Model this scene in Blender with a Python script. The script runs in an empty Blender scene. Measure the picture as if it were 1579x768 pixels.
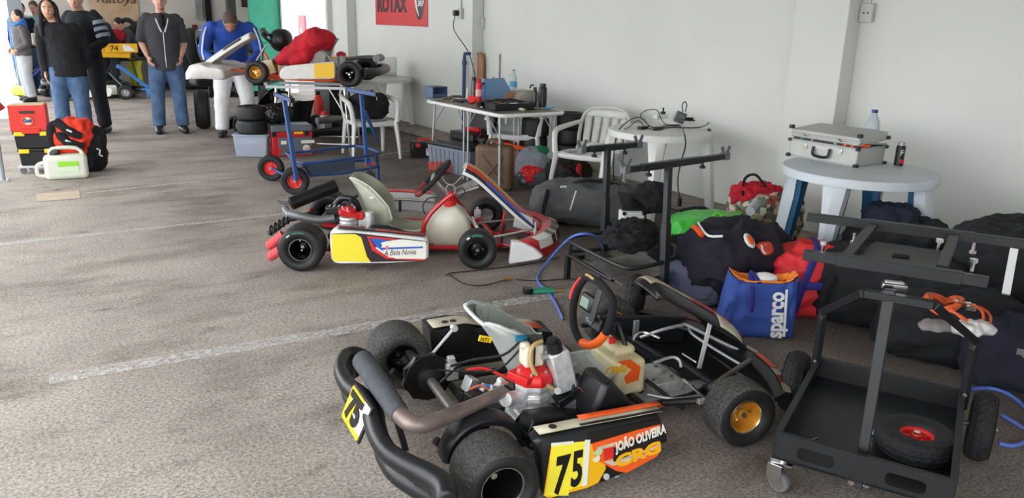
import bpy, bmesh, math, random
from math import sin, cos, pi, radians as rad
from mathutils import Vector as V, Matrix, Euler, noise
import numpy as np
SC = bpy.context.scene; COL = SC.collection
random.seed(7)
# ---------------------------------------------------------------- camera
FPX, CX, CY, EYE = 1200., 789.5, 384., 1.55
_n = lambda a: a/np.linalg.norm(a)
_D = _n(np.array([-114.9, 4103, 1200.])); _W = np.array([-61-CX, 9-CY, FPX]); _W = _n(_W-_D*np.dot(_W, _D))
R_CAM = np.array([np.cross(_W, -_D), _W, -_D])
cam = bpy.data.cameras.new('camera'); cam.sensor_width = 36; cam.lens = 36*FPX/1579; cam.clip_end = 200; cam.clip_start = .05
co = bpy.data.objects.new('camera', cam); COL.objects.link(co); SC.camera = co
M4 = Matrix.Identity(4)
for i in range(3):
    M4[i][0], M4[i][1], M4[i][2] = R_CAM[i][0], -R_CAM[i][1], -R_CAM[i][2]
M4[2][3] = EYE; co.matrix_world = M4
# ---------------------------------------------------------------- sky, exposure
w = bpy.data.worlds.new('overcast sky'); SC.world = w; w.use_nodes = True
bg = w.node_tree.nodes['Background']; bg.inputs[0].default_value = (.93, .965, 1, 1); bg.inputs[1].default_value = 2.6
SC.view_settings.view_transform = 'Standard'; SC.view_settings.look = 'None'
SC.view_settings.gamma = 1; SC.view_settings.use_curve_mapping = False; SC.view_settings.exposure = 1.02
# ---------------------------------------------------------------- measuring: a pixel's ray met with a plane of the room
def ray(px, py): return R_CAM @ np.array([px-CX, py-CY, FPX])
def at_z(px, py, z=0.):
    d = ray(px, py); t = (z-EYE)/d[2]; return V((d[0]*t, d[1]*t, z))
def at_x(px, py, x):
    d = ray(px, py); t = x/d[0]; return V((x, d[1]*t, EYE+d[2]*t))
def at_y(px, py, y):
    d = ray(px, py); t = y/d[1]; return V((d[0]*t, y, EYE+d[2]*t))
class Frame:
    def __init__(s, x, y, deg, z=0.):
        a = rad(deg); s.deg = deg; s.o = np.array([x, y, z]); s.M = np.array([[cos(a), -sin(a), 0], [sin(a), cos(a), 0], [0, 0, 1]])
    def __call__(s, px, py, ax, v):
        o = s.M.T@(np.array([0, 0, EYE])-s.o); d = s.M.T@ray(px, py); i = 'xyz'.index(ax); q = o+d*(v-o[i])/d[i]
        return V(q.tolist())
# ---------------------------------------------------------------- mesh helpers
def spline(pts, k=4, closed=False):
    P = [V(p) for p in pts]; n = len(P); out = []
    if n < 3 or k < 2: return P
    for i in range(n if closed else n-1):
        if closed: a, b, c, d = P[i-1], P[i], P[(i+1) % n], P[(i+2) % n]
        else: a, b, c, d = P[max(i-1, 0)], P[i], P[i+1], P[min(i+2, n-1)]
        for j in range(k):
            t = j/k
            out.append(.5*((2*b)+(c-a)*t+(2*a-5*b+4*c-d)*t*t+(3*b-a-3*c+d)*t**3))
    if not closed: out.append(P[-1])
    return out
class MB:
    def __init__(s): s.v = []; s.f = []
    def add(s, vs, fs):
        o = len(s.v); s.v += [tuple(v) for v in vs]; s.f += [tuple(i+o for i in f) for f in fs]; return s
    def box(s, c, size, rot=None, taper=1.):
        c = V(c); R = Euler(rot).to_matrix() if rot is not None else Matrix.Identity(3); vs = []
        for z in (-1, 1):
            for y in (-1, 1):
                for x in (-1, 1):
                    k = taper if z > 0 else 1
                    vs.append(c+R@V((x*size[0]/2*k, y*size[1]/2*k, z*size[2]/2)))
        return s.add(vs, [(0, 2, 3, 1), (4, 5, 7, 6), (0, 1, 5, 4), (2, 6, 7, 3), (0, 4, 6, 2), (1, 3, 7, 5)])
    def bar(s, a, b, wd, h=None, up=(0, 0, 1)):
        a, b = V(a), V(b); h = h or wd; t = (b-a).normalized(); u = V(up)
        if abs(t.dot(u)) > .98: u = V((1, 0, 0))
        sd = t.cross(u).normalized()*wd/2; uu = sd.cross(t).normalized()*h/2
        vs = [q+x*sd+y*uu for q in (a, b) for x, y in ((-1, -1), (1, -1), (1, 1), (-1, 1))]
        return s.add(vs, [(3, 2, 1, 0), (4, 5, 6, 7), (0, 1, 5, 4), (1, 2, 6, 5), (2, 3, 7, 6), (3, 0, 4, 7)])
    def tube(s, pts, r, n=8, k=1, closed=False, flat=1., caps=True, up=None):
        P = spline(pts, k, closed); m = len(P)
        if isinstance(r, (list, tuple)):
            q = len(r)-1; rr = []
            for i in range(m):
                t = i/(m-1)*q; j = min(int(t), q-1); rr.append(r[j]+(r[j+1]-r[j])*(t-j))
        else: rr = [r]*m
        u = None; vs = []
        for i in range(m):
            a = P[i-1] if (i or closed) else P[0]; b = P[(i+1) % m] if (i < m-1 or closed) else P[-1]
            t = (b-a); t = t.normalized() if t.length > 1e-9 else V((0, 0, 1))
            if up is not None: u = V(up)
            elif u is None: u = V((0, 0, 1)) if abs(t.z) < .9 else V((1, 0, 0))
            u = (u-t*u.dot(t)); u = u.normalized() if u.length > 1e-6 else t.orthogonal().normalized(); sd = t.cross(u)
            for j in range(n):
                an = 2*pi*j/n; vs.append(P[i]+u*(cos(an)*rr[i])+sd*(sin(an)*rr[i]*flat))
        fs = []
        for i in range(m if closed else m-1):
            for j in range(n):
                a = i*n+j; b = i*n+(j+1) % n; c = ((i+1) % m)*n+(j+1) % n; d = ((i+1) % m)*n+j; fs.append((a, d, c, b))
        if caps and not closed: fs += [tuple(range(n)), tuple(reversed(range((m-1)*n, m*n)))]
        return s.add(vs, fs)
    def cyl(s, a, b, r, r2=None, n=16): return s.tube([a, b], [r, r if r2 is None else r2], n)
    def lathe(s, prof, o=(0, 0, 0), ax=(0, 0, 1), n=24, fn=None, caps=False):
        o = V(o); ax = V(ax).normalized(); u = ax.orthogonal().normalized() if abs(ax.z) < .99 else V((1, 0, 0)); w_ = ax.cross(u); vs = []; fs = []
        for k, (r, h) in enumerate(prof):
            for j in range(n):
                a = 2*pi*j/n; rr = r+(fn(a, h, k) if fn else 0); vs.append(o+ax*h+(u*cos(a)+w_*sin(a))*rr)
        for k in range(len(prof)-1):
            for j in range(n): fs.append((k*n+j, k*n+(j+1) % n, (k+1)*n+(j+1) % n, (k+1)*n+j))
        if caps: fs += [tuple(reversed(range(n))), tuple(range((len(prof)-1)*n, len(prof)*n))]
        return s.add(vs, fs)
    def ell(s, c, r, rot=None, n=16, m=10, e=1., fn=None):
        c = V(c); R = Euler(rot).to_matrix() if rot is not None else Matrix.Identity(3); vs = []; fs = []
        r = (r,)*3 if isinstance(r, (int, float)) else r; sg = lambda q: math.copysign(abs(q)**e, q)
        for i in range(m+1):
            ph = -pi/2+pi*i/m
            for j in range(n):
                th = 2*pi*j/n; d = V((sg(cos(ph))*sg(cos(th)), sg(cos(ph))*sg(sin(th)), sg(sin(ph))))
                p = V((d.x*r[0], d.y*r[1], d.z*r[2]))
                if fn: p = fn(p, d)
                vs.append(c+R@p)
        for i in range(m):
            for j in range(n): fs.append((i*n+j, i*n+(j+1) % n, (i+1)*n+(j+1) % n, (i+1)*n+j))
        return s.add(vs, fs)
    def prism(s, out, org, ux, uy, th):
        """outline (2d) in the plane org+ux*a+uy*b, thickness th along ux x uy"""
        org, ux, uy = V(org), V(ux).normalized(), V(uy).normalized(); nn = ux.cross(uy).normalized()*th; n = len(out)
        a = [org+ux*x+uy*y for x, y in out]; vs = a+[p+nn for p in a]
        return s.add(vs, [tuple(reversed(range(n))), tuple(range(n, 2*n))]+[(i, (i+1) % n, n+(i+1) % n, n+i) for i in range(n)])
    def loft(s, rings, closed=False, caps=True):
        n = len(rings[0]); m = len(rings); vs = [p for r in rings for p in r]; fs = []
        for i in range(m if closed else m-1):
            for j in range(n): a = i*n; b = ((i+1) % m)*n; fs.append((a+j, a+(j+1) % n, b+(j+1) % n, b+j))
        if caps and not closed: fs += [tuple(reversed(range(n))), tuple(range((m-1)*n, m*n))]
        return s.add(vs, fs)
    def grid(s, fn, nu, nv):
        vs = [fn(i/nu, j/nv) for i in range(nu+1) for j in range(nv+1)]
        return s.add(vs, [(i*(nv+1)+j, (i+1)*(nv+1)+j, (i+1)*(nv+1)+j+1, i*(nv+1)+j+1) for i in range(nu) for j in range(nv)])
def resamp(out, n):
    """resample a closed 2d outline to n points"""
    L = [0]; m = len(out)
    for i in range(m): L.append(L[-1]+math.dist(out[i], out[(i+1) % m]))
    r = []
    for k in range(n):
        t = L[-1]*k/n; i = max(j for j in range(m) if L[j] <= t+1e-12); q = (t-L[i])/max(L[i+1]-L[i], 1e-9); a, b = out[i], out[(i+1) % m]
        r.append((a[0]+(b[0]-a[0])*q, a[1]+(b[1]-a[1])*q))
    return r
def rrect(w_, h, r, k=3):
    o = []
    for cx, cy, a0 in ((w_/2-r, h/2-r, 0), (-w_/2+r, h/2-r, 90), (-w_/2+r, -h/2+r, 180), (w_/2-r, -h/2+r, 270)):
        for i in range(k+1): a = rad(a0+90*i/k); o.append((cx+r*cos(a), cy+r*sin(a)))
    return o
# ---------------------------------------------------------------- materials
MATS = {}
def mat(name, col, rough=.5, metal=0., var=0., vs=8., bump=0., bs=60., col2=None, spec=.5, trans=0., alpha=1., coat=0., ior=1.45, emit=0.):
    if name in MATS: return MATS[name]
    if max(col) < .05: col = tuple(c*.6 for c in col)
    m = bpy.data.materials.new(name); m.use_nodes = True; nt = m.node_tree; b = nt.nodes['Principled BSDF']
    b.inputs['Base Color'].default_value = (*col, 1); b.inputs['Roughness'].default_value = rough; b.inputs['Metallic'].default_value = metal
    b.inputs['Specular IOR Level'].default_value = spec; b.inputs['Transmission Weight'].default_value = trans; b.inputs['Alpha'].default_value = alpha
    b.inputs['Coat Weight'].default_value = coat; b.inputs['IOR'].default_value = ior
    if emit: b.inputs['Emission Color'].default_value = (*col, 1); b.inputs['Emission Strength'].default_value = emit
    if var or col2 or bump:
        tc = nt.nodes.new('ShaderNodeTexCoord')
    if var or col2:
        nz = nt.nodes.new('ShaderNodeTexNoise'); nz.inputs['Scale'].default_value = vs; nz.inputs['Detail'].default_value = 6
        nt.links.new(tc.outputs['Object'], nz.inputs['Vector'])
        cr = nt.nodes.new('ShaderNodeValToRGB'); cr.color_ramp.elements[0].position = .3; cr.color_ramp.elements[1].position = .7
        c2 = col2 or tuple(min(1, c*(1+var)) for c in col); c1 = col if col2 else tuple(c*(1-var) for c in col)
        cr.color_ramp.elements[0].color = (*c1, 1); cr.color_ramp.elements[1].color = (*c2, 1)
        nt.links.new(nz.outputs['Fac'], cr.inputs['Fac']); nt.links.new(cr.outputs['Color'], b.inputs['Base Color'])
    if bump:
        n2 = nt.nodes.new('ShaderNodeTexNoise'); n2.inputs['Scale'].default_value = bs; n2.inputs['Detail'].default_value = 4
        nt.links.new(tc.outputs['Object'], n2.inputs['Vector']); bp = nt.nodes.new('ShaderNodeBump'); bp.inputs['Strength'].default_value = bump
        bp.inputs['Distance'].default_value = .01; nt.links.new(n2.outputs['Fac'], bp.inputs['Height']); nt.links.new(bp.outputs['Normal'], b.inputs['Normal'])
    MATS[name] = m; return m
def sr(r, g, b):  # sRGB 0-255 to linear
    return tuple(((c/255+.055)/1.055)**2.4 if c > 10 else c/255/12.92 for c in (r, g, b))
rubber = mat('rubber', sr(44, 44, 46), .72, var=.25, vs=30, bump=.25, bs=150)
slick = mat('slick rubber', sr(46, 45, 45), .82, vs=95, bump=.6, bs=160, col2=sr(84, 83, 81))
slick_side = mat('tyre sidewall', sr(36, 36, 38), .55, var=.15, vs=12)
blackpl = mat('black plastic', sr(33, 34, 37), .38, var=.2, vs=6, bump=.03, bs=30)
blackmt = mat('black powder coat', sr(36, 38, 41), .45, var=.18, vs=14)
blackfab = mat('black cloth', sr(32, 32, 36), .95, var=.3, vs=5, bump=.4, bs=25)
navyfab = mat('navy cloth', sr(38, 38, 58), .95, var=.25, vs=6, bump=.3, bs=30)
whitepl = mat('white plastic', sr(206, 206, 202), .42, var=.06, vs=5)
dirtywh = mat('worn white plastic', sr(196, 204, 210), .5, var=.10, vs=4)
chrome = mat('chrome', (.75, .75, .77), .18, 1.)
alu = mat('aluminium', (.60, .60, .61), .38, .9, var=.1, vs=20)
castal = mat('cast aluminium', (.60, .60, .60), .5, .55, var=.2, vs=30, bump=.3, bs=60)
steel = mat('dull steel', (.25, .24, .23), .5, .8, var=.3, vs=20)
redpt = mat('red paint', sr(190, 28, 34), .35, var=.1, vs=8, coat=.3)
orangept = mat('orange paint', sr(232, 84, 24), .4, var=.08)
yellowpl = mat('yellow plastic', sr(240, 205, 30), .4, var=.05)
bluept = mat('blue paint', sr(42, 74, 128), .45, var=.12, vs=10)
redpl = mat('red plastic', sr(214, 40, 34), .42, var=.06)
whitept = mat('white paint', sr(222, 222, 220), .4, var=.05)
denim = mat('denim', sr(56, 80, 112), .95, col2=sr(86, 112, 144), vs=7, bump=.3, bs=40)
skin = mat('skin', sr(196, 146, 124), .55, var=.08, vs=10)
# ---------------------------------------------------------------- object helpers
def part(name, mb, m, parent=None, smooth=True, bevel=0., seg=2, ang=35, solid=0., label=None, kind=None, sub=0):
    me = bpy.data.meshes.new(name); me.from_pydata([tuple(v) for v in mb.v], [], mb.f); me.validate()
    bm = bmesh.new(); bm.from_mesh(me); bmesh.ops.recalc_face_normals(bm, faces=bm.faces); bm.to_mesh(me); bm.free()
    me.materials.append(m); o = bpy.data.objects.new(name, me); COL.objects.link(o); o.parent = parent
    if solid: q = o.modifiers.new('s', 'SOLIDIFY'); q.thickness = solid; q.offset = 0
    if sub: q = o.modifiers.new('u', 'SUBSURF'); q.levels = q.render_levels = sub
    if bevel: q = o.modifiers.new('b', 'BEVEL'); q.width = bevel; q.segments = seg; q.limit_method = 'ANGLE'; q.angle_limit = rad(40)
    if smooth:
        for p in me.polygons: p.use_smooth = True
        if not sub:
            try: me.set_sharp_from_angle(angle=rad(ang))
            except Exception: pass
    if label: o['label'] = label
    if kind: o['kind'] = kind
    return o
def tag(o, label=None, cat=None, group=None, kind=None):
    if label: o['label'] = label
    if cat: o['category'] = cat
    if group: o['group'] = group
    if kind: o['kind'] = kind
    return o
def thing(name, label, cat, loc=(0, 0, 0), rz=0., group=None, rot=None):
    o = bpy.data.objects.new(name, None); COL.objects.link(o); o.empty_display_size = .1
    o.location = loc; o.rotation_euler = rot if rot else (0, 0, rad(rz)); return tag(o, label, cat, group)
def soft(name, mb, m, parent=None, vox=.012, it=6, disp=0., dsize=.1, kind=None, label=None):
    """union of overlapping volumes grown into one continuous surface"""
    o = part(name, mb, m, parent, True, kind=kind, label=label, ang=180)
    q = o.modifiers.new('r', 'REMESH'); q.mode = 'VOXEL'; q.voxel_size = vox; q.use_smooth_shade = True
    q = o.modifiers.new('s', 'SMOOTH'); q.iterations = it; q.factor = .6
    if disp:
        t = bpy.data.textures.new('folds', 'CLOUDS'); t.noise_scale = dsize; t.noise_depth = 2
        q = o.modifiers.new('d', 'DISPLACE'); q.texture = t; q.strength = disp; q.texture_coords = 'LOCAL'
    return o
def copy_tree(o, parent=None):
    c = o.copy(); COL.objects.link(c); c.parent = parent
    for ch in list(o.children): copy_tree(ch, c)
    return c
def text(s, size, org, ux, uy, m, parent, name='lettering', th=.002, shear=0., sx=1., bold=0., spc=1.):
    """flat lettering whose baseline starts at org"""
    cu = bpy.data.curves.new('t', 'FONT'); cu.body = s; cu.size = size; cu.extrude = th/2; cu.shear = shear; cu.offset = bold; cu.space_character = spc; cu.resolution_u = 3
    t = bpy.data.objects.new('t', cu); COL.objects.link(t); bpy.context.view_layer.update()
    me = bpy.data.meshes.new_from_object(t); bpy.data.objects.remove(t)
    ux, uy = V(ux).normalized(), V(uy).normalized(); uy = (uy-ux*uy.dot(ux)).normalized(); nn = ux.cross(uy)
    for v in me.vertices: p = v.co.copy(); v.co = V(org)+ux*p.x*sx+uy*p.y+nn*p.z
    me.materials.clear(); me.materials.append(m); o = bpy.data.objects.new(name, me); COL.objects.link(o); o.parent = parent; return o
def cloth_noise(amp, f, seed=0, ridge=True):
    s = V((seed*3.1, seed*1.7, seed*.9))
    def fn(p, d):
        q = p*f+s; a = noise.noise(q)+.5*noise.noise(q*2.1)
        if ridge: a = .5-abs(a)*1.3+(.30-abs(noise.noise(q*2.6+s))*1.1)*.75+.25*noise.noise(q*5.5)
        return p+V(d).normalized()*a*amp
    return fn
def bag(name, c, size, m, parent=None, rz=0., e=.6, amp=.03, f=6., seed=0, rot=None, n=84, mm=56, label=None):
    """a soft sack with folds, standing with its base at c"""
    fn0 = cloth_noise(amp, f, seed)
    def fn(p, d):
        q = fn0(p, d); q.z = max(q.z, -size[2]/2+.002); return q
    mb = MB().ell((c[0], c[1], c[2]+size[2]/2), (size[0]/2, size[1]/2, size[2]/2), rot or (0, 0, rad(rz)), n, mm, e, fn)
    return part(name, mb, m, parent, True, label=label, ang=180)
def tyre_profile(R, W, r, flat=.72, wall=.25):
    """outer tread and side walls, from inner bead to inner bead"""
    h = W/2; f = h*flat; c = R*.94; b = r+(R-r)*wall
    return [(r, -h*.72), (b, -h*.93), ((b+c)/2, -h), (c, -h*.93), (R*.985, -f*1.08), (R, -f*.8), (R*1.004, 0), (R, f*.8), (R*.985, f*1.08), (c, h*.93), ((b+c)/2, h), (b, h*.93), (r, h*.72), (r*.97, h*.5), (r*.97, -h*.5), (r, -h*.72)]
# ================================================================= the setting
WX = 5.4
def floor_mat():
    m = bpy.data.materials.new('worn asphalt'); m.use_nodes = True; nt = m.node_tree; b = nt.nodes['Principled BSDF']; L = nt.links.new
    tc = nt.nodes.new('ShaderNodeTexCoord')
    def nz(scale, det=5, rough=.6, sx=1):
        n = nt.nodes.new('ShaderNodeTexNoise'); n.inputs['Scale'].default_value = scale; n.inputs['Detail'].default_value = det; n.inputs['Roughness'].default_value = rough
        mp = nt.nodes.new('ShaderNodeMapping'); mp.inputs['Scale'].default_value = (sx, 1, 1); L(tc.outputs['Object'], mp.inputs[0]); L(mp.outputs[0], n.inputs['Vector']); return n
    def ramp(n, p0, c0, p1, c1):
        r = nt.nodes.new('ShaderNodeValToRGB'); r.color_ramp.elements[0].position = p0; r.color_ramp.elements[1].position = p1
        r.color_ramp.elements[0].color = (*c0, 1); r.color_ramp.elements[1].color = (*c1, 1); L(n, r.inputs['Fac']); return r
    def mul(a, c, f=1.):
        x = nt.nodes.new('ShaderNodeMixRGB'); x.blend_type = 'MULTIPLY'; x.inputs[0].default_value = f; L(a, x.inputs[1]); L(c, x.inputs[2]); return x
    base = ramp(nz(1.1).outputs['Fac'], .3, sr(156, 149, 143), .7, sr(188, 181, 175))
    patch = ramp(nz(2.3, 6, .65, .45).outputs['Fac'],   .32, (.58, .56, .53), .52, (1, 1, 1))
    stain = ramp(nz(5.5, 3, .5, .6).outputs['Fac'], .25, (.42, .39, .37), .37, (1, 1, 1))
    grain = ramp(nz(85, 4, .85, .8).outputs['Fac'], .39, (.32, .31, .30), .60, (1.26, 1.24, 1.22))
    vor = nt.nodes.new('ShaderNodeTexVoronoi'); vor.inputs['Scale'].default_value = 130; L(tc.outputs['Object'], vor.inputs['Vector'])
    spk = ramp(vor.outputs['Distance'], .1, (1.25, 1.23, 1.2), .45, (.9, .9, .9))
    x = mul(mul(mul(mul(base.outputs[0], patch.outputs[0]).outputs[0], stain.outputs[0], .8).outputs[0], grain.outputs[0], .8).outputs[0], spk.outputs[0], .6)
    # rubber and oil grime by the wall, with the light's falloff across x painted in
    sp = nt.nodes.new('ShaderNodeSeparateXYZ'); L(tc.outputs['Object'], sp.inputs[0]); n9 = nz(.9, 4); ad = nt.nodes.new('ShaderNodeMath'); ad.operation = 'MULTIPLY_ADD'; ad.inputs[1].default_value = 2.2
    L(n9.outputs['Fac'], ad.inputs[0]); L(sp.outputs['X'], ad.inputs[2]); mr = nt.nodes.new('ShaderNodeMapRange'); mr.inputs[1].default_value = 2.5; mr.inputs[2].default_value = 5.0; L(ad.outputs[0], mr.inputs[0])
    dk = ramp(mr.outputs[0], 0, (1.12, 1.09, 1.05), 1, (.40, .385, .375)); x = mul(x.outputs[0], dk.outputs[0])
    L(x.outputs[0], b.inputs['Base Color']); b.inputs['Roughness'].default_value = .85; b.inputs['Specular IOR Level'].default_value = .3
    bp = nt.nodes.new('ShaderNodeBump'); bp.inputs['Strength'].default_value = .5; bp.inputs['Distance'].default_value = .004
    L(grain.outputs[0], bp.inputs['Height']); L(bp.outputs[0], b.inputs['Normal']); return m
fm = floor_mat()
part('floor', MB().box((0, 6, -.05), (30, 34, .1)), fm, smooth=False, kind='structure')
wallm = mat('painted wall', sr(208, 209, 204), .8, var=.035, vs=1.3, bump=.06, bs=9)
concm = mat('bare concrete kerb', sr(140, 132, 122), .9, var=.25, vs=9, bump=.2, bs=50)
ceilm = mat('ceiling panels', sr(190, 190, 186), .8)
def struct(name, mb, m, **k): return part(name, mb, m, smooth=False, kind='structure', **k)
struct('wall_right', MB().box((WX+.1, 4.87, 1.65), (.2, 17.74, 3.3)), wallm)
struct('wall_right', MB().box((WX+.1, 17.2, 1.65), (.2, 2.1, 3.3)), wallm)
struct('wall_right', MB().box((WX+.1, 14.93, 2.95), (.2, 2.4, .7)), wallm)
struct('wall_far', MB().box((3.15, 18.3, 1.65), (4.5, .2, 3.3)), mat('far wall', sr(196, 190, 182), .8, var=.08, vs=2))
struct('wall_back', MB().box((3, -4.1, 1.65), (5, .2, 3.3)), wallm)
struct('ceiling', MB().box((2.3, 7.1, 3.4), (6.6, 22.6, .2)), ceilm)
struct('lintel_unseen', MB().box((-1.1, 2.5, 2.95), (.2, 13.2, .8)), wallm)  # lintel out of view, added and cut short to shape the incoming daylight
def pillar(y0, y1, d=.16): struct('trim_1', MB().box((WX-d/2, (y0+y1)/2, 1.65), (d, y1-y0, 3.3)), wallm, bevel=.006)
pillar(at_x(1303, 60, WX-.16).y, at_x(1303, 60, WX-.16).y+.45)
pillar(at_x(728, 60, WX-.16).y, at_x(728, 60, WX-.16).y+.45)
pillar(at_x(535, 60, WX-.16).y-.02, at_x(535, 60, WX-.16).y+.5)
struct('trim_2', MB().box((WX-.22, 8, .02), (.44, 10.4, .04)), concm, bevel=.01)
# worn parking lines
lm = bpy.data.materials.new('worn road paint'); lm.use_nodes = True; nt = lm.node_tree; b = nt.nodes['Principled BSDF']
b.inputs['Base Color'].default_value = (*sr(216, 214, 210), 1); b.inputs['Roughness'].default_value = .8
tc = nt.nodes.new('ShaderNodeTexCoord'); n1 = nt.nodes.new('ShaderNodeTexNoise'); n1.inputs['Scale'].default_value = 34; n1.inputs['Detail'].default_value = 8; n1.inputs['Roughness'].default_value = .75
nt.links.new(tc.outputs['Object'], n1.inputs['Vector']); cr = nt.nodes.new('ShaderNodeValToRGB'); cr.color_ramp.elements[0].position = .40; cr.color_ramp.elements[1].position = .60
cr.color_ramp.elements[1].color = (.72, .72, .72, 1)
nt.links.new(n1.outputs['Fac'], cr.inputs['Fac']); nt.links.new(cr.outputs['Color'], b.inputs['Alpha'])
def pline(a, c, wd):
    a, c = V(a), V(c); t = (c-a).normalized(); s = V((-t.y, t.x, 0))*wd/2; z = V((0, 0, .003))
    struct('trim_3', MB().add([a+s+z, a-s+z, c-s+z, c+s+z], [(0, 1, 2, 3)]), lm)
pline(at_z(76, 586), at_z(905, 447), .105)
pline(at_z(-60, 384), at_z(470, 327), .07)
pline(at_z(128, 299), at_z(380, 272), .05)
pline(at_z(400, 262), at_z(640, 232), .05)
struct('trim_3', MB().add([at_z(*p, .003) for p in ((55, 299), (122, 294), (124, 306), (58, 311))], [(0, 1, 2, 3)]), mat('beige floor patch', sr(184, 168, 146), .9, var=.1))
# door to the yard in the side wall: green leaf, dark post, white frame
gdm = mat('green door paint', sr(40, 140, 112), .5, var=.1)
struct('door_1', MB().box((WX-.35, 16.25, 1.3), (.7, .06, 2.6)), gdm)
struct('trim_4', MB().box((WX-.86, 16.9, 1.5), (.16, .16, 3.0)), mat('dark post', sr(72, 74, 74), .6))
struct('trim_5', MB().box((WX-.03, 13.68, 1.3), (.12, .1, 2.6)).box((WX-.03, 16.16, 1.3), (.1, .08, 2.6)), mat('door frame', sr(205, 205, 203), .5))
# pillar of the open front, canopy post
struct('trim_6', MB().box((.80, 17.2, 1.65), (.22, .3, 3.3)), mat('grey pillar paint', sr(126, 134, 142), .7))
p = at_z(4, 279); cp = part('canopy_post', MB().cyl((0, 0, 0), (0, 0, 3.3), .028, n=12).box((0, 0, .006), (.09, .09, .012)), mat('galvanised tube', sr(170, 178, 184), .4, .4)); cp.location = p
tag(cp, 'grey tubular canopy post at the left edge of the picture', 'post')

struct('trim_7', MB().box((-7.3, 18.2, .004), (15.9, 9.4, .008)), mat('daylight white yard ground', sr(236, 234, 228), .8, var=.04, vs=1))  # ground coloured near white to paint in the yard's daylight glare
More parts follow.
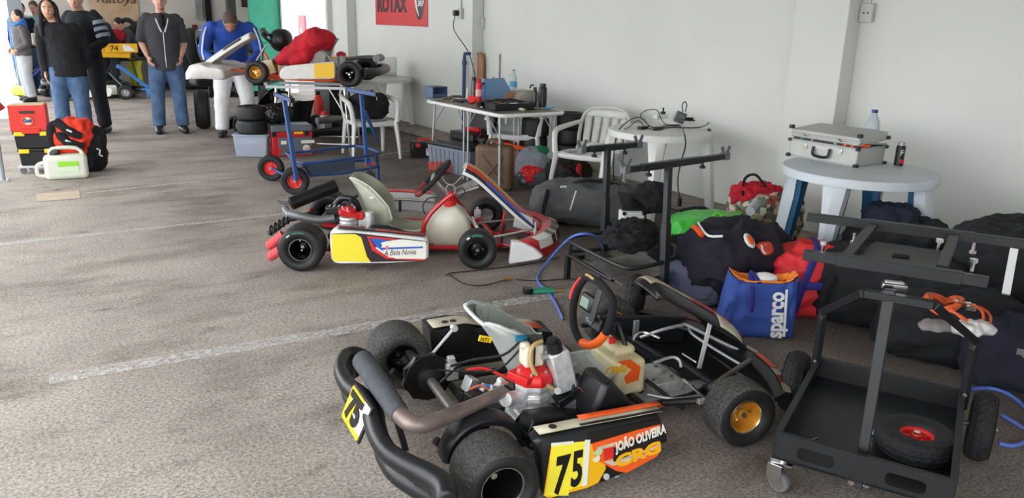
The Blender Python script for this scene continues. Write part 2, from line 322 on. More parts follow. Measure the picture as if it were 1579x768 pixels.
# ================================================================= people
hairm = mat('dark hair', sr(38, 28, 26), .7, var=.3, vs=40, bump=.5, bs=90)
greyhair = mat('short grey brown hair', sr(84, 70, 62), .8, var=.3, vs=60, bump=.5, bs=90)
eyew = mat('eye white', sr(225, 222, 216), .3); eyed = mat('iris', sr(40, 28, 22), .3); lipm = mat('lips', sr(168, 96, 88), .5); browm = mat('eyebrow', sr(46, 34, 30), .8)
def limb(mb, a, b, c, r): mb.tube([a, tuple((V(a)+V(b))/2), b, tuple((V(b)+V(c))/2), c], [r[0], r[0]*.95, r[1], r[1]*1.02, r[2]], 12, 2)
def person(label, root, rz, H=1.75, top=None, trs=None, shoe=blackpl, hair=hairm, J=None, yaw=0, nod=0, long=False, bulk=1., group=None, topext=.0, sleeve='long', sk=skin, collar=None):
    k = H/1.75
    j = dict(hip=(0, 0, .93), knR=(.02, -.12, .50), anR=(-.02, -.13, .09), knL=(.02, .12, .50), anL=(-.02, .13, .09), chest=(0, 0, 1.28), neck=(0, 0, 1.49),
             shR=(0, -.19, 1.42), shL=(0, .19, 1.42), elR=(-.03, -.235, 1.13), elL=(-.03, .235, 1.13), wrR=(.05, -.23, .88), wrL=(.05, .23, .88), head=(.02, 0, 1.64))
    j.update(J or {}); j = {q: V(v)*k for q, v in j.items()}
    t = thing('person', label, 'person', root, rz, group)
    hc = j['head']; Hm = Matrix.Rotation(rad(yaw), 3, 'Z')@Matrix.Rotation(rad(nod), 3, 'Y')
    hp = lambda x, y, z: hc+Hm@(V((x, y, z))*k)
    # --- body: one continuous skin
    b = MB()
    b.ell(hp(0, 0, .012), (.094*k, .074*k, .115*k), None, 20, 14); b.ell(hp(.028, 0, -.05), (.064*k, .056*k, .066*k), None, 16, 10)
    b.tube([hp(.085, 0, .02), hp(.108, 0, -.012), hp(.100, 0, -.026)], [.009*k, .014*k, .012*k], 8)
    for s in (-1, 1): b.ell(hp(-.008, s*.076, -.008), (.02*k, .011*k, .032*k), None, 10, 8); b.ell(hp(.072, s*.033, -.03), .018*k, None, 8, 6)
    b.tube([j['neck']-V((0, 0, .05)), hp(-.015, 0, -.06)], .054*k, 12)
    b.tube([j['hip'], (j['hip']+j['chest'])/2, j['chest'], j['neck']-(j['neck']-j['chest'])*.25], [.098*k, .088*k, .098*k, .06*k], 16, 3, flat=1.45, up=(1, 0, 0)); b.ell(j['hip'], (.1*k, .14*k, .11*k))
    for s, q in ((-1, 'R'), (1, 'L')):
        hj = j['hip']+V((0, s*.09, -.02))*k
        limb(b, hj, j['kn'+q], j['an'+q], (.082*k, .054*k, .038*k)); a = j['an'+q]
        b.tube([a+V((-.05, 0, -.05))*k, a+V((.13, s*.02, -.055))*k], [.034*k, .028*k], 10)
        limb(b, j['sh'+q], j['el'+q], j['wr'+q], (.048*k, .038*k, .026*k))
        # hand: palm, four unequal curled fingers, thumb from the palm's side
        wv = j['wr'+q]; d = (wv-j['el'+q]).normalized(); inw = V((0, -s, 0)); inw = (inw-d*inw.dot(d)).normalized(); fw = d.cross(inw)*(-s)
        if fw.x < 0: fw = -fw
        b.ell(wv+d*.045*k, (.042*k, .022*k, .045*k), None, 10, 8)
        for i, (o, ln) in enumerate(((.032, .082), (.011, .092), (-.011, .085), (-.031, .066))):
            p0 = wv+d*.07*k+fw*o*k; b.tube([p0, p0+d*ln*.5*k+inw*.006*k, p0+d*ln*.85*k+inw*.03*k, p0+d*ln*.95*k+inw*.045*k], [.0105*k, .010*k, .009*k, .008*k], 8, 2)
        p0 = wv+d*.03*k+fw*.03*k; b.tube([p0, p0+fw*.028*k+d*.03*k+inw*.012*k, p0+fw*.03*k+d*.062*k+inw*.022*k], [.013*k, .012*k, .010*k], 8, 2)
    soft('body', b, sk, t, .0105, 3)
    # --- trousers
    c = MB(); c.ell(j['hip']+V((0, 0, -.01)), (.125*k*bulk, .172*k*bulk, .125*k))
    for s, q in ((-1, 'R'), (1, 'L')):
        hj = j['hip']+V((0, s*.088, -.03))*k; a = j['an'+q]
        c.tube([hj, (hj+j['kn'+q])/2, j['kn'+q], (j['kn'+q]+a)/2, a+V((0, 0, .0))], [.112*k*bulk, .104*k*bulk, .084*k*bulk, .08*k*bulk, .076*k*bulk], 14, 2)
        # shoes
    soft('trousers', c, trs, t, .013, 5, .016, .07)
    for s, q in ((-1, 'R'), (1, 'L')):
        a = j['an'+q]; m_ = MB().tube([a+V((-.075, 0, -.045))*k, a+V((.0, 0, -.035))*k, a+V((.1, s*.015, -.052))*k, a+V((.18, s*.025, -.062))*k], [.046*k, .06*k, .05*k, .032*k], 12, 2)
        m_.tube([a+V((-.01, 0, .06))*k, a+V((0, 0, -.03))*k], .045*k, 12); soft('shoe', m_, shoe, t, .011, 3)
    # --- upper garment
    c = MB(); n_, h_ = j['neck'], j['hip']; ch = j['chest']; up = (n_-h_).normalized(); low = h_-up*(.04+topext)*k
    rings = []
    for f, (rx, ry) in ((0, (.142, .19)), (.25, (.134, .178)), (.5, (.135, .18)), (.75, (.138, .20)), (.93, (.105, .17)), (1., (.062, .075))):
        q0 = low.lerp(ch, f/.6) if f < .6 else ch.lerp(n_, (f-.6)/.4); td = ((ch-low) if f < .6 else (n_-ch)).normalized(); fx = V((0, 1, 0)).cross(td).normalized(); rings.append([q0+fx*cos(a)*rx*k*bulk+V((0, sin(a)*ry*k*bulk, 0)) for a in [2*pi*i/20 for i in range(20)]])
    c.loft(rings)
    for s, q in ((-1, 'R'), (1, 'L')):
        c.ell(j['sh'+q]+V((0, -s*.03, 0)), .072*k*bulk)
        e = j['el'+q]; wv = j['wr'+q]
        if sleeve == 'long': c.tube([j['sh'+q], (j['sh'+q]+e)/2, e, (e+wv)/2, wv], [.068*k*bulk, .064*k*bulk, .057*k*bulk, .052*k*bulk, .042*k*bulk], 12, 2)
        else: c.tube([j['sh'+q], (j['sh'+q]+e)/2, e+(e-j['sh'+q]).normalized()*.01], [.07*k*bulk, .066*k*bulk, .062*k*bulk], 12, 2)
    soft('jacket', c, top, t, .013, 5, .018, .08)
    if collar: part('collar', MB().tube([n_+V((cos(a)*.085+.01, sin(a)*.085, .03+.02*(cos(a) < 0)-.03*cos(a)))*k for a in [2*pi*i/16 for i in range(16)]], .026*k, 8, 1, True), collar, t)
    # --- face and hair
    for s in (-1, 1):
        part('eye', MB().ell(hp(.080, s*.031, .008), (.010*k, .0155*k, .008*k), None, 10, 8), eyew, t); part('iris', MB().ell(hp(.0875, s*.031, .008), (.004*k, .007*k, .007*k), None, 8, 6), eyed, t)
        part('eyebrow', MB().tube([hp(.086, s*.012, .03), hp(.087, s*.032, .036), hp(.074, s*.05, .028)], .0045*k, 6), browm, t)
    part('mouth', MB().tube([hp(.076, -.026, -.058), hp(.091, 0, -.055), hp(.076, .026, -.058)], [.003*k, .0075*k, .003*k], 8, 3), lipm, t)
    m_ = MB().ell(hp(-.018, 0, .035), (.093*k, .084*k, .105*k), None, 20, 14)
    if long:
        m_.tube([hp(-.06, 0, .08), hp(-.085, 0, -.03), hp(-.09, 0, -.15), hp(-.08, 0, -.28)], [.06*k, .085*k, .08*k, .05*k], 14, 3)
        for s in (-1, 1): m_.tube([hp(.02, s*.05, .1), hp(.0, s*.086, .03), hp(.0, s*.092, -.08), hp(.02, s*.10, -.2), hp(.035, s*.1, -.33)], [.02*k, .028*k, .032*k, .036*k, .02*k], 10, 3)
    soft('hair', m_, hair, t, .010, 2, .006, .02)
    return t
jb = mat('black jacket cloth', sr(26, 27, 33), .9, var=.2, vs=6, bump=.3, bs=20)
charc = mat('charcoal jacket cloth', sr(62, 62, 66), .9, var=.12, vs=6, bump=.2, bs=20)
blkt = mat('black trouser cloth', sr(36, 38, 45), .9, var=.15)
blj = mat('blue jacket cloth', sr(34, 74, 160), .75, var=.2, vs=5, bump=.3, bs=18)
whs = mat('white race suit cloth', sr(222, 222, 222), .85, var=.06, vs=6, bump=.3, bs=18)
skn = mat('tanned skin', sr(170, 118, 96), .55)
def rt(px, py): return at_z(px, py)
D2C = lambda p: math.degrees(math.atan2(-p.y, -p.x))   # heading towards the camera
p = rt(118, 213)
person('woman with long dark hair in a black jacket and blue jeans looking to camera', p, D2C(p)-16, 1.66, jb, denim, hair=hairm, long=True, yaw=12, topext=.09, bulk=1.15,
       J=dict(head=(.05, -.12, 1.62), neck=(.0, -.06, 1.47), shR=(0, -.24, 1.40), shL=(0, .15, 1.40), elR=(.0, -.27, 1.12), wrR=(.03, -.25, .86), elL=(-.06, .23, 1.13), wrL=(-.08, .2, .9)))
p = rt(148, 204)
o = person('man with grey striped sleeves and black trousers behind the long haired woman', p, D2C(p)-35, 1.80, jb, blkt, yaw=20, nod=18, bulk=1.06, topext=.03, hair=greyhair,
       J=dict(head=(.04, -.03, 1.62), wrR=(.18, -.1, 1.06), elR=(.0, -.27, 1.15), elL=(.0, .27, 1.14), wrL=(.2, .13, 1.0)))
sg = mat('grey sleeve stripe', sr(126, 138, 152), .9)
k = 1.8/1.75
for q in range(3): a = V((0, .19, 1.42)).lerp(V((0, .27, 1.14)), .15+.27*q)*k; bq = V((0, .19, 1.42)).lerp(V((0, .27, 1.14)), .30+.27*q)*k; part('sleeve_stripe', MB().tube([a, bq], .084, 14), sg, o)
p = rt(265, 204)
o = person('man in a charcoal open jacket and blue jeans, hands in pockets', p, D2C(p)+4, 1.80, charc, denim, sleeve='short', yaw=0, hair=hairm, bulk=1.04, topext=.10, sk=skin, shoe=blackpl,
       J=dict(elR=(-.07, -.25, 1.15), wrR=(.07, -.2, .96), elL=(-.07, .25, 1.15), wrL=(.09, .19, .96), anL=(.05, .14, .09), anR=(.02, -.14, .09), knR=(.02, -.125, .5), knL=(.04, .125, .5)))
part('t_shirt', MB().ell((.085, 0, 1.42), (.075, .05, .12), (0, -.1, 0), 12, 10), blackfab, o)
for s in (-1, 1): part('hood_cord', MB().tube([(.08, s*.075, 1.50), (.13, s*.062, 1.42), (.152, s*.02, 1.3)], .009, 6, 4), whitept, o)
part('zip', MB().tube([(.155, 0, 1.3), (.15, 0, 1.1), (.15, 0, .86)], .004, 6), alu, o)
# man bending over the kart on the stand
p = rt(366, 211)
o = person('man in a blue jacket and white race trousers bending over the stand kart', p, D2C(p)+2, 1.80, blj, whs, hair=greyhair, nod=55, yaw=0, bulk=1.12, topext=.06, sk=skn,
       J=dict(hip=(-.12, 0, .94), chest=(.06, 0, 1.22), neck=(.22, .0, 1.40), shR=(.16, -.24, 1.34), shL=(.16, .24, 1.34), head=(.33, 0, 1.41), elR=(.22, -.32, 1.06), elL=(.22, .32, 1.06), wrR=(.45, -.18, .93), wrL=(.45, .18, .93),
              knR=(-.03, -.15, .5), knL=(-.03, .15, .5), anR=(-.08, -.17, .09), anL=(-.08, .17, .09)))
wsm = mat('white piping', sr(214, 220, 228), .8)
for s in (-1, 1):
    part('sleeve_piping', MB().tube([(.2, s*.26, 1.42), (.285, s*.315, 1.28), (.295, s*.345, 1.1), (.36, s*.33, 1.0)], .011, 6, 4), wsm, o)
    part('boot', MB().tube([(-.08, s*.175, .30), (-.085, s*.175, .1)], [.058, .062], 14).tube([(-.14, s*.175, .05), (.08, s*.18, .04)], [.05, .04], 12), blackpl, o)
    part('red_cuff', MB().cyl((-.08, s*.175, .29), (-.08, s*.175, .33), .068), redpl, o)
# group at the far left
bls = mat('blue race suit cloth', sr(40, 86, 176), .8, var=.2); gryt = mat('grey jogging cloth', sr(150, 152, 156), .95, var=.08); dkj = mat('dark grey down jacket', sr(70, 66, 66), .7, var=.15)
teal = mat('teal and grey jacket cloth', sr(130, 168, 172), .8, var=.15, vs=2)
p = rt(47, 156)
person('boy in a dark jacket over a blue hood, grey trousers, turned away left', p, 190, 1.50, dkj, gryt, hair=hairm, yaw=0, bulk=1.1, collar=mat('blue hood', sr(20, 110, 190), .8), J=dict(wrR=(.14, -.14, 1.0), wrL=(.14, .14, 1.0)))
p = rt(42, 146)
person('boy in a bright blue race suit behind the boy with grey trousers', p, 200, 1.68, bls, bls, hair=hairm, bulk=1.08)
p = rt(70, 143)
person('man in a pale teal and grey jacket and jeans leaning on the far kart', p, D2C(p)-10, 1.66, teal, denim, hair=greyhair, nod=25, yaw=-10, bulk=1.1, J=dict(wrR=(.3, -.08, 1.0), wrL=(.3, .08, 1.0)))
p = rt(50, 144)
person('boy facing the camera between the blue suit and the teal jacket', p, D2C(p), 1.62, navyfab, denim, hair=hairm)
p = rt(84, 140)
person('person in a brown top mostly hidden behind the long haired woman', p, D2C(p), 1.62, mat('brown cloth', sr(128, 110, 100), .9), blkt, hair=hairm)
crouch = dict(hip=(-.15, 0, .62), knR=(.2, -.14, .62), knL=(.2, .14, .62), anR=(.0, -.14, .09), anL=(.0, .14, .09), chest=(.02, 0, 1.0), neck=(.12, 0, 1.2), shR=(.1, -.19, 1.13), shL=(.1, .19, 1.13), head=(.2, 0, 1.31),
              elR=(.25, -.24, .9), elL=(.25, .24, .9), wrR=(.45, -.15, .9), wrL=(.45, .15, .9))
lean = dict(hip=(-.1, 0, .93), chest=(.08, 0, 1.2), neck=(.2, 0, 1.36), shR=(.16, -.2, 1.3), shL=(.16, .2, 1.3), head=(.27, 0, 1.46), elR=(.25, -.24, 1.05), elL=(.25, .24, 1.05), wrR=(.42, -.15, .98), wrL=(.42, .15, .98))
p = rt(176, 143)
person('mechanic in black leaning down behind the yellow number board', p, 215, 1.70, jb, blkt, hair=hairm, J=lean, nod=25)
p = rt(212, 139)
person('mechanic in a black top and yellow trousers beside the far kart stand', p, 200, 1.55, charc, mat('yellow cloth', sr(196, 190, 60), .9), hair=hairm, J=lean, nod=30)
# ================================================================= karts
goldrim = mat('gold rim', sr(206, 150, 52), .35, .45, var=.12, vs=12); blackrim = mat('black rim', sr(30, 30, 32), .35, .3)
limegr = mat('rim lip', (.6, .6, .6), .25, 1.)
def wheel(parent, c, sgn=1, steer=0., R=.14, W=.2, rim=.066, tm=slick, rm=blackrim, lip=True, deep=.25, sticker=False, up=None, n=40, spokes=0, pre=''):
    """tyre (part) with rim and hub (sub-parts); the axle points to the local +-y side sgn"""
    a = rad(steer); ax = V((-sin(a)*sgn, cos(a)*sgn, 0)) if up is None else V(up); c = V(c)
    ty = part('tyre', MB().lathe(tyre_profile(R, W, rim), c, ax, n), tm, parent, ang=60)
    h = W/2; m = MB().lathe([(rim*1.04, -h*.74), (rim*.97, -h*.78), (rim*.90, -h*.7), (rim*.86, h*(deep-.3)), (rim*.5, h*(deep-.05)), (rim*.33, h*deep), (rim*.3, h*(deep+.2)), (.001, h*(deep+.22))], c, ax, 28)
    m.lathe([(rim*.3, h*deep), (rim*.86, h*(deep-.25)), (rim*.9, h*.70), (rim*.98, h*.78), (rim*1.05, h*.74)], c, ax, 28)
    part('rim', m, rm, ty, ang=50)
    sw = MB().lathe([(rim+(R-rim)*.08, h*.80), (rim+(R-rim)*.25, h*.945), (rim+(R-rim)*.5, h*1.008), (rim+(R-rim)*.75, h*.975), (rim+(R-rim)*.86, h*.93)], c, ax, n); part('sidewall', sw, slick_side if tm is slick else tm, ty, ang=60)
    if lip: part('rim_lip', MB().tube([c+ax*h*.78+(ax.orthogonal().normalized()*cos(t)+ax.cross(ax.orthogonal().normalized())*sin(t))*rim*.99 for t in [2*pi*i/28 for i in range(28)]], .0028, 6, 1, True), limegr, ty)
    hb = MB().cyl(c+ax*h*(deep+.1), c+ax*h*(deep+.42), rim*.2, rim*.16, 6)
    u = ax.orthogonal().normalized(); v_ = ax.cross(u)
    for i in range(3 if not spokes else 6):
        t = 2*pi*i/(3 if not spokes else 6)+.4; q = c+(u*cos(t)+v_*sin(t))*rim*.52+ax*h*(deep-.1); hb.cyl(q, q+ax*.016, .006, n=6)
    part('hub', hb, chrome, ty)
    if sticker:
        rr = (rim+R)/2+.006; q0 = ax*(h*.985+.0015)
        for (a0, a1, mm_) in ((48, 60, whitept), (70, 105, mat('green tyre print', sr(40, 120, 92), .6))):
            uz = V((0, 0, 1)); ux = ax.cross(uz).normalized()*(1 if sgn < 0 else -1); m = MB()
            pts = [[c+q0+(ux*cos(rad(t))+uz*sin(rad(t)))*q for q in (rr-.006, rr+.006)] for t in np.linspace(a0, a1, 6)]
            m.add([p for r in pts for p in r], [(2*i, 2*i+1, 2*i+3, 2*i+2) for i in range(5)]); part('tyre_print', m, mm_, ty, smooth=False)
    return ty
def seat(parent, m, spine, th=.007, rib=0, **kw):
    P = spline([(a, 0, b) for a, b, _, _ in spine], 12 if rib else 4); n = len(P)-1; q = len(spine)-1
    def fn(u, v):
        i = min(int(round(u*n)), n); p = P[i]; t = u*q; j = min(int(t), q-1); f = t-j; hw = spine[j][2]*(1-f)+spine[j+1][2]*f; sd = spine[j][3]*(1-f)+spine[j+1][3]*f
        a = P[max(i-1, 0)]; b = P[min(i+1, n)]; T = (b-a).normalized(); N = V((0, 1, 0)).cross(T); N = -N if N.x*.3+N.z < 0 and u < .5 else N
        if N.z < 0 and u < .4: N = -N
        if u >= .4 and N.x < 0: N = -N
        s = v*2-1; g = sin(s*pi/2); return p+V((0, hw*g*(1-.12*abs(s)**6), 0))+N*(sd*(1-cos(s*pi/2))**1.25+(rib*(1 if i % 4 < 2 else -1)+rib if rib else 0))
    return part('seat', MB().grid(fn, n, 20), m, parent, ang=180, solid=th, sub=0 if rib else 1, **kw)
def ribbed(name, col, ax=0, sc=70.):
    m = mat(name, col, .55, var=.05); nt = m.node_tree; b = nt.nodes['Principled BSDF']; tc = nt.nodes.new('ShaderNodeTexCoord'); wv = nt.nodes.new('ShaderNodeTexWave')
    wv.bands_direction = 'XYZ'[ax]; wv.inputs['Scale'].default_value = sc/6.28; nt.links.new(tc.outputs['Object'], wv.inputs['Vector']); bp = nt.nodes.new('ShaderNodeBump'); bp.inputs['Strength'].default_value = .8; bp.inputs['Distance'].default_value = .008
    nt.links.new(wv.outputs['Fac'], bp.inputs['Height']); nt.links.new(bp.outputs[0], b.inputs['Normal']); return m
def steering(parent, c, tilt, R, r, m, dshape=True, segs=None, turn=0.):
    """ring in the plane tilted back by tilt degrees; segs: other coloured arcs"""
    c = V(c); a = rad(tilt); up = V((sin(a), 0, cos(a))); sd = V((0, 1, 0)); q = rad(turn)
    def P(t):
        rr = R; x, z = cos(t)*rr, sin(t)*rr
        if dshape and z > R*.62: z = R*.62+(z-R*.62)*.35
        return c+sd*(x*cos(q)-z*sin(q))+up*(x*sin(q)+z*cos(q))
    ring = part('steering_wheel', MB().tube([P(2*pi*i/48) for i in range(48)], r, 12, 1, True), m, parent)
    for (t0, t1, mm_) in segs or []: part('grip', MB().tube([P(rad(t)) for t in np.linspace(t0, t1, 18)], r*1.1, 12), mm_, ring)
    return ring, P, up
def frame_tubes(parent, m, WB=1.05, r=.015):
    f = MB()
    for s in (-1, 1):
        f.tube([(-.12, s*.30, .13), (-.05, s*.30, .075), (.12, s*.3, .055), (.45, s*.30, .05), (.78, s*.22, .05), (WB-.02, s*.20, .05), (WB+.16, s*.14, .05)], r, 10, 3)
        f.tube([(WB-.16, s*.21, .05), (WB, s*.36, .11)], r, 8); f.tube([(WB+.1, s*.15, .05), (WB, s*.36, .11)], r, 8)
        f.tube([(.2, s*.3, .055), (.2, s*.5, .06), (.72, s*.48, .06), (.74, s*.24, .05)], r*.7, 8, 3)
    for x, hw in ((.12, .3), (.45, .3), (.8, .215), (WB+.15, .145)): f.tube([(x, -hw, .052), (x, hw, .052)], r, 8)
    return part('frame', f, m, parent)
# ----------------------------------------------------------------- KART A : number 75
GA = (1.35, 2.42, -11); LA = Frame(*GA)
KA = thing('racing_kart', 'black racing kart numbered 75 nearest the camera, orange and white side panel, gold front rim', 'kart', (GA[0], GA[1], 0), GA[2], 'racing karts standing on the floor')
wheel(KA, (-.01, -.575, .128), -1, W=.2, R=.128, rim=.073, deep=-.35); wheel(KA, (-.05, .455, .133), 1, W=.2, R=.133, rim=.07, deep=-.1)
wheel(KA, (1.04, -.50, .13), -1, steer=-6, R=.128, W=.135, rm=goldrim, deep=.2); wheel(KA, (1.04, .50, .13), 1, steer=-6, R=.128, W=.135, rm=goldrim, deep=.2)
frame_tubes(KA, blackmt)
part('floor_tray', MB().prism([(.5, -.27), (1.2, -.15), (1.2, .15), (.5, .27)], (0, 0, .032), (1, 0, 0), (0, 1, 0), .004), castal, KA, smooth=False)
part('tray_edge', MB().prism([(.52, -.3), (.95, -.21), (.95, -.17), (.52, -.26)], (0, 0, .04), (1, 0, 0), (0, 1, 0), .006), orangept, KA, smooth=False)
part('rear_axle', MB().cyl((0, -.5, .14), (0, .5, .14), .02, n=16), steel, KA)
c = MB()
for y in (-.27, .27): c.box((.0, y, .14), (.075, .03, .09)).cyl((0, y-.022, .14), (0, y+.022, .14), .036)
part('axle_bearing', c, blackmt, KA, bevel=.004)
def disc(y, r, m, teeth=0, name='brake_disc'):
    mb = MB().lathe([(.03, -.003), (r, -.003), (r, .003), (.03, .003), (.03, -.003)], (0, y, .14), (0, 1, 0), max(36, teeth*2), fn=(lambda a, h, k: .006*(1 if int(a/(2*pi)*teeth*2+.5) % 2 else 0) if teeth and k in (1, 2) else 0))
    return part(name, mb, m, KA, ang=30)
darkst = mat('oily dark steel', sr(42, 38, 36), .5, .4, var=.4, vs=25)
disc(.165, .098, darkst); disc(-.31, .075, darkst, 32, 'sprocket')
part('disc_hub', MB().lathe([(.02, -.04), (.05, -.03), (.055, 0), (.05, .03), (.02, .04)], (0, .165, .14), (0, 1, 0), 20), blackmt, KA)
c = MB().lathe([(.075, -.012), (.1, -.012), (.1, .012), (.075, .012)], (0, .20, .13), (0, 1, 0), 30, fn=lambda a, h, k: .006*sin(a*9)); part('disc_guard', c, blackpl, KA)
part('brake_caliper', MB().box((.095, .165, .16), (.05, .06, .07)).box((.095, .165, .205), (.03, .03, .03)).cyl((.095, .12, .17), (.095, .21, .17), .012), castal, KA, bevel=.004)
part('brake_pump', MB().box((.13, .03, .15), (.04, .055, .06), (0, .4, .2)).box((.16, -.03, .145), (.014, .03, .06), (0, .4, .2)).box((.19, -.045, .14), (.014, .03, .06), (0, .4, .2)), alu, KA, bevel=.003)
# rear bumper: two moulded tubes and the plate
BPX = [(566, 546), (548, 544), (533, 550), (526, 572), (536, 594), (556, 612), (574, 636), (581, 668), (598, 697), (630, 718), (660, 734), (684, 752), (690, 775)]
bpts = [LA(a, b_, 'z', .215) for a, b_ in BPX]
b = MB().tube(bpts, [.018, .03, .034, .034, .036, .042, .046, .040, .036, .038, .042, .044, .04], 12, 4, flat=.9)
b.tube([p+V((.016, 0, -.085)) for p in bpts[1:]], [.024, .03, .03, .028, .032, .038, .034, .03, .032, .036, .038, .036], 12, 4, flat=.75)
b.tube([p+V((.03, 0, -.045)) for p in bpts[2:]], .032, 8, 4, flat=.5)
bp = soft('rear_bumper', b, blackpl, KA, .009, 4)
pfm = mat('yellow number sticker', sr(244, 214, 24), .4, var=.04); pwm = mat('white sticker', sr(226, 226, 214), .4, var=.04); bkt = mat('black print', sr(24, 22, 22), .4); offw = mat('cream sticker', sr(196, 188, 164), .45, var=.18, vs=14)
pA, pB, pC, pD = LA(547, 594, 'z', .275), LA(572, 631, 'z', .275), LA(548, 690, 'z', .125), LA(528, 641, 'z', .125)
ux_ = (pB-pA).normalized(); uy_ = (pA-pD); uy_ = (uy_-ux_*uy_.dot(ux_)).normalized(); O_ = pD.lerp(pC, .0); pw_ = (pB-pA).length*1.0; ph_ = (pA-pD).dot(uy_)
shx = (pA-pD).dot(ux_)
def deca(name, out, org, ux, uy, m, par, th=.002, **k): return part(name, MB().prism(out, org, ux, uy, th), m, par, smooth=False, **k)
def pq(x0, x1, y0, y1): return [(x+shx*y/ph_, y) for x, y in ((x0, y0), (x1, y0), (x1, y1), (x0, y1))]
nn_ = ux_.cross(uy_); nn_ = -nn_ if nn_.x > 0 else nn_; sg_ = 1 if ux_.cross(uy_).dot(nn_) > 0 else -1
plate = deca('number_board', pq(-.01, pw_+.01, -.01, ph_+.01), O_-nn_*.01*sg_*sg_, ux_, uy_, blackpl, KA, .009*sg_)
deca('number_sticker', pq(0, pw_, 0, ph_), O_, ux_, uy_, pwm, plate, .002*sg_)
for q_ in (pq(0, .024, 0, ph_), pq(0, pw_, 0, .02), pq(pw_*.3, pw_*.4, 0, ph_), pq(0, pw_*.7, ph_-.012, ph_)): deca('sticker_edge', q_, O_+nn_*.003, ux_, uy_, pfm, plate, .002*sg_)
text('75', .155, O_+nn_*.007+ux_*.03+uy_*.03, ux_, uy_, bkt, plate, 'number', sx=.9, bold=.008, shear=shx/ph_)
# exhaust: header pipe from the engine, wrapped can across the back
rust = mat('heat stained steel', sr(112, 98, 94), .5, .55, col2=sr(146, 130, 122), vs=14, bump=.15, bs=60)
hp_ = [LA(px, py, 'z', z) for px, py, z in ((776, 603, .285), (745, 618, .28), (712, 633, .275), (680, 646, .27), (655, 654, .27), (632, 652, .275), (616, 638, .28))]
part('exhaust_pipe', MB().tube(hp_, [.022, .023, .026, .028, .03, .031, .030], 14, 4), rust, KA)
s1 = LA(617, 640, 'z', .28); s0 = LA(560, 556, 'z', .30); s1b = s1.lerp(s0, .08)
part('silencer', MB().tube([s1, s1b, s1b.lerp(s0, .5), s0], [.031, .036, .040, .042], 18, 2), mat('grey exhaust wrap', sr(70, 72, 78), .8, var=.15, vs=30, bump=.3, bs=120), KA)
part('silencer_bracket', MB().bar(s1.lerp(s0, .1)-V((0, 0, .03)), s1.lerp(s0, .1)-V((-.03, 0, .16)), .03, .02).bar(s1.lerp(s0, .8)-V((0, 0, .03)), s1.lerp(s0, .8)+V((.06, 0, -.14)), .03, .012), blackmt, KA)
for t in (0, .92): q = hp_[0].lerp(hp_[1], t*.5); part('pipe_spring', MB().tube([q+V((.0, .03, .02)), q+V((.03, .035, .01))], .006, 8), alu, KA)
# seat
greyg = mat('light grey seat shell', sr(172, 178, 174), .45, var=.05)
SPA = [(.74, .16, .12, .02), (.65, .11, .15, .06), (.53, .075, .17, .12), (.42, .07, .18, .18), (.335, .12, .185, .22), (.28, .22, .19, .185), (.23, .32, .19, .115), (.165, .415, .175, .05), (.13, .455, .12, .01)]
sA = seat(KA, greyg, SPA)
rb = seat(sA, greyg, [(a+.004, b_+.006, c_*.93, d_*.93) for a, b_, c_, d_ in SPA[:-1]], th=.004, rib=.004); rb.name = 'ribbed_padding'
part('seat_rim', MB().tube([V(sA.data.vertices[i*21].co) for i in range(33)]+[V(sA.data.vertices[32*21+i].co) for i in range(1, 21)]+[V(sA.data.vertices[(32-i)*21+20].co) for i in range(1, 33)], .008, 8), mat('pale seat edge', sr(196, 202, 198), .5), sA)
o_ = LA(744, 519, 'y', -.19); part('seat_sticker', MB().box(o_+V((.01, -.002, -.01)), (.05, .006, .022), (0, .3, 0)), mat('yellow sticker', sr(236, 200, 20), .4), KA); text('NTS', .02, o_+V((-.012, -.006, -.012)), V((1, 0, -.3)), (0, 0, 1), bkt, KA)
for a_, b_ in (((.02, -.25, .16), (.17, -.195, .26)), ((.0, .25, .16), (.12, .2, .33))): part('seat_stay', MB().bar(a_, b_, .03, .006).cyl(V(b_)-V((0, .012, 0)), V(b_)+V((0, .012, 0)), .014), castal, KA)
# engine
E_ = V((.26, -.28, 0))
part('crankcase', MB().box(E_+V((0, 0, .135)), (.15, .12, .11)).cyl(E_+V((-.02, -.075, .13)), E_+V((-.02, .075, .13)), .062, n=20).box(E_+V((.1, 0, .12)), (.09, .09, .06)), castal, KA, bevel=.008)
cy = MB().lathe([(.05, .17), (.066, .185), (.068, .20), (.06, .205), (.062, .22), (.068, .225), (.068, .245), (.06, .25), (.064, .265), (.07, .27), (.07, .29)], (E_.x, E_.y, 0), (0, 0, 1), 8, caps=True)
cy.box(E_+V((-.08, -.03, .24)), (.07, .05, .05)).cyl(E_+V((-.1, -.04, .25)), E_+V((-.135, -.06, .262)), .027).box(E_+V((.085, 0, .22)), (.06, .05, .05)); part('cylinder', cy, castal, KA, bevel=.004)
rc = mat('red engine head', sr(206, 34, 36), .35, .2, var=.1)
part('cylinder_head', MB().lathe([(.074, .288), (.076, .305), (.066, .33), (.048, .345), (.02, .35)], (E_.x, E_.y, 0), (0, 0, 1), 8, caps=True).box(E_+V((-.02, 0, .318)), (.12, .1, .026), (0, 0, .4)), rc, KA, bevel=.004)
for i in range(6): a = i*pi/3; part('head_bolt', MB().cyl(E_+V((cos(a)*.056, sin(a)*.056, .325)), E_+V((cos(a)*.056, sin(a)*.056, .342)), .006, n=6), alu, KA)
cream = mat('cream plastic', sr(206, 200, 178), .4, var=.1)
alu = mat('satin aluminium', (.42, .42, .43), .5, .7, var=.1, vs=20)
bt = part('overflow_bottle', MB().box(E_+V((-.005, .01, .392)), (.075, .065, .085)).cyl(E_+V((-.035, .0, .42)), E_+V((-.035, .0, .445)), .018, n=12), cream, KA, bevel=.01, seg=3)
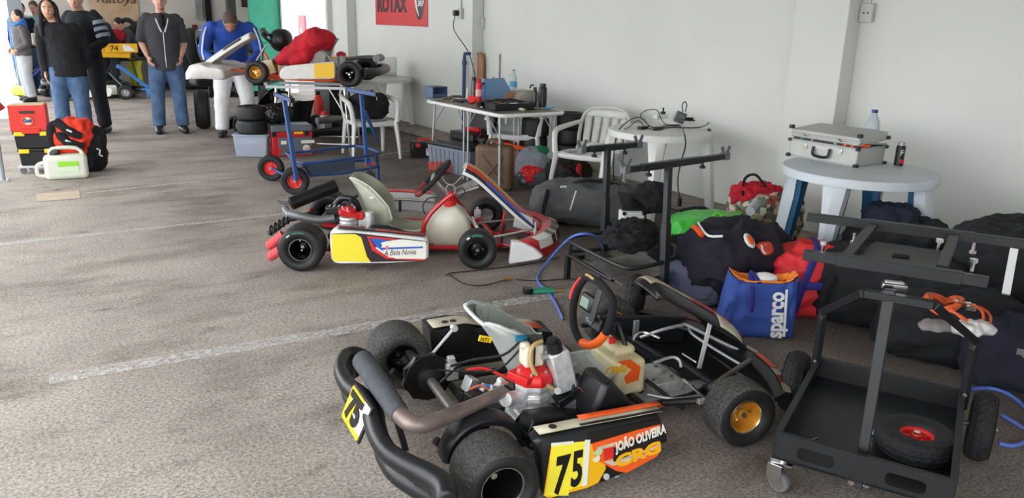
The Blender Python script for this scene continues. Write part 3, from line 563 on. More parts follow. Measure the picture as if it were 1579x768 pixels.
part('bottle_cap', MB().cyl(E_+V((.012, .01, .432)), E_+V((.012, .01, .455)), .026, n=16), blackpl, bt); part('bottle_strap', MB().tube([E_+V((-.01, -.026, .345)), E_+V((-.01, -.027, .43)), E_+V((-.01, .03, .44))], .004, 6), blackpl, bt)
tealm = mat('teal plug cap', sr(30, 110, 140), .5); part('plug_cap', MB().tube([E_+V((-.06, .03, .45)), E_+V((-.03, .03, .448)), E_+V((-.01, .05, .44))], .013, 10, 2), tealm, KA)
tan = mat('tan rubber hose', sr(176, 148, 96), .5)
part('water_hose', MB().tube([LA(*q) for q in ((836, 526, 'y', -.30), (822, 534, 'y', -.31), (818, 556, 'y', -.32), (828, 580, 'y', -.33), (848, 597, 'y', -.34), (858, 602, 'y', -.34))], .008, 8, 4), tan, KA)
# upright metal intake box beside the engine
ga = lambda px, py: LA(px, py, 'y', -.33)
m = MB().bar(ga(858, 540), ga(872, 598), .062, .075, (1, 0, 0)).bar(ga(845, 546), ga(866, 546), .026, .03); part('radiator', m, castal, KA, bevel=.006)
part('radiator_cap', MB().tube([ga(853, 527), ga(856, 541)], [.027, .03], 14).tube([ga(851, 522), ga(852, 527)], .02, 12), blackpl, KA)
part('radiator_outlet', MB().cyl(ga(836, 551), ga(850, 549), .012), alu, KA); part('radiator_screw', MB().cyl(LA(860, 603, 'y', -.375), LA(860, 603, 'y', -.36), .013, n=14), steel, KA)
part('intake_joint', MB().bar(ga(868, 606), ga(873, 616), .064, .075, (1, 0, 0)), blackpl, KA, bevel=.004)
part('intake_box', MB().bar(ga(873, 612), ga(884, 668), .052, .07, (1, 0, 0)), alu, KA, bevel=.005)
# airbox / plastic cowl beside the seat, chain guard over the inner wheel
def ya(px, py, y): v = LA(px, py, 'y', y); return (v.x, v.z)
ab = MB().prism([ya(*q, -.34) for q in ((900, 562), (915, 564), (940, 590), (978, 632), (984, 646), (930, 652), (884, 652), (885, 600))], (0, -.34, 0), (1, 0, 0), (0, 0, 1), .16); ab2 = part('airbox', ab, blackpl, KA, bevel=.02, seg=3)
part('airbox_bellows', MB().lathe([(.03+.006*(i % 2), i*.01) for i in range(6)], LA(893, 590, 'y', -.33)+V((-.05, 0, 0)), (1, 0, 0), 18), rubber, KA)
part('copper_pipe', MB().tube([LA(*q) for q in ((893, 598, 'y', -.40), (908, 612, 'y', -.41), (916, 632, 'y', -.42), (914, 650, 'y', -.42))], .0035, 6, 3), mat('copper', sr(150, 96, 74), .4, .8), KA)
cg = []
for i in range(15):
    a = rad(-25+i*155/14+30); c0 = V((.02+.138*-cos(a), -.40, .105+.138*sin(a)))
    cg.append([c0+V((-cos(a)*dr, dy, sin(a)*dr)) for dr, dy in ((.012, -.045), (.02, -.03), (.02, .03), (.012, .05), (-.012, .05), (-.012, -.045))])
for dx, zz in ((.17, .205), (.28, .20), (.38, .17), (.45, .12)): c0 = V((dx+.02, -.40, zz)); cg.append([c0+V((-.0, dy, dr)) for dr, dy in ((.012, -.045), (.02, -.03), (.02, .03), (.012, .05), (-.022, .05), (-.022, -.045))])
part('chain_guard', MB().loft(cg), blackpl, KA, ang=60, bevel=.006)
# loom of small things behind the engine
for q, r_ in (((.1, -.1, .16), .02), ((.16, -.16, .12), .028), ((.12, .05, .1), .022)): part('engine_mount', MB().box(q, (.07, .05, .045), (0, .1, .3)), blackmt, KA, bevel=.006)
for pts, m_, r_ in (([(.08, .12, .2), (.14, 0, .27), (.2, -.14, .34), (.22, -.25, .44)], blackpl, .005), ([(.02, .1, .2), (.1, -.02, .235), (.18, -.15, .29), (.24, -.25, .43)], blackpl, .004), ([(.12, .04, .21), (.17, -.02, .235), (.22, -.1, .23), (.26, -.16, .22)], redpl, .006),
                    ([(.1, -.05, .17), (.13, -.09, .2), (.18, -.12, .17)], mat('orange wire', sr(214, 110, 70), .5), .005), ([(.12, -.06, .18), (.16, -.1, .2), (.2, -.12, .16)], mat('blue wire', sr(60, 120, 200), .5), .006), ([(.14, -.04, .12), (.2, -.1, .2), (.25, -.16, .18)], blackpl, .006), ([(0, .1, .12), (.1, .1, .2), (.15, .2, .15)], blackpl, .006)):
    part('cable', MB().tube(pts, r_, 6, 4), m_, KA)
part('carburettor', MB().box((.33, -.22, .17), (.07, .06, .08)).cyl((.33, -.22, .2), (.33, -.22, .25), .024).cyl((.36, -.22, .17), (.42, -.24, .18), .03), castal, KA, bevel=.005)
part('battery', MB().box((.43, .05, .06), (.16, .1, .09)), blackpl, KA, bevel=.006)
part('clutch_cover', MB().lathe([(.0, -.02), (.06, -.018), (.066, 0), (.066, .03)], (.24, -.385, .13), (0, 1, 0), 20), blackmt, KA)
for i in range(5): a = 2*pi*i/5; part('clutch_bolt', MB().cyl((.24+.045*cos(a), -.41, .13+.045*sin(a)), (.24+.045*cos(a), -.395, .13+.045*sin(a)), .006, n=6), alu, KA)
# right side pod
Y0 = -.625
def pod(y, s=1.): return [ya(px, py, y) for px, py in ((822, 676), (835, 768), (905, 752), (962, 728), (1018, 700), (1023, 642), (1008, 636), (905, 655), (900, 668))]
oc = [ya(px, py, Y0) for px, py in ((824, 684), (832, 700), (838, 764), (846, 772), (900, 757), (965, 730), (1014, 704), (1020, 694), (1022, 650), (1016, 640), (960, 651), (900, 662), (830, 676))]
cx_ = sum(p[0] for p in oc)/len(oc); cz_ = sum(p[1] for p in oc)/len(oc)
def ringp(y, s, dz=0): return [V((cx_+(a-cx_)*s, y, cz_+(b-cz_)*s+dz)) for a, b in resamp(oc, 44)]
pd = part('side_pod', MB().loft([ringp(Y0+.07, .95, .002), ringp(Y0+.062, .98, .002), ringp(Y0+.015, 1.0, .002), ringp(Y0+.004, .985), ringp(Y0, .95)]), blackpl, KA, ang=60)
orgst = mat('orange sticker', sr(236, 92, 30), .4, var=.08); yelst = mat('amber sticker', sr(238, 178, 18), .4, var=.05); yelb = mat('bright yellow sticker', sr(240, 226, 60), .4, var=.05); blkst = mat('black sticker', sr(38, 34, 32), .4, var=.1)
def dq(name, px, m, dy=.0, par=None, fr=None, y=None, th=.0018):
    fr = fr or LA; y = Y0-.001 if y is None else y; pts = [fr(a, b, 'y', y-dy) for a, b in px]
    return part(name, MB().prism([(p.x, p.z) for p in pts], (0, y-dy, 0), (1, 0, 0), (0, 0, 1), th), m, par or pd, smooth=False)
dq('sticker_amber', [(850, 688), (838, 764), (846, 768), (905, 752), (922, 744), (934, 722), (930, 706), (912, 684)], yelst)
dq('sticker_number_panel', [(852, 684), (840, 764), (876, 764), (884, 700), (884, 682)], yelb, .002); dq('sticker_number_panel', [(884, 682), (906, 680), (898, 748), (868, 758)], yelb, .0025)
dq('sticker_stripe', [(902, 678), (910, 678), (905, 748), (897, 750)], pwm, .0035); dq('sticker_stripe', [(850, 683), (884, 680), (884, 684), (850, 688)], pwm, .0035)
text('7', .185, LA(853, 761, 'y', Y0-.0065), (1, 0, .04), (0, 0, 1), bkt, pd, 'number', shear=.2, sx=.50, bold=.008); text('5', .18, LA(879, 750, 'y', Y0-.0065), (1, 0, .04), (0, 0, 1), bkt, pd, 'number', shear=.12, sx=.50, bold=.006)
dq('sticker_black', [(906, 668), (1018, 645), (1018, 654), (910, 680)], blkst, .001)
dq('sticker_orange', [(912, 684), (1018, 652), (1019, 694), (1012, 704), (966, 729), (950, 726), (918, 708)], orgst, .0008)
dq('sticker_white_flash', [(930, 712), (990, 696), (1019, 684), (1012, 692), (960, 708), (1010, 697), (970, 712), (945, 718)], offw, .002); dq('sticker_white_flash', [(920, 690), (950, 681), (944, 690), (925, 697)], offw, .002)
dq('sticker_black_band', [(942, 692), (1020, 662), (1020, 682), (946, 712)], blkst, .0024)
dq('sticker_red_badge', [(930, 692), (946, 688), (946, 704), (932, 710)], redpl, .003)
part('badge', MB().cyl(LA(921, 695, 'y', Y0-.003), LA(921, 695, 'y', Y0-.006), .017, n=20), mat('green badge', sr(150, 170, 120), .5), pd); part('badge', MB().cyl(LA(919, 706, 'y', Y0-.003), LA(919, 706, 'y', Y0-.0055), .014, n=20), offw, pd)
a0, a1 = LA(949, 695, 'y', Y0), LA(1019, 668, 'y', Y0); text('JOÃO OLIVEIRA', .05, a0+V((0, -.006, 0)), a1-a0, (0, 0, 1), pwm, pd, sx=.565, bold=.002)
a0, a1 = LA(949, 720, 'y', Y0), LA(1019, 694, 'y', Y0); text('CRG', .062, a0+V((0, -.006, 0)), a1-a0, (0, 0, 1), yelst, pd, sx=1.42, bold=.003)
# printed top of the pod
def tq(name, px, m, z, dz=.0, par=None):
    pts = [LA(a, b, 'z', z) for a, b in px]; return part(name, MB().add([p+V((0, 0, dz)) for p in pts]+[p+V((0, 0, dz-.002)) for p in pts], [tuple(range(len(pts))), tuple(reversed(range(len(pts), 2*len(pts))))]+[(i, (i+1) % len(pts), len(pts)+(i+1) % len(pts), len(pts)+i) for i in range(len(pts))]), m, par or pd, smooth=False)
def topstrip(name, x0, x1, y0, y1, m, dz=.0):
    def zt(x):
        c_ = [p for p in ringp(Y0+.05, 1.0, .012)]; return max(p.z for p in c_ if abs(p.x-x) < .04)
    xs = np.linspace(x0, x1, 8); v = [V((x, y, zt(x)-.004+dz)) for x in xs for y in (y0, y1)]
    return part(name, MB().add(v, [(2*i, 2*i+1, 2*i+3, 2*i+2) for i in range(7)]), m, pd, solid=.002)
topstrip('top_sticker', .13, .6, Y0+.008, Y0+.06, offw); topstrip('top_sticker_orange', .30, .62, Y0+.045, Y0+.075, orgst, .0025); topstrip('top_sticker_black', .28, .61, Y0+.008, Y0+.02, blkst, .0025)
for i in range(3): part('top_badge', MB().lathe([(.0, 0), (.014, 0), (.014, .002), (0, .002)], (.19+.045*i, Y0+.035, .275-.004*i), (0, 0, 1), 16), blkst, pd)
part('pod_bolt', MB().cyl(LA(935, 735, 'y', Y0+.01), LA(935, 735, 'y', Y0-.008), .011, n=14).cyl(LA(950, 732, 'y', Y0+.04), LA(950, 732, 'y', Y0+.02), .011, n=14), steel, pd)
# left side pod: we look at its hollow inner side
yl = .56
il = [ya(px, py, .50) for px, py in ((664, 512), (668, 568), (700, 572), (790, 560), (858, 548), (852, 512), (700, 505))]
cx2 = sum(p[0] for p in il)/7; cz2 = sum(p[1] for p in il)/7
def ring2(y, s, dz=0): return [V((cx2+(a-cx2)*s, y, cz2+(b-cz2)*s+dz)) for a, b in resamp(il, 40)]
pl = part('side_pod', MB().loft([ring2(.50, .9), ring2(.505, 1.), ring2(.64, 1.0, .01), ring2(.655, .94)]), blackpl, KA, ang=60)
part('pod_hollow', MB().lathe([(.001, -.012), (.06, -.012), (.075, -.002), (.085, -.001)], (.27, .505, .13), (0, 1, 0), 24), mat('matt black', sr(16, 16, 18), .9), pl)
def zt2(x): return max(p.z for p in ring2(.55, 1., .006) if abs(p.x-x) < .05)
for x0, x1, m_, y0, y1, dz in ((.13, .36, offw, .515, .62, 0), (.36, .50, offw, .53, .63, 0), (.42, .68, orgst, .515, .585, .002), (.46, .68, offw, .59, .635, .0)):
    xs = np.linspace(x0, x1, 6); part('top_sticker', MB().add([V((x, y, zt2(x)+.002+dz)) for x in xs for y in (y0, y1)], [(2*i, 2*i+1, 2*i+3, 2*i+2) for i in range(5)]), m_, pl, solid=.002)
for x in (.2, .24): part('top_badge', MB().cyl((x, .56, zt2(x)+.002), (x, .56, zt2(x)+.005), .016, n=14), blkst, pl)
# steering, display, column
gripk = mat('black grip suede', sr(26, 26, 28), .9, bump=.3, bs=120); orgrip = mat('orange grip', sr(246, 104, 30), .55)
sc_ = LA(913, 476, 'y', 0.0); st_, SP, su = steering(KA, sc_, 14, .150, .0165, gripk, True, [(195, 265, orgrip)], 6)
dsp = part('display', MB().box(sc_+V((.01, .045, .01)), (.035, .095, .075), (0, rad(14), 0)), blackpl, KA, bevel=.012, seg=3)
part('screen', MB().box(sc_+V((-.009, .05, .012)), (.004, .062, .042), (0, rad(14), 0)), mat('lcd', sr(120, 140, 128), .25), dsp)
part('hub_plate', MB().box(sc_+V((.005, .0, -.055)), (.006, .14, .05), (0, rad(14), 0)).box(sc_+V((.005, -.02, .02)), (.006, .04, .14), (0, rad(14), 0)), blackmt, KA, bevel=.002)
for y in (.0, .025): part('hub_bolt', MB().lathe([(.011, 0), (.011, .004), (.006, .004), (.006, 0)], sc_+V((-.002, y, -.055)), (-1, 0, 0), 14), alu, KA)
part('red_switch', MB().tube([SP(rad(35))+V((-.012, .012, 0)), SP(rad(12))+V((-.014, .016, 0)), SP(rad(-10))+V((-.014, .014, 0))], .008, 8, 2), redpl, KA); part('loose_tape', MB().tube([SP(rad(75))+V((-.012, 0, .006)), SP(rad(60))+V((-.014, 0, .012)), SP(rad(45))+V((-.01, 0, .012))], .006, 6, 2), tan, KA)
part('steering_column', MB().cyl(sc_+V((0, 0, -.05)), (1.06, 0, .09), .011, n=12), blackmt, KA)
part('column_support', MB().tube([(.86, -.1, .05), (.80, -.04, .25), (.78, 0, .34), (.80, .04, .25), (.86, .12, .05)], .011, 8, 3), blackmt, KA)
tk = mat('yellowed tank plastic', sr(214, 202, 160), .35, var=.08, spec=.5)
tnk = part('fuel_tank', MB().box((.79, .0, .135), (.15, .24, .16)).box((.79, .02, .23), (.11, .17, .05)), tk, KA, bevel=.025, seg=4)
part('tank_cap', MB().cyl((.80, .03, .25), (.80, .03, .285), .018, n=14), blackpl, tnk); part('tank_cap', MB().cyl((.76, .0, .25), (.76, .0, .275), .015, n=12), redpl, tnk)
def dxy(name, px, m, dd=0., y=-.121): return dq(name, px, m, dd, tnk, LA, y)
dxy('tank_sticker', [(952, 558), (972, 554), (988, 566), (984, 586), (966, 592), (962, 582), (974, 570)], orgst); a0 = LA(934, 578, 'y', -.124); text('CRG', .042, a0, (1, 0, 0), (0, 0, 1), yelst, tnk, sx=1.15, bold=.002)
part('overflow_lid', MB().ell(LA(900, 603, 'y', -.20), (.055, .04, .016), None, 18, 8), whitepl, KA)
# front: bumper, bars, pedals, nassau panel, nose
def pz(l, r_, m_, name, z=None, n=8, k=3): return part(name, MB().tube([LA(a, b, 'z', c_) for a, b, c_ in l], r_, n, k), m_, KA)
pz([(976, 526, .19), (982, 516, .2), (995, 513, .2), (1018, 522, .19)], .007, chrome, 'brake_pedal'); pz([(1007, 560, .15), (1035, 551, .16), (1047, 555, .15), (1050, 566, .12)], .007, castal, 'throttle_pedal')
pz([(988, 520, .14), (1020, 509, .2), (1050, 502, .22), (1060, 502, .22), (1105, 524, .2), (1150, 546, .17), (1158, 556, .13)], .008, alu, 'bumper_bar'); pz([(1062, 506, .2), (1070, 517, .17), (1105, 540, .15), (1142, 562, .12)], .0075, alu, 'bumper_bar')
pz([(1016, 558, .13), (1042, 577, .11), (1068, 596, .1)], .008, chrome, 'tie_rod'); pz([(1052, 545, .14), (1074, 559, .12)], .006, chrome, 'tie_rod'); pz([(996, 586, .1), (1025, 608, .07), (1053, 630, .06)], .009, blackmt, 'side_bar'); pz([(998, 608, .08), (1040, 615, .07), (1078, 610, .07)], .007, alu, 'side_bar')
pz([(1095, 597, .15), (1125, 576, .16), (1157, 555, .18)], .011, mat('grey tube', sr(108, 104, 100), .5, .5), 'nose_support')
part('strut', MB().bar(LA(1098, 487, 'y', 0), LA(1078, 568, 'y', 0), .022, .004, (0, 1, 0)), whitept, KA, smooth=False)
part('pedal_plate', MB().box((.98, -.02, .06), (.16, .2, .05)), castal, KA, bevel=.004)
for q in ((.93, -.08), (.93, .04), (1.02, -.08), (1.02, .04)): part('plate_bolt', MB().cyl((q[0], q[1], .084), (q[0], q[1], .092), .009, n=6), steel, KA)
for s in (-1, 1):
    m = MB().box((1.04, s*.38, .12), (.05, .04, .12)).cyl((1.04, s*.36, .13), (1.04, s*.46, .13), .015).box((1.0, s*.35, .11), (.08, .02, .02)).cyl((1.04, s*.38, .04), (1.04, s*.38, .2), .012); part('stub_axle', m, castal, KA, bevel=.003)
    part('tie_rod', MB().cyl((1.0, s*.35, .115), (1.05, s*.03, .10), .007, n=10), chrome, KA)
def nas(u, v, up=0.):
    P = spline([(.87, 0, .50), (.93, 0, .525), (1.05, 0, .46), (1.2, 0, .375), (1.33, 0, .29), (1.42, 0, .20)], 4); i = u*(len(P)-1); a = P[min(int(i), len(P)-2)]; b_ = P[min(int(i)+1, len(P)-1)]; p = a.lerp(b_, i-int(i) if i < len(P)-1 else 1)
    hw = .10+.05*u; s = v*2-1; T = (b_-a).normalized(); N = V((0, -1, 0)).cross(T); N = N if N.z > 0 else -N
    return p+V((0, s*hw, 0))-N*(.055*s*s)+N*up
ns = part('front_panel', MB().grid(lambda u, v: nas(u, v), 20, 12), blackpl, KA, ang=180, solid=.004)
part('panel_graphic', MB().grid(lambda u, v: nas(.12+u*.6, .30+.7*v, .004), 16, 12), mat('faded cream print', sr(150, 138, 118), .45, var=.3, vs=14), ns, ang=180, solid=.001)
part('panel_stripe', MB().grid(lambda u, v: nas(.50+u*.3, .26+v*.5, .006), 10, 6), mat('dull red print', sr(150, 52, 40), .45), ns, ang=180, solid=.001); part('panel_stripe', MB().grid(lambda u, v: nas(.76+u*.22, .35+v*.6, .006), 6, 6), orgst, ns, ang=180, solid=.001)
part('panel_patch', MB().grid(lambda u, v: nas(.66+u*.22, .03+v*.3, .006), 6, 4), offw, ns, ang=180, solid=.001)
for v in (.3, .7): q = nas(.4, v, -.006); part('panel_screw', MB().cyl(q, q+V((-.004, 0, -.012)), .008, n=8), chrome, ns)
# nose cone: wraps round the front between the wheels
nr = []
for i in range(25):
    t = -1+2*i/24; y = t*.50; x = 1.47-.16*abs(t)**2.6-.04*(1-abs(t)); hgt = .17-.035*abs(t); dpt = .10+.03*(1-abs(t))
    nr.append([V((x+dx*dpt, y, z*hgt+.03)) for dx, z in ((-1, .92), (-.55, 1.02), (-.15, .9), (0, .55), (-.02, .15), (-.12, 0), (-.18, .08), (-.14, .5), (-.3, .82), (-.95, .80))])
nc = part('nose_cone', MB().loft(nr), blackpl, KA, ang=50)
for (t0, t1, m_, zz0) in ((-.98, -.62, offw, .6), (-.86, -.74, redpt, .62), (-.6, -.35, orgst, .6), (-.33, .3, offw, .5), (.35, .7, orgst, .6)):
    g = []
    for i in range(7):
        t = t0+(t1-t0)*i/6; y = t*.50; x = 1.47-.16*abs(t)**2.6-.04*(1-abs(t)); hgt = .17-.035*abs(t); dpt = .10+.03*(1-abs(t)); e = .003 if m_ is not redpt else .005
        g.append([V((x-.55*dpt, y, 1.02*hgt+.03+e)), V((x-.15*dpt+e, y, .9*hgt+.03+e)), V((x+e, y, .55*hgt+.03)), V((x-.02*dpt+e, y, .2*hgt+.03))])
    part('nose_graphic', MB().add([p for r in g for p in r], [(4*i+j, 4*i+j+1, 4*i+j+5, 4*i+j+4) for i in range(6) for j in range(3)]), m_, nc)
part('belly_pan', MB().prism([(.86, .0), (1.36, -.1), (1.4, .3), (.9, .44)], (0, 0, .045), (1, 0, 0), (0, 1, 0), .006), mat('dark under pan', sr(30, 30, 32), .6), KA, smooth=False)
part('side_bar', MB().tube([(.84, .42, .16), (1.2, .36, .15), (1.36, .2, .14)], .011, 8, 3), blackmt, KA)
part('fairing_inner', MB().box((1.12, .33, .14), (.46, .02, .14), (0, .08, -.18)), blackpl, KA, bevel=.008)
for x in (1.0, 1.08): part('bracket', MB().box((x, .315, .15), (.03, .015, .09)), alu if x > 1.05 else blackmt, KA, bevel=.003)
# ----------------------------------------------------------------- KART B : red and white, middle of the floor
GB = (1.87, 5.12, -31); LB = Frame(*GB)
KB = thing('racing_kart', 'red framed kart with white, yellow and blue side panel and white fuel tank, mid floor', 'kart', (GB[0], GB[1], 0), GB[2], 'racing karts standing on the floor')
wheel(KB, (0, -.535, .142), -1, W=.21, R=.142, rim=.07, tm=slick_side, deep=-.3, sticker=True); wheel(KB, (0, .48, .142), 1, W=.2, R=.14, tm=slick_side)
wheel(KB, (1.11, -.49, .128), -1, steer=0, R=.128, W=.135, rim=.066, tm=slick_side, deep=.35, lip=False, sticker=True); wheel(KB, (1.19, .47, .128), 1, steer=0, R=.128, W=.135, tm=slick_side, deep=.2)
t_ = KB.children[-1]; m = MB().lathe([(.001, -.05), (.02, -.052), (.05, -.055), (.055, -.04)], (1.19, .47, .128), (0, 1, 0), 24); part('inner_disc', m, steel, t_)
frame_tubes(KB, redpt, 1.13, .016)
fr = MB(); fr.tube([(1.3, -.16, .06), (1.42, -.22, .06), (1.5, -.12, .07), (1.52, .1, .07), (1.42, .22, .06), (1.3, .16, .06)], .012, 8, 3); part('front_hoop', fr, redpt, KB)
for s in (-1, 1):
    part('stub_axle', MB().box((1.12, s*.37, .128), (.05, .04, .11)).cyl((1.12, s*.35, .128), (1.12, s*.44, .128), .015).cyl((1.12, s*.37, .04), (1.12, s*.37, .2), .011), redpt if s < 0 else castal, KB, bevel=.003)
    part('tie_rod', MB().cyl((1.08, s*.34, .13), (1.12, s*.03, .12), .008, n=10), chrome, KB)
part('floor_tray', MB().prism([(.6, -.24), (1.4, -.14), (1.4, .14), (.6, .24)], (0, 0, .034), (1, 0, 0), (0, 1, 0), .004), steel, KB, smooth=False)
part('rear_axle', MB().cyl((0, -.44, .142), (0, .42, .142), .02, n=14), steel, KB)
olive = mat('smoky olive seat shell', sr(148, 152, 132), .35, col2=sr(186, 190, 172), vs=5, coat=.3)
SPB = [(.80, .15, .12, .02), (.70, .10, .16, .05), (.56, .075, .18, .09), (.45, .09, .19, .14), (.38, .16, .195, .17), (.345, .27, .195, .17), (.305, .38, .19, .12), (.26, .46, .16, .06), (.235, .495, .10, .01)]
sB = seat(KB, olive, SPB); q = LB(567, 290, 'y', -.15)
part('seat_badge', MB().cyl(q, q+V((-.004, -.012, 0)), .017, n=16), redpt, sB); part('seat_badge', MB().box(LB(573, 305, 'y', -.18), (.03, .006, .016)), whitept, sB)
part('seat_edge', MB().tube([V(sB.data.vertices[i*21].co) for i in range(33)], .006, 6), mat('pale seat lip', sr(206, 208, 196), .5), sB)
part('seat_strap', MB().prism([(q.x, q.z) for q in [LB(a, b, 'y', .24) for a, b in ((556, 276), (571, 258), (578, 268), (587, 312), (578, 305), (568, 284))]], (0, .24, 0), (1, 0, 0), (0, 0, 1), .03), blackpl, KB)
# engine
c0 = LB(538, 340, 'y', -.26); EB = V((c0.x, -.26, 0))
part('crankcase', MB().box(EB+V((0, 0, .15)), (.16, .13, .12)).cyl(EB+V((0, -.09, .15)), EB+V((0, .08, .15)), .06, n=18).box(EB+V((.12, 0, .15)), (.1, .07, .05)), castal, KB, bevel=.008)
part('cylinder', MB().lathe([(.06, .2), (.066, .21), (.058, .22), (.066, .235), (.058, .25), (.066, .26), (.06, .275)], (EB.x, EB.y, 0), (0, 0, 1), 12, caps=True).box(EB+V((.09, .0, .24)), (.05, .05, .06)), castal, KB, bevel=.004)
part('cylinder_head', MB().box(EB+V((0, 0, .295)), (.13, .1, .035), (0, .25, .2)).box(EB+V((.07, 0, .28)), (.06, .06, .05)).lathe([(.05, .3), (.045, .33), (.02, .345)], (EB.x, EB.y, 0), (0, 0, 1), 10, caps=True), rc, KB, bevel=.006)
for a in (0, 1.6, 3.1, 4.7): part('head_bolt', MB().cyl(EB+V((cos(a)*.04, sin(a)*.04, .31)), EB+V((cos(a)*.04, sin(a)*.04, .345)), .007, n=6), alu, KB)
part('plug_cap', MB().tube([EB+V((-.01, 0, .34)), EB+V((.02, .02, .38)), EB+V((.05, .06, .4))], .012, 8, 3), blackpl, KB)
part('carburettor', MB().cyl(EB+V((.14, -.01, .19)), EB+V((.14, -.01, .31)), .032).box(EB+V((.14, -.01, .18)), (.06, .06, .05)), castal, KB, bevel=.004)
part('intake_hose', MB().tube([EB+V((-.1, .1, .33)), EB+V((-.05, .08, .38)), EB+V((.03, .06, .37)), EB+V((.06, .08, .30))], .022, 12, 4), blackpl, KB)
part('air_box', MB().box(EB+V((-.09, .1, .3)), (.15, .1, .07), (0, -.15, .1)), blackpl, KB, bevel=.015, seg=3)
for i in range(3): part('air_box_vent', MB().box(EB+V((-.13+.03*i, .045, .335)), (.02, .01, .006), (0, -.8, 0)), alu, KB)
gpipe = mat('grey exhaust', sr(112, 112, 114), .5, .5, var=.15)
part('exhaust_pipe', MB().tube([LB(*q) for q in ((516, 336, 'y', -.26), (490, 339, 'y', -.27), (462, 333, 'y', -.26), (445, 329, 'y', -.2), (440, 322, 'y', -.12))], [.026, .028, .028, .027, .026], 14, 4), gpipe, KB)
part('pipe_clamp', MB().tube([LB(443, 330, 'y', -.2)+V((0, .03*cos(a), .03*sin(a))) for a in [2*pi*i/14 for i in range(14)]], .004, 6, 1, True), alu, KB)
a_, b_ = LB(449, 314, 'y', 0.), LB(518, 286, 'y', .14); part('silencer', MB().tube([a_-(b_-a_)*.03, a_, b_], [.03, .047, .047], 18), mat('black silencer', sr(34, 34, 38), .4, .3), KB)
part('silencer_outlet', MB().tube([a_, LB(432, 312, 'y', -.02), LB(428, 309, 'y', -.02)], .011, 8, 3), gpipe, KB)
for i in range(5): t = i/4; q0 = LB(418, 355, 'y', -.2).lerp(LB(444, 338, 'y', -.2), t); part('bumper_fin', MB().tube([q0+V((0, .035*cos(a), .03*sin(a))) for a in [2*pi*i_/12 for i_ in range(12)]], .007, 6, 1, True), rubber, KB)
part('bumper_tube', MB().tube([LB(415, 360, 'y', -.2), LB(445, 338, 'y', -.2), (.0, -.1, .25)], .02, 10), blackmt, KB)
redpad = mat('red bumper pad', sr(206, 72, 76), .6, var=.05)
for a_, b_, y in (((414, 380), (430, 362), -.42), ((416, 396), (424, 386), -.5)): part('bumper_end', MB().tube([LB(*a_, 'y', y)-V((.012, 0, 0)), LB(*a_, 'y', y), LB(*b_, 'y', y)+V((.03, 0, 0))], [.016, .032, .032], 14), redpad, KB)
part('bumper_bar', MB().tube([LB(428, 366, 'y', -.42), (-.12, -.1, .16), (-.12, .4, .16)], .014, 8, 3), redpt, KB)
cl = MB()
for i in range(5): cl.tube([EB+V((-.1+.02*i, -.08, .12)), EB+V((-.12+.02*i, -.1, .17)), EB+V((-.07+.03*i, -.07, .2))], .008, 6, 3)
part('hose_bundle', cl, blackpl, KB, kind='stuff'); part('engine_mount', MB().box(EB+V((-.04, 0, .075)), (.18, .15, .04)), blackmt, KB, bevel=.004)
part('side_cowl', MB().loft([[LB(a, b, 'y', y) for a, b in ((566, 352), (575, 346), (600, 348), (630, 357), (652, 368), (650, 378), (567, 376))] for y in (-.46, -.30)]), blackpl, KB, bevel=.012, ang=50)
# side pods
YB = -.645
def yb(px, py, y=YB): v = LB(px, py, 'y', y); return (v.x, v.z)
ob = [yb(*p) for p in ((509, 359), (508, 372), (511, 404), (518, 407), (600, 406), (652, 403), (661, 398), (661, 372), (655, 367), (600, 361), (540, 356), (514, 354))]
cxb = sum(p[0] for p in ob)/len(ob); czb = sum(p[1] for p in ob)/len(ob)
def ringb(y, s, dz=0): return [V((cxb+(a-cxb)*s, y, czb+(b-czb)*s+dz)) for a, b in resamp(ob, 44)]
pb = part('side_pod', MB().loft([ringb(YB+.085, .95, .006), ringb(YB+.078, .98, .006), ringb(YB+.015, 1., .001), ringb(YB, .965)]), whitept, KB, ang=60)
def dqb(name, px, m, dy=0.): return part(name, MB().prism([yb(a, b, YB-.001-dy) for a, b in px], (0, YB-.001-dy, 0), (1, 0, 0), (0, 0, 1), .0016), m, pb, smooth=False)
yel2 = mat('lemon sticker', sr(232, 214, 56), .35); dkst = mat('aubergine sticker', sr(56, 44, 54), .35, coat=.3); blst = mat('blue sticker', sr(38, 90, 184), .35)
dqb('sticker_dark', [(511, 360), (548, 359), (658, 372), (658, 377), (600, 378), (576, 382), (600, 398), (656, 400), (655, 402), (572, 404), (514, 403)], dkst)
dqb('sticker_yellow', [(512, 361), (548, 361), (557, 366), (566, 396), (572, 404), (514, 403), (511, 390)], yel2, .001)
dqb('sticker_red_line', [(566, 364), (655, 373), (655, 375), (569, 367), (580, 384), (600, 397), (656, 400), (654, 402), (596, 399), (574, 386)], redpl, .0015)
dqb('sticker_white', [(586, 373), (620, 369), (657, 373), (657, 399), (610, 399), (594, 388)], pwm, .002)
dqb('sticker_blue', [(571, 368), (584, 368), (600, 371), (588, 374), (586, 380), (592, 388), (580, 380)], blst, .003)
dqb('sticker_blue_line', [(589, 382), (652, 380), (652, 382.5), (586, 385)], blst, .003)
a0, a1 = LB(592, 394, 'y', YB), LB(654, 391, 'y', YB); text('A Bela Noiva', .052, a0+V((0, -.005, 0)), a1-a0, (0, 0, 1), dkst, pb, sx=.72, shear=.4)
q = LB(597, 382, 'y', YB-.004); part('cross_badge', MB().cyl(q, q-V((0, .002, 0)), .012, n=16), redpl, pb); part('cross_badge', MB().box(q-V((0, .003, 0)), (.012, .002, .004)).box(q-V((0, .003, 0)), (.004, .002, .012)), whitept, pb)
xs = np.linspace(.24, .78, 8)
def ztb(x): return max(p.z for p in ringb(YB+.05, 1., .008) if abs(p.x-x) < .05)
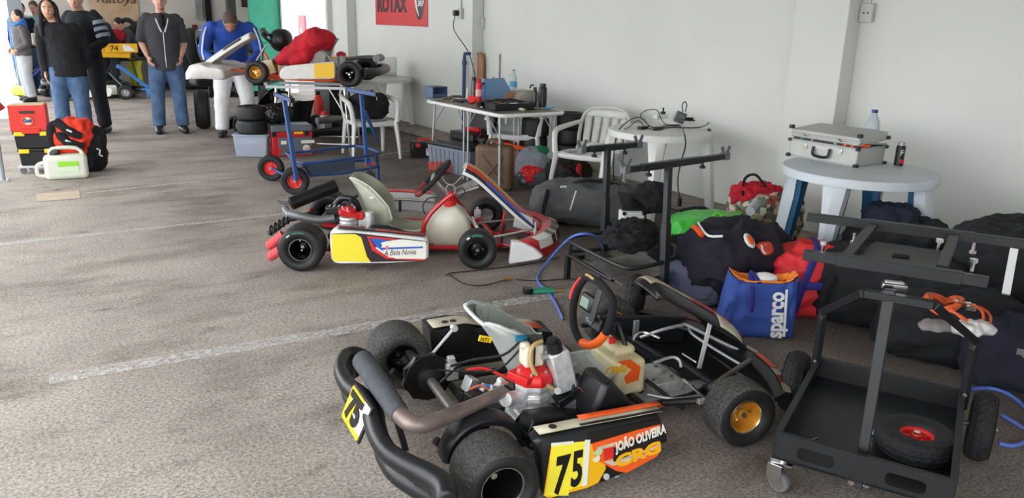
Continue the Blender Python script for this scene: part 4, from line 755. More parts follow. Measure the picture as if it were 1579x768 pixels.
part('top_sticker', MB().add([V((x, y, ztb(x)-.004)) for x in xs for y in (YB+.006, YB+.082)], [(2*i, 2*i+1, 2*i+3, 2*i+2) for i in range(7)]), dkst, pb, solid=.002)
part('top_stripe', MB().add([V((x, y, ztb(x)-.002)) for x in xs[3:] for y in (YB+.03, YB+.045)], [(2*i, 2*i+1, 2*i+3, 2*i+2) for i in range(4)]), redpl, pb, solid=.002)
lp = [(q.x, q.z) for q in [LB(a, b, 'y', .50) for a, b in ((584, 302), (590, 296), (620, 297), (665, 300), (672, 305), (668, 330), (596, 322))]]
pl2 = part('side_pod', MB().prism(lp, (0, .50, 0), (1, 0, 0), (0, 0, 1), -.13), mat('grey white panel', sr(182, 184, 184), .4), KB, bevel=.012, seg=3)
part('pod_stripe', MB().bar(LB(592, 295, 'y', .54)+V((0, 0, .012)), LB(665, 299, 'y', .54)+V((0, 0, .012)), .06, .004), redpl, pl2); part('pod_stripe', MB().bar(LB(590, 294, 'y', .58)+V((0, 0, .012)), LB(622, 296, 'y', .58)+V((0, 0, .012)), .03, .006), blst, pl2)
part('pod_bar', MB().tube([LB(a, b, 'y', .46) for a, b in ((600, 322), (601, 312), (612, 308), (640, 309), (668, 312))], .010, 8, 3), chrome, KB)
part('pod_bracket', MB().box(LB(617, 318, 'y', .44), (.02, .02, .08)), blackmt, KB)
# tank, hoop, steering
tank = [(q.x, q.z) for q in [LB(a, b, 'y', -.15) for a, b in ((657, 342), (671, 324), (704, 318), (719, 334), (726, 352), (723, 379), (700, 385), (664, 382), (656, 368))]]
cxt = sum(p[0] for p in tank)/9; czt = sum(p[1] for p in tank)/9
wt = mat('milky tank plastic', sr(222, 222, 208), .3, var=.04, col2=sr(206, 204, 182), vs=3)
tkb = part('fuel_tank', MB().loft([[V((cxt+(a-cxt)*s, y, czt+(b-czt)*s)) for a, b in resamp(tank, 36)] for y, s in ((-.17, .86), (-.15, .97), (-.10, 1.), (.06, 1.), (.11, .96), (.13, .84))]), wt, KB, ang=60)
q = LB(694, 313, 'y', -.09); part('tank_cap', MB().lathe([(.042, -.02), (.044, .0), (.042, .022), (.03, .026), (.001, .026)], q, (0, 0, 1), 20, fn=lambda a, h, k: .0015*sin(a*20) if k < 3 else 0), redpl, tkb)
part('tank_hoop', MB().tube([LB(*q, 'y', -.2) for q in ((650, 388), (653, 352), (664, 330), (684, 310), (697, 300))], .016, 8, 4), redpt, KB); part('tank_hoop', MB().tube([LB(697, 300, 'y', -.1), LB(722, 330, 'y', .12), (1.1, .15, .06)], .012, 8, 2), redpt, KB)
c1 = LB(668, 275, 'y', 0.); stb, SPb, sub_ = steering(KB, c1, 44, .158, .0175, mat('worn black grip', sr(40, 36, 36), .8, var=.2), False, [(215, 325, mat('faded red grip', sr(128, 52, 46), .8, var=.25, vs=20))])
part('steering_hub', MB().box(c1, (.02, .27, .03), (0, rad(44), 0)).lathe([(.03, 0), (.03, .02)], c1, (.7, 0, -.7), 12, caps=True), alu, stb)
part('steering_column', MB().cyl(c1, (1.13, 0, .12), .011, n=10), chrome, KB)
q = LB(697, 300, 'y', 0); part('column_clamp', MB().box(q, (.06, .05, .035), (0, .5, 0)).cyl(q-V((0, .04, 0)), q+V((0, .04, 0)), .012), redpt, KB, bevel=.004)
for k_, pts in enumerate(((( 690, 298), (688, 290), (694, 284), (702, 290), (700, 300)), ((700, 296), (712, 290), (717, 297), (708, 306)), ((680, 268), (686, 280), (698, 285), (712, 272)), ((655, 330), (652, 318), (660, 306), (672, 305)))): part('cable', MB().tube([LB(a, b, 'y', -.05+.03*k_) for a, b in pts], .004, 6, 4), blackpl if k_ % 2 else alu, KB)
part('bracket_plate', MB().bar(LB(700, 296, 'y', .1), LB(735, 280, 'y', .1), .05, .006, (0, 1, 0)), steel, KB); part('panel_strut', MB().bar(LB(701, 300, 'y', .05), LB(738, 288, 'y', .05), .012, .004, (0, 1, 0)), alu, KB)
# front panel, nose
def nb(u, v, up=0.):
    P = spline([(1.03, 0, .60), (1.13, 0, .545), (1.27, 0, .42), (1.42, 0, .28), (1.56, 0, .17), (1.63, 0, .12)], 4); i = u*(len(P)-1); a = P[min(int(i), len(P)-2)]; b_ = P[min(int(i)+1, len(P)-1)]; p = a.lerp(b_, min(i-int(a is P[-2])*0-int(min(i, len(P)-2)), 1))
    hw = .12+.04*u; s = v*2-1; T = (b_-a).normalized(); N = V((0, -1, 0)).cross(T); N = N if N.z > 0 else -N
    return p+V((0, s*hw, 0))-N*(.06*abs(s)**2.2*(1-.3*u))+N*up
fp = part('front_panel', MB().grid(lambda u, v: nb(u, v), 20, 16), whitept, KB, ang=180, solid=.008)
mus = mat('mustard sticker', sr(196, 170, 70), .35)
for u0, u1, v0, v1, m_ in ((.03, .97, .05, .17, dkst), (.28, .75, .10, .19, blst), (.03, .97, .17, .32, redpl), (.04, .55, .32, .50, mus), (.55, .97, .32, .50, mat('rose sticker', sr(176, 120, 128), .35)), (.03, .97, .50, .66, mat('pale grey sticker', sr(170, 168, 160), .35)), (.03, .97, .66, .95, redpl)):
    part('panel_stripe', MB().grid(lambda u, v: nb(u0+u*(u1-u0), v0+(v1-v0)*v, .006+(.002 if m_ is blst else 0)), 16, 3), m_, fp, ang=180, solid=.002)
part('panel_tip', MB().grid(lambda u, v: nb(.85+u*.15, .05+.9*v, .009), 4, 8), mat('navy sticker', sr(40, 52, 96), .3), fp, ang=180, solid=.002)
nr = []
for i in range(25):
    t = -1+2*i/24; y = t*.46; x = 1.70-.22*abs(t)**2.2; hgt = .17-.02*abs(t); dp = .13
    nr.append([V((x+dx*dp, y, z*hgt+.03)) for dx, z in ((-1, .92), (-.5, 1.0), (-.12, .85), (0, .5), (-.03, .12), (-.15, 0), (-.2, .1), (-.15, .5), (-.32, .8), (-.95, .8))])
nc = part('nose_cone', MB().loft(nr), redpt, KB, ang=50)
for t0, t1, m_, e in ((-.9, -.45, pwm, .004), (-.62, -.5, dkst, .006), (-.3, -.05, dkst, .004), (.1, .4, pwm, .004), (-.45, -.36, dkst, .005)):
    g = []
    for i in range(7):
        t = t0+(t1-t0)*i/6; y = t*.46; x = 1.70-.22*abs(t)**2.2; hgt = .17-.02*abs(t)
        g.append([V((x-.5*.13, y, hgt+.03+e)), V((x-.12*.13+e, y, .85*hgt+.03+e)), V((x+e, y, .5*hgt+.03))])
    part('nose_graphic', MB().add([p for r in g for p in r], [(3*i+j, 3*i+j+1, 3*i+j+4, 3*i+j+3) for i in range(6) for j in range(2)]), m_, nc)
sp_ = [(q.x, q.z) for q in [LB(a, b, 'y', -.46) for a, b in ((788, 371), (804, 372), (822, 380), (838, 394), (830, 399), (784, 406), (786, 390))]]
part('nose_side', MB().prism(sp_, (0, -.49, 0), (1, 0, 0), (0, 0, 1), -.07), whitept, KB, bevel=.012, seg=3)
part('bumper_bar', MB().tube([LB(*q) for q in ((758, 366, 'y', -.3), (795, 359, 'y', -.28), (822, 353, 'y', -.26))], .010, 8, 3), chrome, KB); part('bumper_bar', MB().tube([LB(*q) for q in ((790, 374, 'y', -.3), (812, 371, 'y', -.3), (824, 362, 'y', -.3), (826, 342, 'y', -.26))], .007, 8, 3), alu, KB)
part('bumper_bar', MB().tube([LB(*q) for q in ((735, 344, 'z', .16), (765, 341, 'z', .16), (795, 338, 'z', .16))], .007, 8), alu, KB); part('grey_plate', MB().prism([(0, 0), (.16, 0), (.14, .1), (.02, .12)], (1.36, -.12, .18), (1, 0, -.3), (0, .3, 1), .01), mat('grey card', sr(176, 176, 172), .6), KB)
part('brake_pedal', MB().tube([(1.28, -.12, .05), (1.3, -.12, .2), (1.3, -.2, .21)], .009, 8, 3), blackmt, KB); part('throttle_pedal', MB().tube([(1.28, .12, .05), (1.31, .12, .2), (1.31, .2, .21)], .009, 8, 3), redpt, KB)
# ----------------------------------------------------------------- simpler karts
def kart(label, x, y, deg, z=0., rr=None, body=whitept, fr=blackmt, pod=whitept, rm=blackrim, board=None, btxt=None, lean=None, group=None, seatm=greyg, engine=True, tm=slick_side, cover=None, panel=None, steer=True, noseh=.17):
    k = thing('racing_kart', label, 'kart', (x, y, z), deg, group)
    wheel(k, (0, -.52, .14), -1, rm=rr or rm, tm=tm, n=28, lip=False); wheel(k, (0, .52, .14), 1, rm=rr or rm, tm=tm, n=28, lip=False)
    wheel(k, (1.05, -.47, .128), -1, R=.128, W=.135, rm=rm, tm=tm, n=28, deep=.2, lip=False); wheel(k, (1.05, .47, .128), 1, R=.128, W=.135, rm=rm, tm=tm, n=28, deep=.2, lip=False)
    frame_tubes(k, fr); part('rear_axle', MB().cyl((0, -.44, .14), (0, .44, .14), .02), steel, k); part('floor_tray', MB().prism([(.5, -.27), (1.2, -.15), (1.2, .15), (.5, .27)], (0, 0, .032), (1, 0, 0), (0, 1, 0), .004), steel, k, smooth=False)
    seat(k, seatm, SPB)
    for s in (-1, 1):
        part('side_pod', MB().loft([[V((a, s*(.60-.14*q), b)) for a, b in resamp([(.2, .05), (.82, .07), (.85, .2), (.78, .24), (.22, .27), (.18, .2)], 24)] for q in (0, 1)]), pod, k, bevel=.01)
    if engine:
        part('engine', MB().box((.26, -.27, .15), (.16, .13, .12)).cyl((.26, -.27, .2), (.26, -.27, .31), .06, n=12), castal, k, bevel=.006); part('cylinder_head', MB().lathe([(.065, .30), (.06, .33), (.02, .35)], (.26, -.27, 0), (0, 0, 1), 12, caps=True), rc, k)
        part('exhaust_pipe', MB().tube([(.2, -.28, .26), (0, -.42, .28), (-.2, -.36, .28), (-.24, -.1, .3), (-.24, .2, .3)], [.02, .026, .03, .042, .042], 12, 4), gpipe, k)
    part('rear_bumper', MB().tube([(-.16, .58, .16), (-.26, .4, .16), (-.28, 0, .16), (-.26, -.4, .16), (-.16, -.58, .16)], .05, 10, 3), blackpl, k)
    part('fuel_tank', MB().box((.82, 0, .13), (.2, .24, .18)), wt, k, bevel=.03, seg=3)
    if steer: steering(k, (.80, 0, .47), 35, .15, .017, gripk, True); part('steering_column', MB().cyl((.8, 0, .46), (1.1, 0, .1), .011), alu, k)
    nr = []
    for i in range(17):
        t = -1+2*i/16; yy = t*.50; xx = 1.62-.2*abs(t)**2.2; nr.append([V((xx+dx*.12, yy, q*noseh+.03)) for dx, q in ((-1, .92), (-.5, 1.0), (-.12, .85), (0, .5), (-.03, .12), (-.15, 0), (-.2, .1), (-.15, .5), (-.32, .8), (-.95, .8))])
    part('nose_cone', MB().loft(nr), body, k, ang=50)
    part('front_panel', MB().grid(lambda u, v: nb(u, v)-V((.06, 0, .0)), 14, 10), panel or body, k, ang=180, solid=.008)
    for s in (-1, 1): part('nose_stay', MB().tube([(1.2, s*.14, .06), (1.35, s*.16, .12), (1.52, s*.18, .14)], .01, 8), fr, k)
    return k
# kart on the high stand behind the blue jacket
GC = (3.77, 8.75, 146, .80); LC = Frame(*GC)
KC = kart('white kart with orange frame on a high stand, red cloth over its seat', 3.77, 8.75, 146, .80, blackrim, mat('scuffed white plastic', sr(214, 212, 206), .45, var=.08, vs=10), orangept, mat('scuffed white plastic', sr(214, 212, 206)), goldrim, steer=False)
for ch in list(KC.children):
    if ch.name.startswith('front_panel') or ch.name.startswith('nose_cone'): bpy.data.objects.remove(ch)
scw = MATS['scuffed white plastic']
def cq(px, y): return [(q.x, q.z) for q in [LC(a, b, 'y', y) for a, b in px]]
nl = cq(((290, 122), (289, 112), (296, 100), (312, 96), (324, 101), (340, 102), (351, 106), (353, 118), (350, 123), (320, 121)), .4)
cn = (sum(p[0] for p in nl)/len(nl), sum(p[1] for p in nl)/len(nl))
nC = part('nose_cone', MB().loft([[V((cn[0]+(a-cn[0])*s+dx, y, cn[1]+(b-cn[1])*s)) for a, b in resamp(nl, 36)] for y, s, dx in ((.56, .75, -.04), (.54, .92, -.02), (.46, 1., 0), (.2, .95, .03), (0, .9, .04), (-.3, .95, .02), (-.5, .85, -.05))]), scw, KC, ang=60)
def nC_(u, v, up=0.):
    P = [LC(a, b, 'y', .0) for a, b in ((387, 50), (372, 58), (350, 72), (330, 86), (314, 98), (304, 106))]; P = spline(P, 4); i = u*(len(P)-1); j = min(int(i), len(P)-2); p = P[j].lerp(P[j+1], i-j); T = (P[j+1]-P[j]).normalized(); N = V((0, -1, 0)).cross(T); N = N if N.z > 0 else -N; s = v*2-1
    return p+V((0, s*(.13+.03*u), 0))-N*(.07*abs(s)**2.2)+N*up
fC = part('front_panel', MB().grid(nC_, 16, 10), scw, KC, ang=180, solid=.01); part('panel_sticker', MB().grid(lambda u, v: nC_(.18+u*.25, .75+v*.14, .008), 6, 3), bkt, fC, solid=.002); part('panel_orange', MB().grid(lambda u, v: nC_(.8+u*.2, .1+v*.85, .008), 5, 6), orangept, fC, solid=.002)
y6 = .605
pc = [c for c in KC.children if c.name.startswith('side_pod')]
for c in pc: bpy.data.objects.remove(c)
for yy, w_ in ((.46, .15), (-.6, .14)):
    o1 = cq(((433, 108), (440, 102), (480, 98), (516, 95), (518, 120), (515, 122), (434, 123), (430, 117)), .6)
    pC_ = part('side_pod', MB().loft([[V((a, y, b)) for a, b in resamp(o1, 30)] for y in (yy, yy+w_)]), scw, KC, bevel=.012)
part('yellow_panel', MB().prism(cq(((484, 98.5), (515, 96.5), (516, 119.5), (485, 121)), .615), (0, .612, 0), (1, 0, 0), (0, 0, 1), -.003), mat('deep yellow sticker', sr(234, 184, 20), .4), KC, smooth=False)
# red cloth draped over seat and engine
def pxb(px, py, y): return LC(px, py, 'y', y)
mb = MB(); mb.tube([pxb(427, 95, .1), pxb(445, 88, .1), pxb(468, 72, .1), pxb(490, 62, .1), pxb(512, 66, .05)], [.05, .10, .13, .16, .10], 16, 4, flat=1.6); mb.tube([pxb(450, 98, .2), pxb(470, 88, .2), pxb(492, 62, .1)], [.05, .08, .1], 12, 3, flat=1.4); mb.ell(pxb(500, 62, 0), (.15, .2, .10))
cv = soft('red_cloth_cover', mb, mat('red cloth', sr(184, 24, 42), .85, var=.2, vs=6, bump=.3, bs=15), None, .018, 3, .05, .12); cv.parent = None
cv.location = KC.location; cv.rotation_euler = KC.rotation_euler; tag(cv, 'crumpled red cloth draped over the seat of the white kart on the stand', 'cloth')
steering(KC, LC(420, 62, 'y', .0), 50, .15, .018, gripk, True); part('dash', MB().box(LC(408, 50, 'y', .0), (.05, .12, .1), (0, .6, 0)), blackpl, KC, bevel=.01)
part('column_support', MB().tube([LC(426, 120, 'y', .1), LC(418, 100, 'y', .1), LC(408, 82, 'y', .05)], .014, 8, 2), orangept, KC); part('steering_column', MB().cyl(LC(410, 70, 'y', 0), LC(393, 98, 'y', 0), .012), alu, KC)
part('number_cloth', MB().prism(cq(((398, 95), (418, 92), (425, 112), (408, 116)), .2), (0, .2, 0), (1, 0, 0), (0, 0, 1), .03), tk, KC)
part('grey_plume', MB().tube([LC(492, 76, 'y', .2), LC(503, 82, 'y', .25), LC(514, 98, 'y', .3)], .014, 8, 2), steel, KC)
part('seat_side', MB().prism(cq(((470, 97), (484, 80), (497, 75), (504, 80), (500, 96)), .22), (0, .22, 0), (1, 0, 0), (0, 0, 1), .02), mat('grey seat', sr(150, 148, 142), .5), KC)
part('black_cover', MB().ell(LC(434, 62, 'y', -.1), (.12, .16, .13), None, 14, 10, .8), blackpl, KC)
# its stand
st = thing('kart_stand', 'high tubular stand carrying the white and orange kart', 'stand', (KC.location.x, KC.location.y, 0), 146)
ttop = .795
for x in (.02, 1.0): part('top_rail', MB().bar((x, -.34, ttop), (x, .34, ttop), .04, .03), alu, st)
for s in (-1, 1): part('side_rail', MB().bar((.0, s*.28, ttop-.035), (1.02, s*.28, ttop-.035), .03), alu, st)
for x, s in ((.12, 1), (.12, -1), (.9, 1), (.9, -1)): part('leg', MB().cyl((x, s*.28, ttop-.04), (x+(.05 if x > .5 else -.05), s*.3, .0), .014), chrome, st)
for s in (-1, 1): part('brace', MB().cyl((.3, s*.28, .76), (.09, s*.29, .4), .008), chrome, st); part('foot_rail', MB().cyl((.08, s*.3, .12), (.94, s*.3, .12), .01), chrome, st)
# far karts
p = at_z(181, 150); kart('blue nosed kart on the floor beyond the man in black', p.x-.9, p.y+.15, -8, 0, None, mat('mid blue plastic', sr(58, 118, 178), .4), blackmt, whitept, mat('silver rim', (.5, .5, .5), .4, .6), panel=mat('mid blue plastic', sr(0, 0, 0)), group='far karts')
p = at_z(85, 150); kart('kart with lime green and navy bodywork behind the boys at far left', p.x+.95, p.y+.62, 180, 0, None, mat('lime plastic', sr(186, 214, 40), .4), blackmt, mat('lime plastic', sr(0, 0, 0)), MATS['silver rim'], panel=mat('navy plastic', sr(48, 56, 120), .4), group='far karts')
zB = at_y(190, 84, 17.1).z
kf = kart('kart raised on a stand with yellow number 74 side panel at the far wall', at_y(214, 84, 17.1).x, 17.55, 182, .62, None, whitept, blackmt, mat('warm yellow plastic', sr(226, 170, 30), .4), cover=True, group='far karts')
q0, q1 = at_y(163, 80, 17.0), at_y(211, 77, 17.0)
nbd = part('number_board', MB().box(((q0.x+q1.x)/2, 16.9, q0.z+.075), (q1.x-q0.x, .03, .17)), mat('warm yellow plastic', sr(0, 0, 0)), kf, bevel=.01); nbd.matrix_parent_inverse = Matrix.Translation((-kf.location)) ; nbd.matrix_parent_inverse = (Matrix.Translation(kf.location)@Matrix.Rotation(rad(182), 4, 'Z')).inverted()
t_ = text('74', .15, (q0.x+.06, 16.875, q0.z+.02), (1, 0, 0), (0, 0, 1), bkt, kf, 'number'); t_.matrix_parent_inverse = nbd.matrix_parent_inverse
wq = part('board_swoosh', MB().prism([(.0, 0), (.2, .0), (.1, .1), (-.02, .12)], (q0.x+.30, 16.88, q0.z+.02), (1, 0, 0), (0, 0, 1), .003), whitept, kf); wq.matrix_parent_inverse = nbd.matrix_parent_inverse
mb = MB(); mb.ell((.35, 0, .42), (.3, .22, .16)); c_ = part('red_cover', mb, MATS['red cloth'], kf)
st2 = thing('kart_stand', 'dark stand under the kart with the yellow 74 panel', 'stand', (kf.location.x, kf.location.y, 0), 182)
for x in (.1, .9):
    for s in (-1, 1): part('leg', MB().cyl((x, s*.2, .6), (x+(.1 if x > .5 else -.1), s*.28, 0), .016), blackmt, st2)
part('top_rail', MB().box((.5, -.2, .61), (1.0, .03, .03)), blackmt, st2); part('top_rail', MB().box((.5, .2, .61), (1.0, .03, .03)), blackmt, st2)
# white 507 board on a kart handled by the teal jacket
q0 = at_y(49, 68, 16.4); kb5 = thing('number_panel', 'pale number panel reading 507 held up between the boys and the teal jacket', 'panel', (q0.x, 16.4, q0.z))
part('post', MB().box((.19, .03, -.5*q0.z+.05), (.05, .03, q0.z)), blackmt, kb5); part('board', MB().box((.19, 0, .09), (.36, .02, .19)), offw, kb5, bevel=.01); text('507', .15, (.04, -.012, .03), (1, 0, 0), (0, 0, 1), bkt, kb5, 'number')
# dark low kart under the raised one
kart('low black kart with grey rims parked behind the red and grey tool chest', at_z(524, 226).x-.07, at_z(524, 226).y+.5, 105, 0, None, blackpl, blackmt, blackpl, MATS['silver rim'], group=None, seatm=blackpl)
# ================================================================= trolleys, tables, chairs
treadn = lambda R: (lambda a, h, k: 0.)
def knobtyre(parent, c, ax, R=.13, W=.08, rim=.05, rm=redpl, name='tyre'):
    """pneumatic barrow tyre with raised diamond tread"""
    h = W/2; pr = [(rim, -h*.5), (rim+.01, -h*.8), ((rim+R)/2, -h), (R*.9, -h*.93)]; N = 14
    for i in range(N+1):
        t = -1+2*i/N; pr.append((R-.012*R/.13*(abs(t)**2.5)*1.3, t*h*.86))
    pr += [(R*.9, h*.93), ((rim+R)/2, h), (rim+.01, h*.8), (rim, h*.5)]
    def fn(a, hh, k):
        if k < 4 or k > 4+N: return 0
        u = a/(2*pi)*26; v_ = (k-4)/N*2.6; return .0022 if (abs(((u+v_) % 1)-.5) < .34 and abs(((u-v_) % 1)-.5) < .34) else -.0018
    ty = part(name, MB().lathe(pr, c, ax, 104, fn), rubber, parent, ang=30); ax = V(ax).normalized(); c = V(c)
    u = ax.orthogonal().normalized(); w_ = ax.cross(u); m = MB()
    m.lathe([(rim*1.04, -h*.5), (rim*.9, -h*.35), (rim*.86, h*.35), (rim*.9, h*.45), (rim*1.04, h*.55), (rim*1.04, -h*.5)], c, ax, 28); m.lathe([(rim*.32, -h*.5), (rim*.32, h*.5), (.001, h*.5)], c, ax, 16)
    m.lathe([(.001, -.002), (rim*.88, -.002), (rim*.88, .002), (.001, .002)], c, ax, 24)
    for i in range(5): a = 2*pi*i/5; d = u*cos(a)+w_*sin(a); m.bar(c+d*rim*.3+ax*h*.12, c+d*rim*.9+ax*h*.12, .014, .014, tuple(ax))
    part('rim', m, rm, ty, ang=30); part('hub', MB().cyl(c-ax*h*.7, c+ax*h*.75, rim*.2, n=10), chrome, ty); return ty
# --- big black trolley at the right
TO = (2.165, 1.165, 25); LT = Frame(*TO)
TR = thing('kart_trolley', 'black steel kart trolley with open tray and bent uprights at the lower right', 'trolley', (TO[0], TO[1], 0), TO[2])
a, b, c, d = LT(1192, 668, 'z', .26), LT(1480, 744, 'z', .26), LT(1485, 597, 'z', .26), LT(1263, 552, 'z', .26)
x0, x1, y0, y1 = (a.x+b.x)/2, (c.x+d.x)/2, (b.y+c.y)/2, (a.y+d.y)/2; zt, zb = .26, .165
part('tray_floor', MB().box(((x0+x1)/2, (y0+y1)/2, zb+.005), (x1-x0, y1-y0, .008)), blackmt, TR, smooth=False)
def plate_hole(ya_, yb_, x): # plate with one rounded window between ya_ and yb_
    m = MB(); c_ = (ya_+yb_)/2; o = resamp([(yb_, zt), (ya_, zt), (ya_, zb), (yb_, zb)], 32); hl = [(c_+p, (zt+zb)/2-.003+q) for p, q in resamp(rrect(.115, .045, .014), 32)]
    st_ = min(range(32), key=lambda i: math.dist(hl[i], (c_+.0575, (zt+zb)/2+.02))); hl = hl[st_:]+hl[:st_]
    def V2(L_, xx): return [V((xx, p, q)) for p, q in L_]
    if (sum((o[i][0]*o[(i+1) % 32][1]-o[(i+1) % 32][0]*o[i][1]) for i in range(32)) > 0) != (sum((hl[i][0]*hl[(i+1) % 32][1]-hl[(i+1) % 32][0]*hl[i][1]) for i in range(32)) > 0): hl = [hl[0]]+hl[:0:-1]
    m.loft([V2(o, x), V2(hl, x), V2(hl, x+.006), V2(o, x+.006)], closed=True); return m
ym = (y0+y1)/2
part('front_plate', plate_hole(ym+.0, y1, x0), blackmt, TR, smooth=False); part('front_plate', plate_hole(y0, ym, x0), blackmt, TR, smooth=False)
part('back_plate', MB().box((x1, ym, (zt+zb)/2), (.006, y1-y0, zt-zb)), blackmt, TR, smooth=False)
for y in (y0, y1): part('side_rail', MB().box(((x0+x1)/2, y, (zt+zb)/2), (x1-x0, .005, zt-zb)).box(((x0+x1)/2, y+(.008 if y < 0 else -.008), zt), (x1-x0, .022, .008)), blackmt, TR, smooth=False)
part('top_edge', MB().box((x0+.008, ym, zt), (.018, y1-y0, .006)), blackmt, TR, smooth=False); part('top_edge', MB().box((x1-.008, ym, zt), (.018, y1-y0, .006)), blackmt, TR, smooth=False)
pb_ = LT(1322, 750, 'z', .12); pt = LT(1373, 446, 'z', .77); part('centre_post', MB().bar(pb_, pt, .034, .034), blackmt, TR, bevel=.003)
for px_, py_ in ((1313, 742), (1336, 746)): q = LT(px_, py_, 'x', pb_.x-.022); part('post_bolt', MB().cyl(q, q-V((.012, 0, 0)), .010, n=10), chrome, TR)
hz = .745; hl_, hr_ = LT(1333, 452, 'z', hz), LT(1440, 470, 'z', hz)
part('hinge_bar', MB().bar(hl_, hr_, .034, .026), blackmt, TR, bevel=.003)
for y_, bpx, epx in ((y1, (1251, 495), hl_), (y0, (1501, 537), hr_)):
    bt_ = V((x1-.03, y_, .19)); bd = V((x1-.04, y_, .47)); part('bent_post', MB().tube([bt_, bd-V((0, 0, .03)), bd, bd.lerp(epx, .08), epx], .019, 4, 1), blackmt, TR, smooth=False, bevel=.003)
    for z_ in (.22, .26): part('frame_bolt', MB().cyl((x1-.055, y_*1., z_), (x1-.066, y_*1., z_), .008, n=8), chrome, TR)
zr = .80
fa, fb, ra, rb_ = LT(1239, 392, 'z', zr), LT(1524, 435, 'z', zr), LT(1245, 334, 'z', zr), LT(1600, 379, 'z', zr)
part('cradle_rail', MB().bar(fa, fb, .030, .034), blackmt, TR, bevel=.002); part('cradle_rail', MB().bar(ra, rb_, .030, .034), blackmt, TR, bevel=.002)
part('rail_sleeve', MB().bar(fa.lerp(fb, .19), fa.lerp(fb, .87), .036, .040), blackmt, TR, bevel=.002); part('rail_sleeve', MB().bar(ra.lerp(rb_, .27), ra.lerp(rb_, .75), .036, .040), blackmt, TR, bevel=.002)
for p1, p2 in (((1346, 348), (1306, 396)), ((1472, 363), (1452, 414))): part('cross_rail', MB().bar(LT(*p1, 'z', zr), LT(*p2, 'z', zr), .036, .02), blackmt, TR, bevel=.002)
pp = [LT(a_, b_, 'z', .775) for a_, b_ in ((1350, 372), (1462, 388), (1452, 416), (1312, 398))]; part('hinge_plate', MB().loft([pp, [p-V((0, 0, .006)) for p in pp]]), blackmt, TR, smooth=False)
sl = [LT(a_, b_, 'z', .777) for a_, b_ in ((1377, 391), (1403, 394), (1402, 399), (1376, 396))]; part('plate_slot', MB().loft([sl, [p+V((0, 0, .001)) for p in sl]]), mat('matt black', sr(10, 10, 10), .9), TR, smooth=False)
part('pivot_block', MB().bar(LT(1360, 440, 'z', .765), LT(1398, 444, 'z', .765), .03, .02).bar(LT(1364, 434, 'z', .785), LT(1394, 437, 'z', .785), .02, .008), chrome, TR, bevel=.002)
for p_ in ((1318, 360), (1446, 386), (1502, 374), (1498, 418), (1268, 390)):
    q = LT(*p_, 'z', zr-.0); k_ = -1 if p_[1] < 380 else 1; part('clamp_knob', MB().cyl(q, q+V((0, 0, .035*k_)), .006, n=8).cyl(q+V((0, 0, .03*k_)), q+V((0, 0, .042*k_)), .013, n=8), chrome, TR)
for s, px_ in ((1, (2.69, 1.79)), (-1, (2.978, 1.161))):
    wl = V((x1-.01, (y1+.075 if s > 0 else y0-.075), .13)); knobtyre(TR, wl, (0, s, 0), .13, .085, .05, castal)
part('axle', MB().cyl((x1-.01, y0-.13, .13), (x1-.01, y1+.13, .13), .009), steel, TR)
cc = LT(1202, 742, 'z', .038)
cs = part('caster', MB().lathe([(.012, -.014), (.034, -.014), (.038, -.008), (.038, .008), (.034, .014), (.012, .014)], (cc.x, cc.y, .038), (1, -.25, 0), 24), mat('grey caster rubber', sr(96, 96, 98), .6), TR)
part('caster_fork', MB().box((cc.x+.018, cc.y+.02, .075), (.004, .05, .06), (0, .0, -.2)).box((cc.x-.018, cc.y+.02, .075), (.004, .05, .06), (0, 0, -.2)).box((cc.x+.035, cc.y, .108), (.09, .07, .006)).cyl((cc.x+.035, cc.y, .11), (cc.x+.035, cc.y, .165), .016), chrome, TR); part('caster_disc', MB().lathe([(.001, -.017), (.024, -.016), (.024, .016), (.001, .017)], (cc.x, cc.y, .038), (1, -.25, 0), 20), chrome, cs)
cc2 = V((cc.x, y0+.06, .038)); part('caster', MB().lathe([(.001, -.014), (.034, -.014), (.038, -.008), (.038, .008), (.034, .014), (.001, .014)], cc2, (.3, 1, 0), 24).box((cc2.x+.02, cc2.y, .11), (.06, .05, .12)), MATS['grey caster rubber'], TR)
# the loose wheel and bolts lying in the tray
sp = thing('spare_wheel', 'loose red rimmed barrow wheel lying flat in the black trolley tray', 'wheel', at_z(1412, 678, .215)); knobtyre(sp, (0, 0, 0), (0, 0, 1), .13, .08, .052, redpl)
for n_, p_ in enumerate(((1252, 682), (1345, 672))): 
    q = at_z(p_[0], p_[1]-3, .182); bo = thing('tray_bolt', ('loose steel bolts at the left of the trolley tray floor', 'loose steel bolts beside the spare wheel in the trolley tray')[n_], 'bolts', q, 20*n_)
    part('shank', MB().cyl((-.03, 0, .0), (.03, 0, .0), .005, n=8), chrome, bo); part('bolt_head', MB().cyl((-.038, 0, 0), (-.03, 0, 0), .010, n=6), chrome, bo)
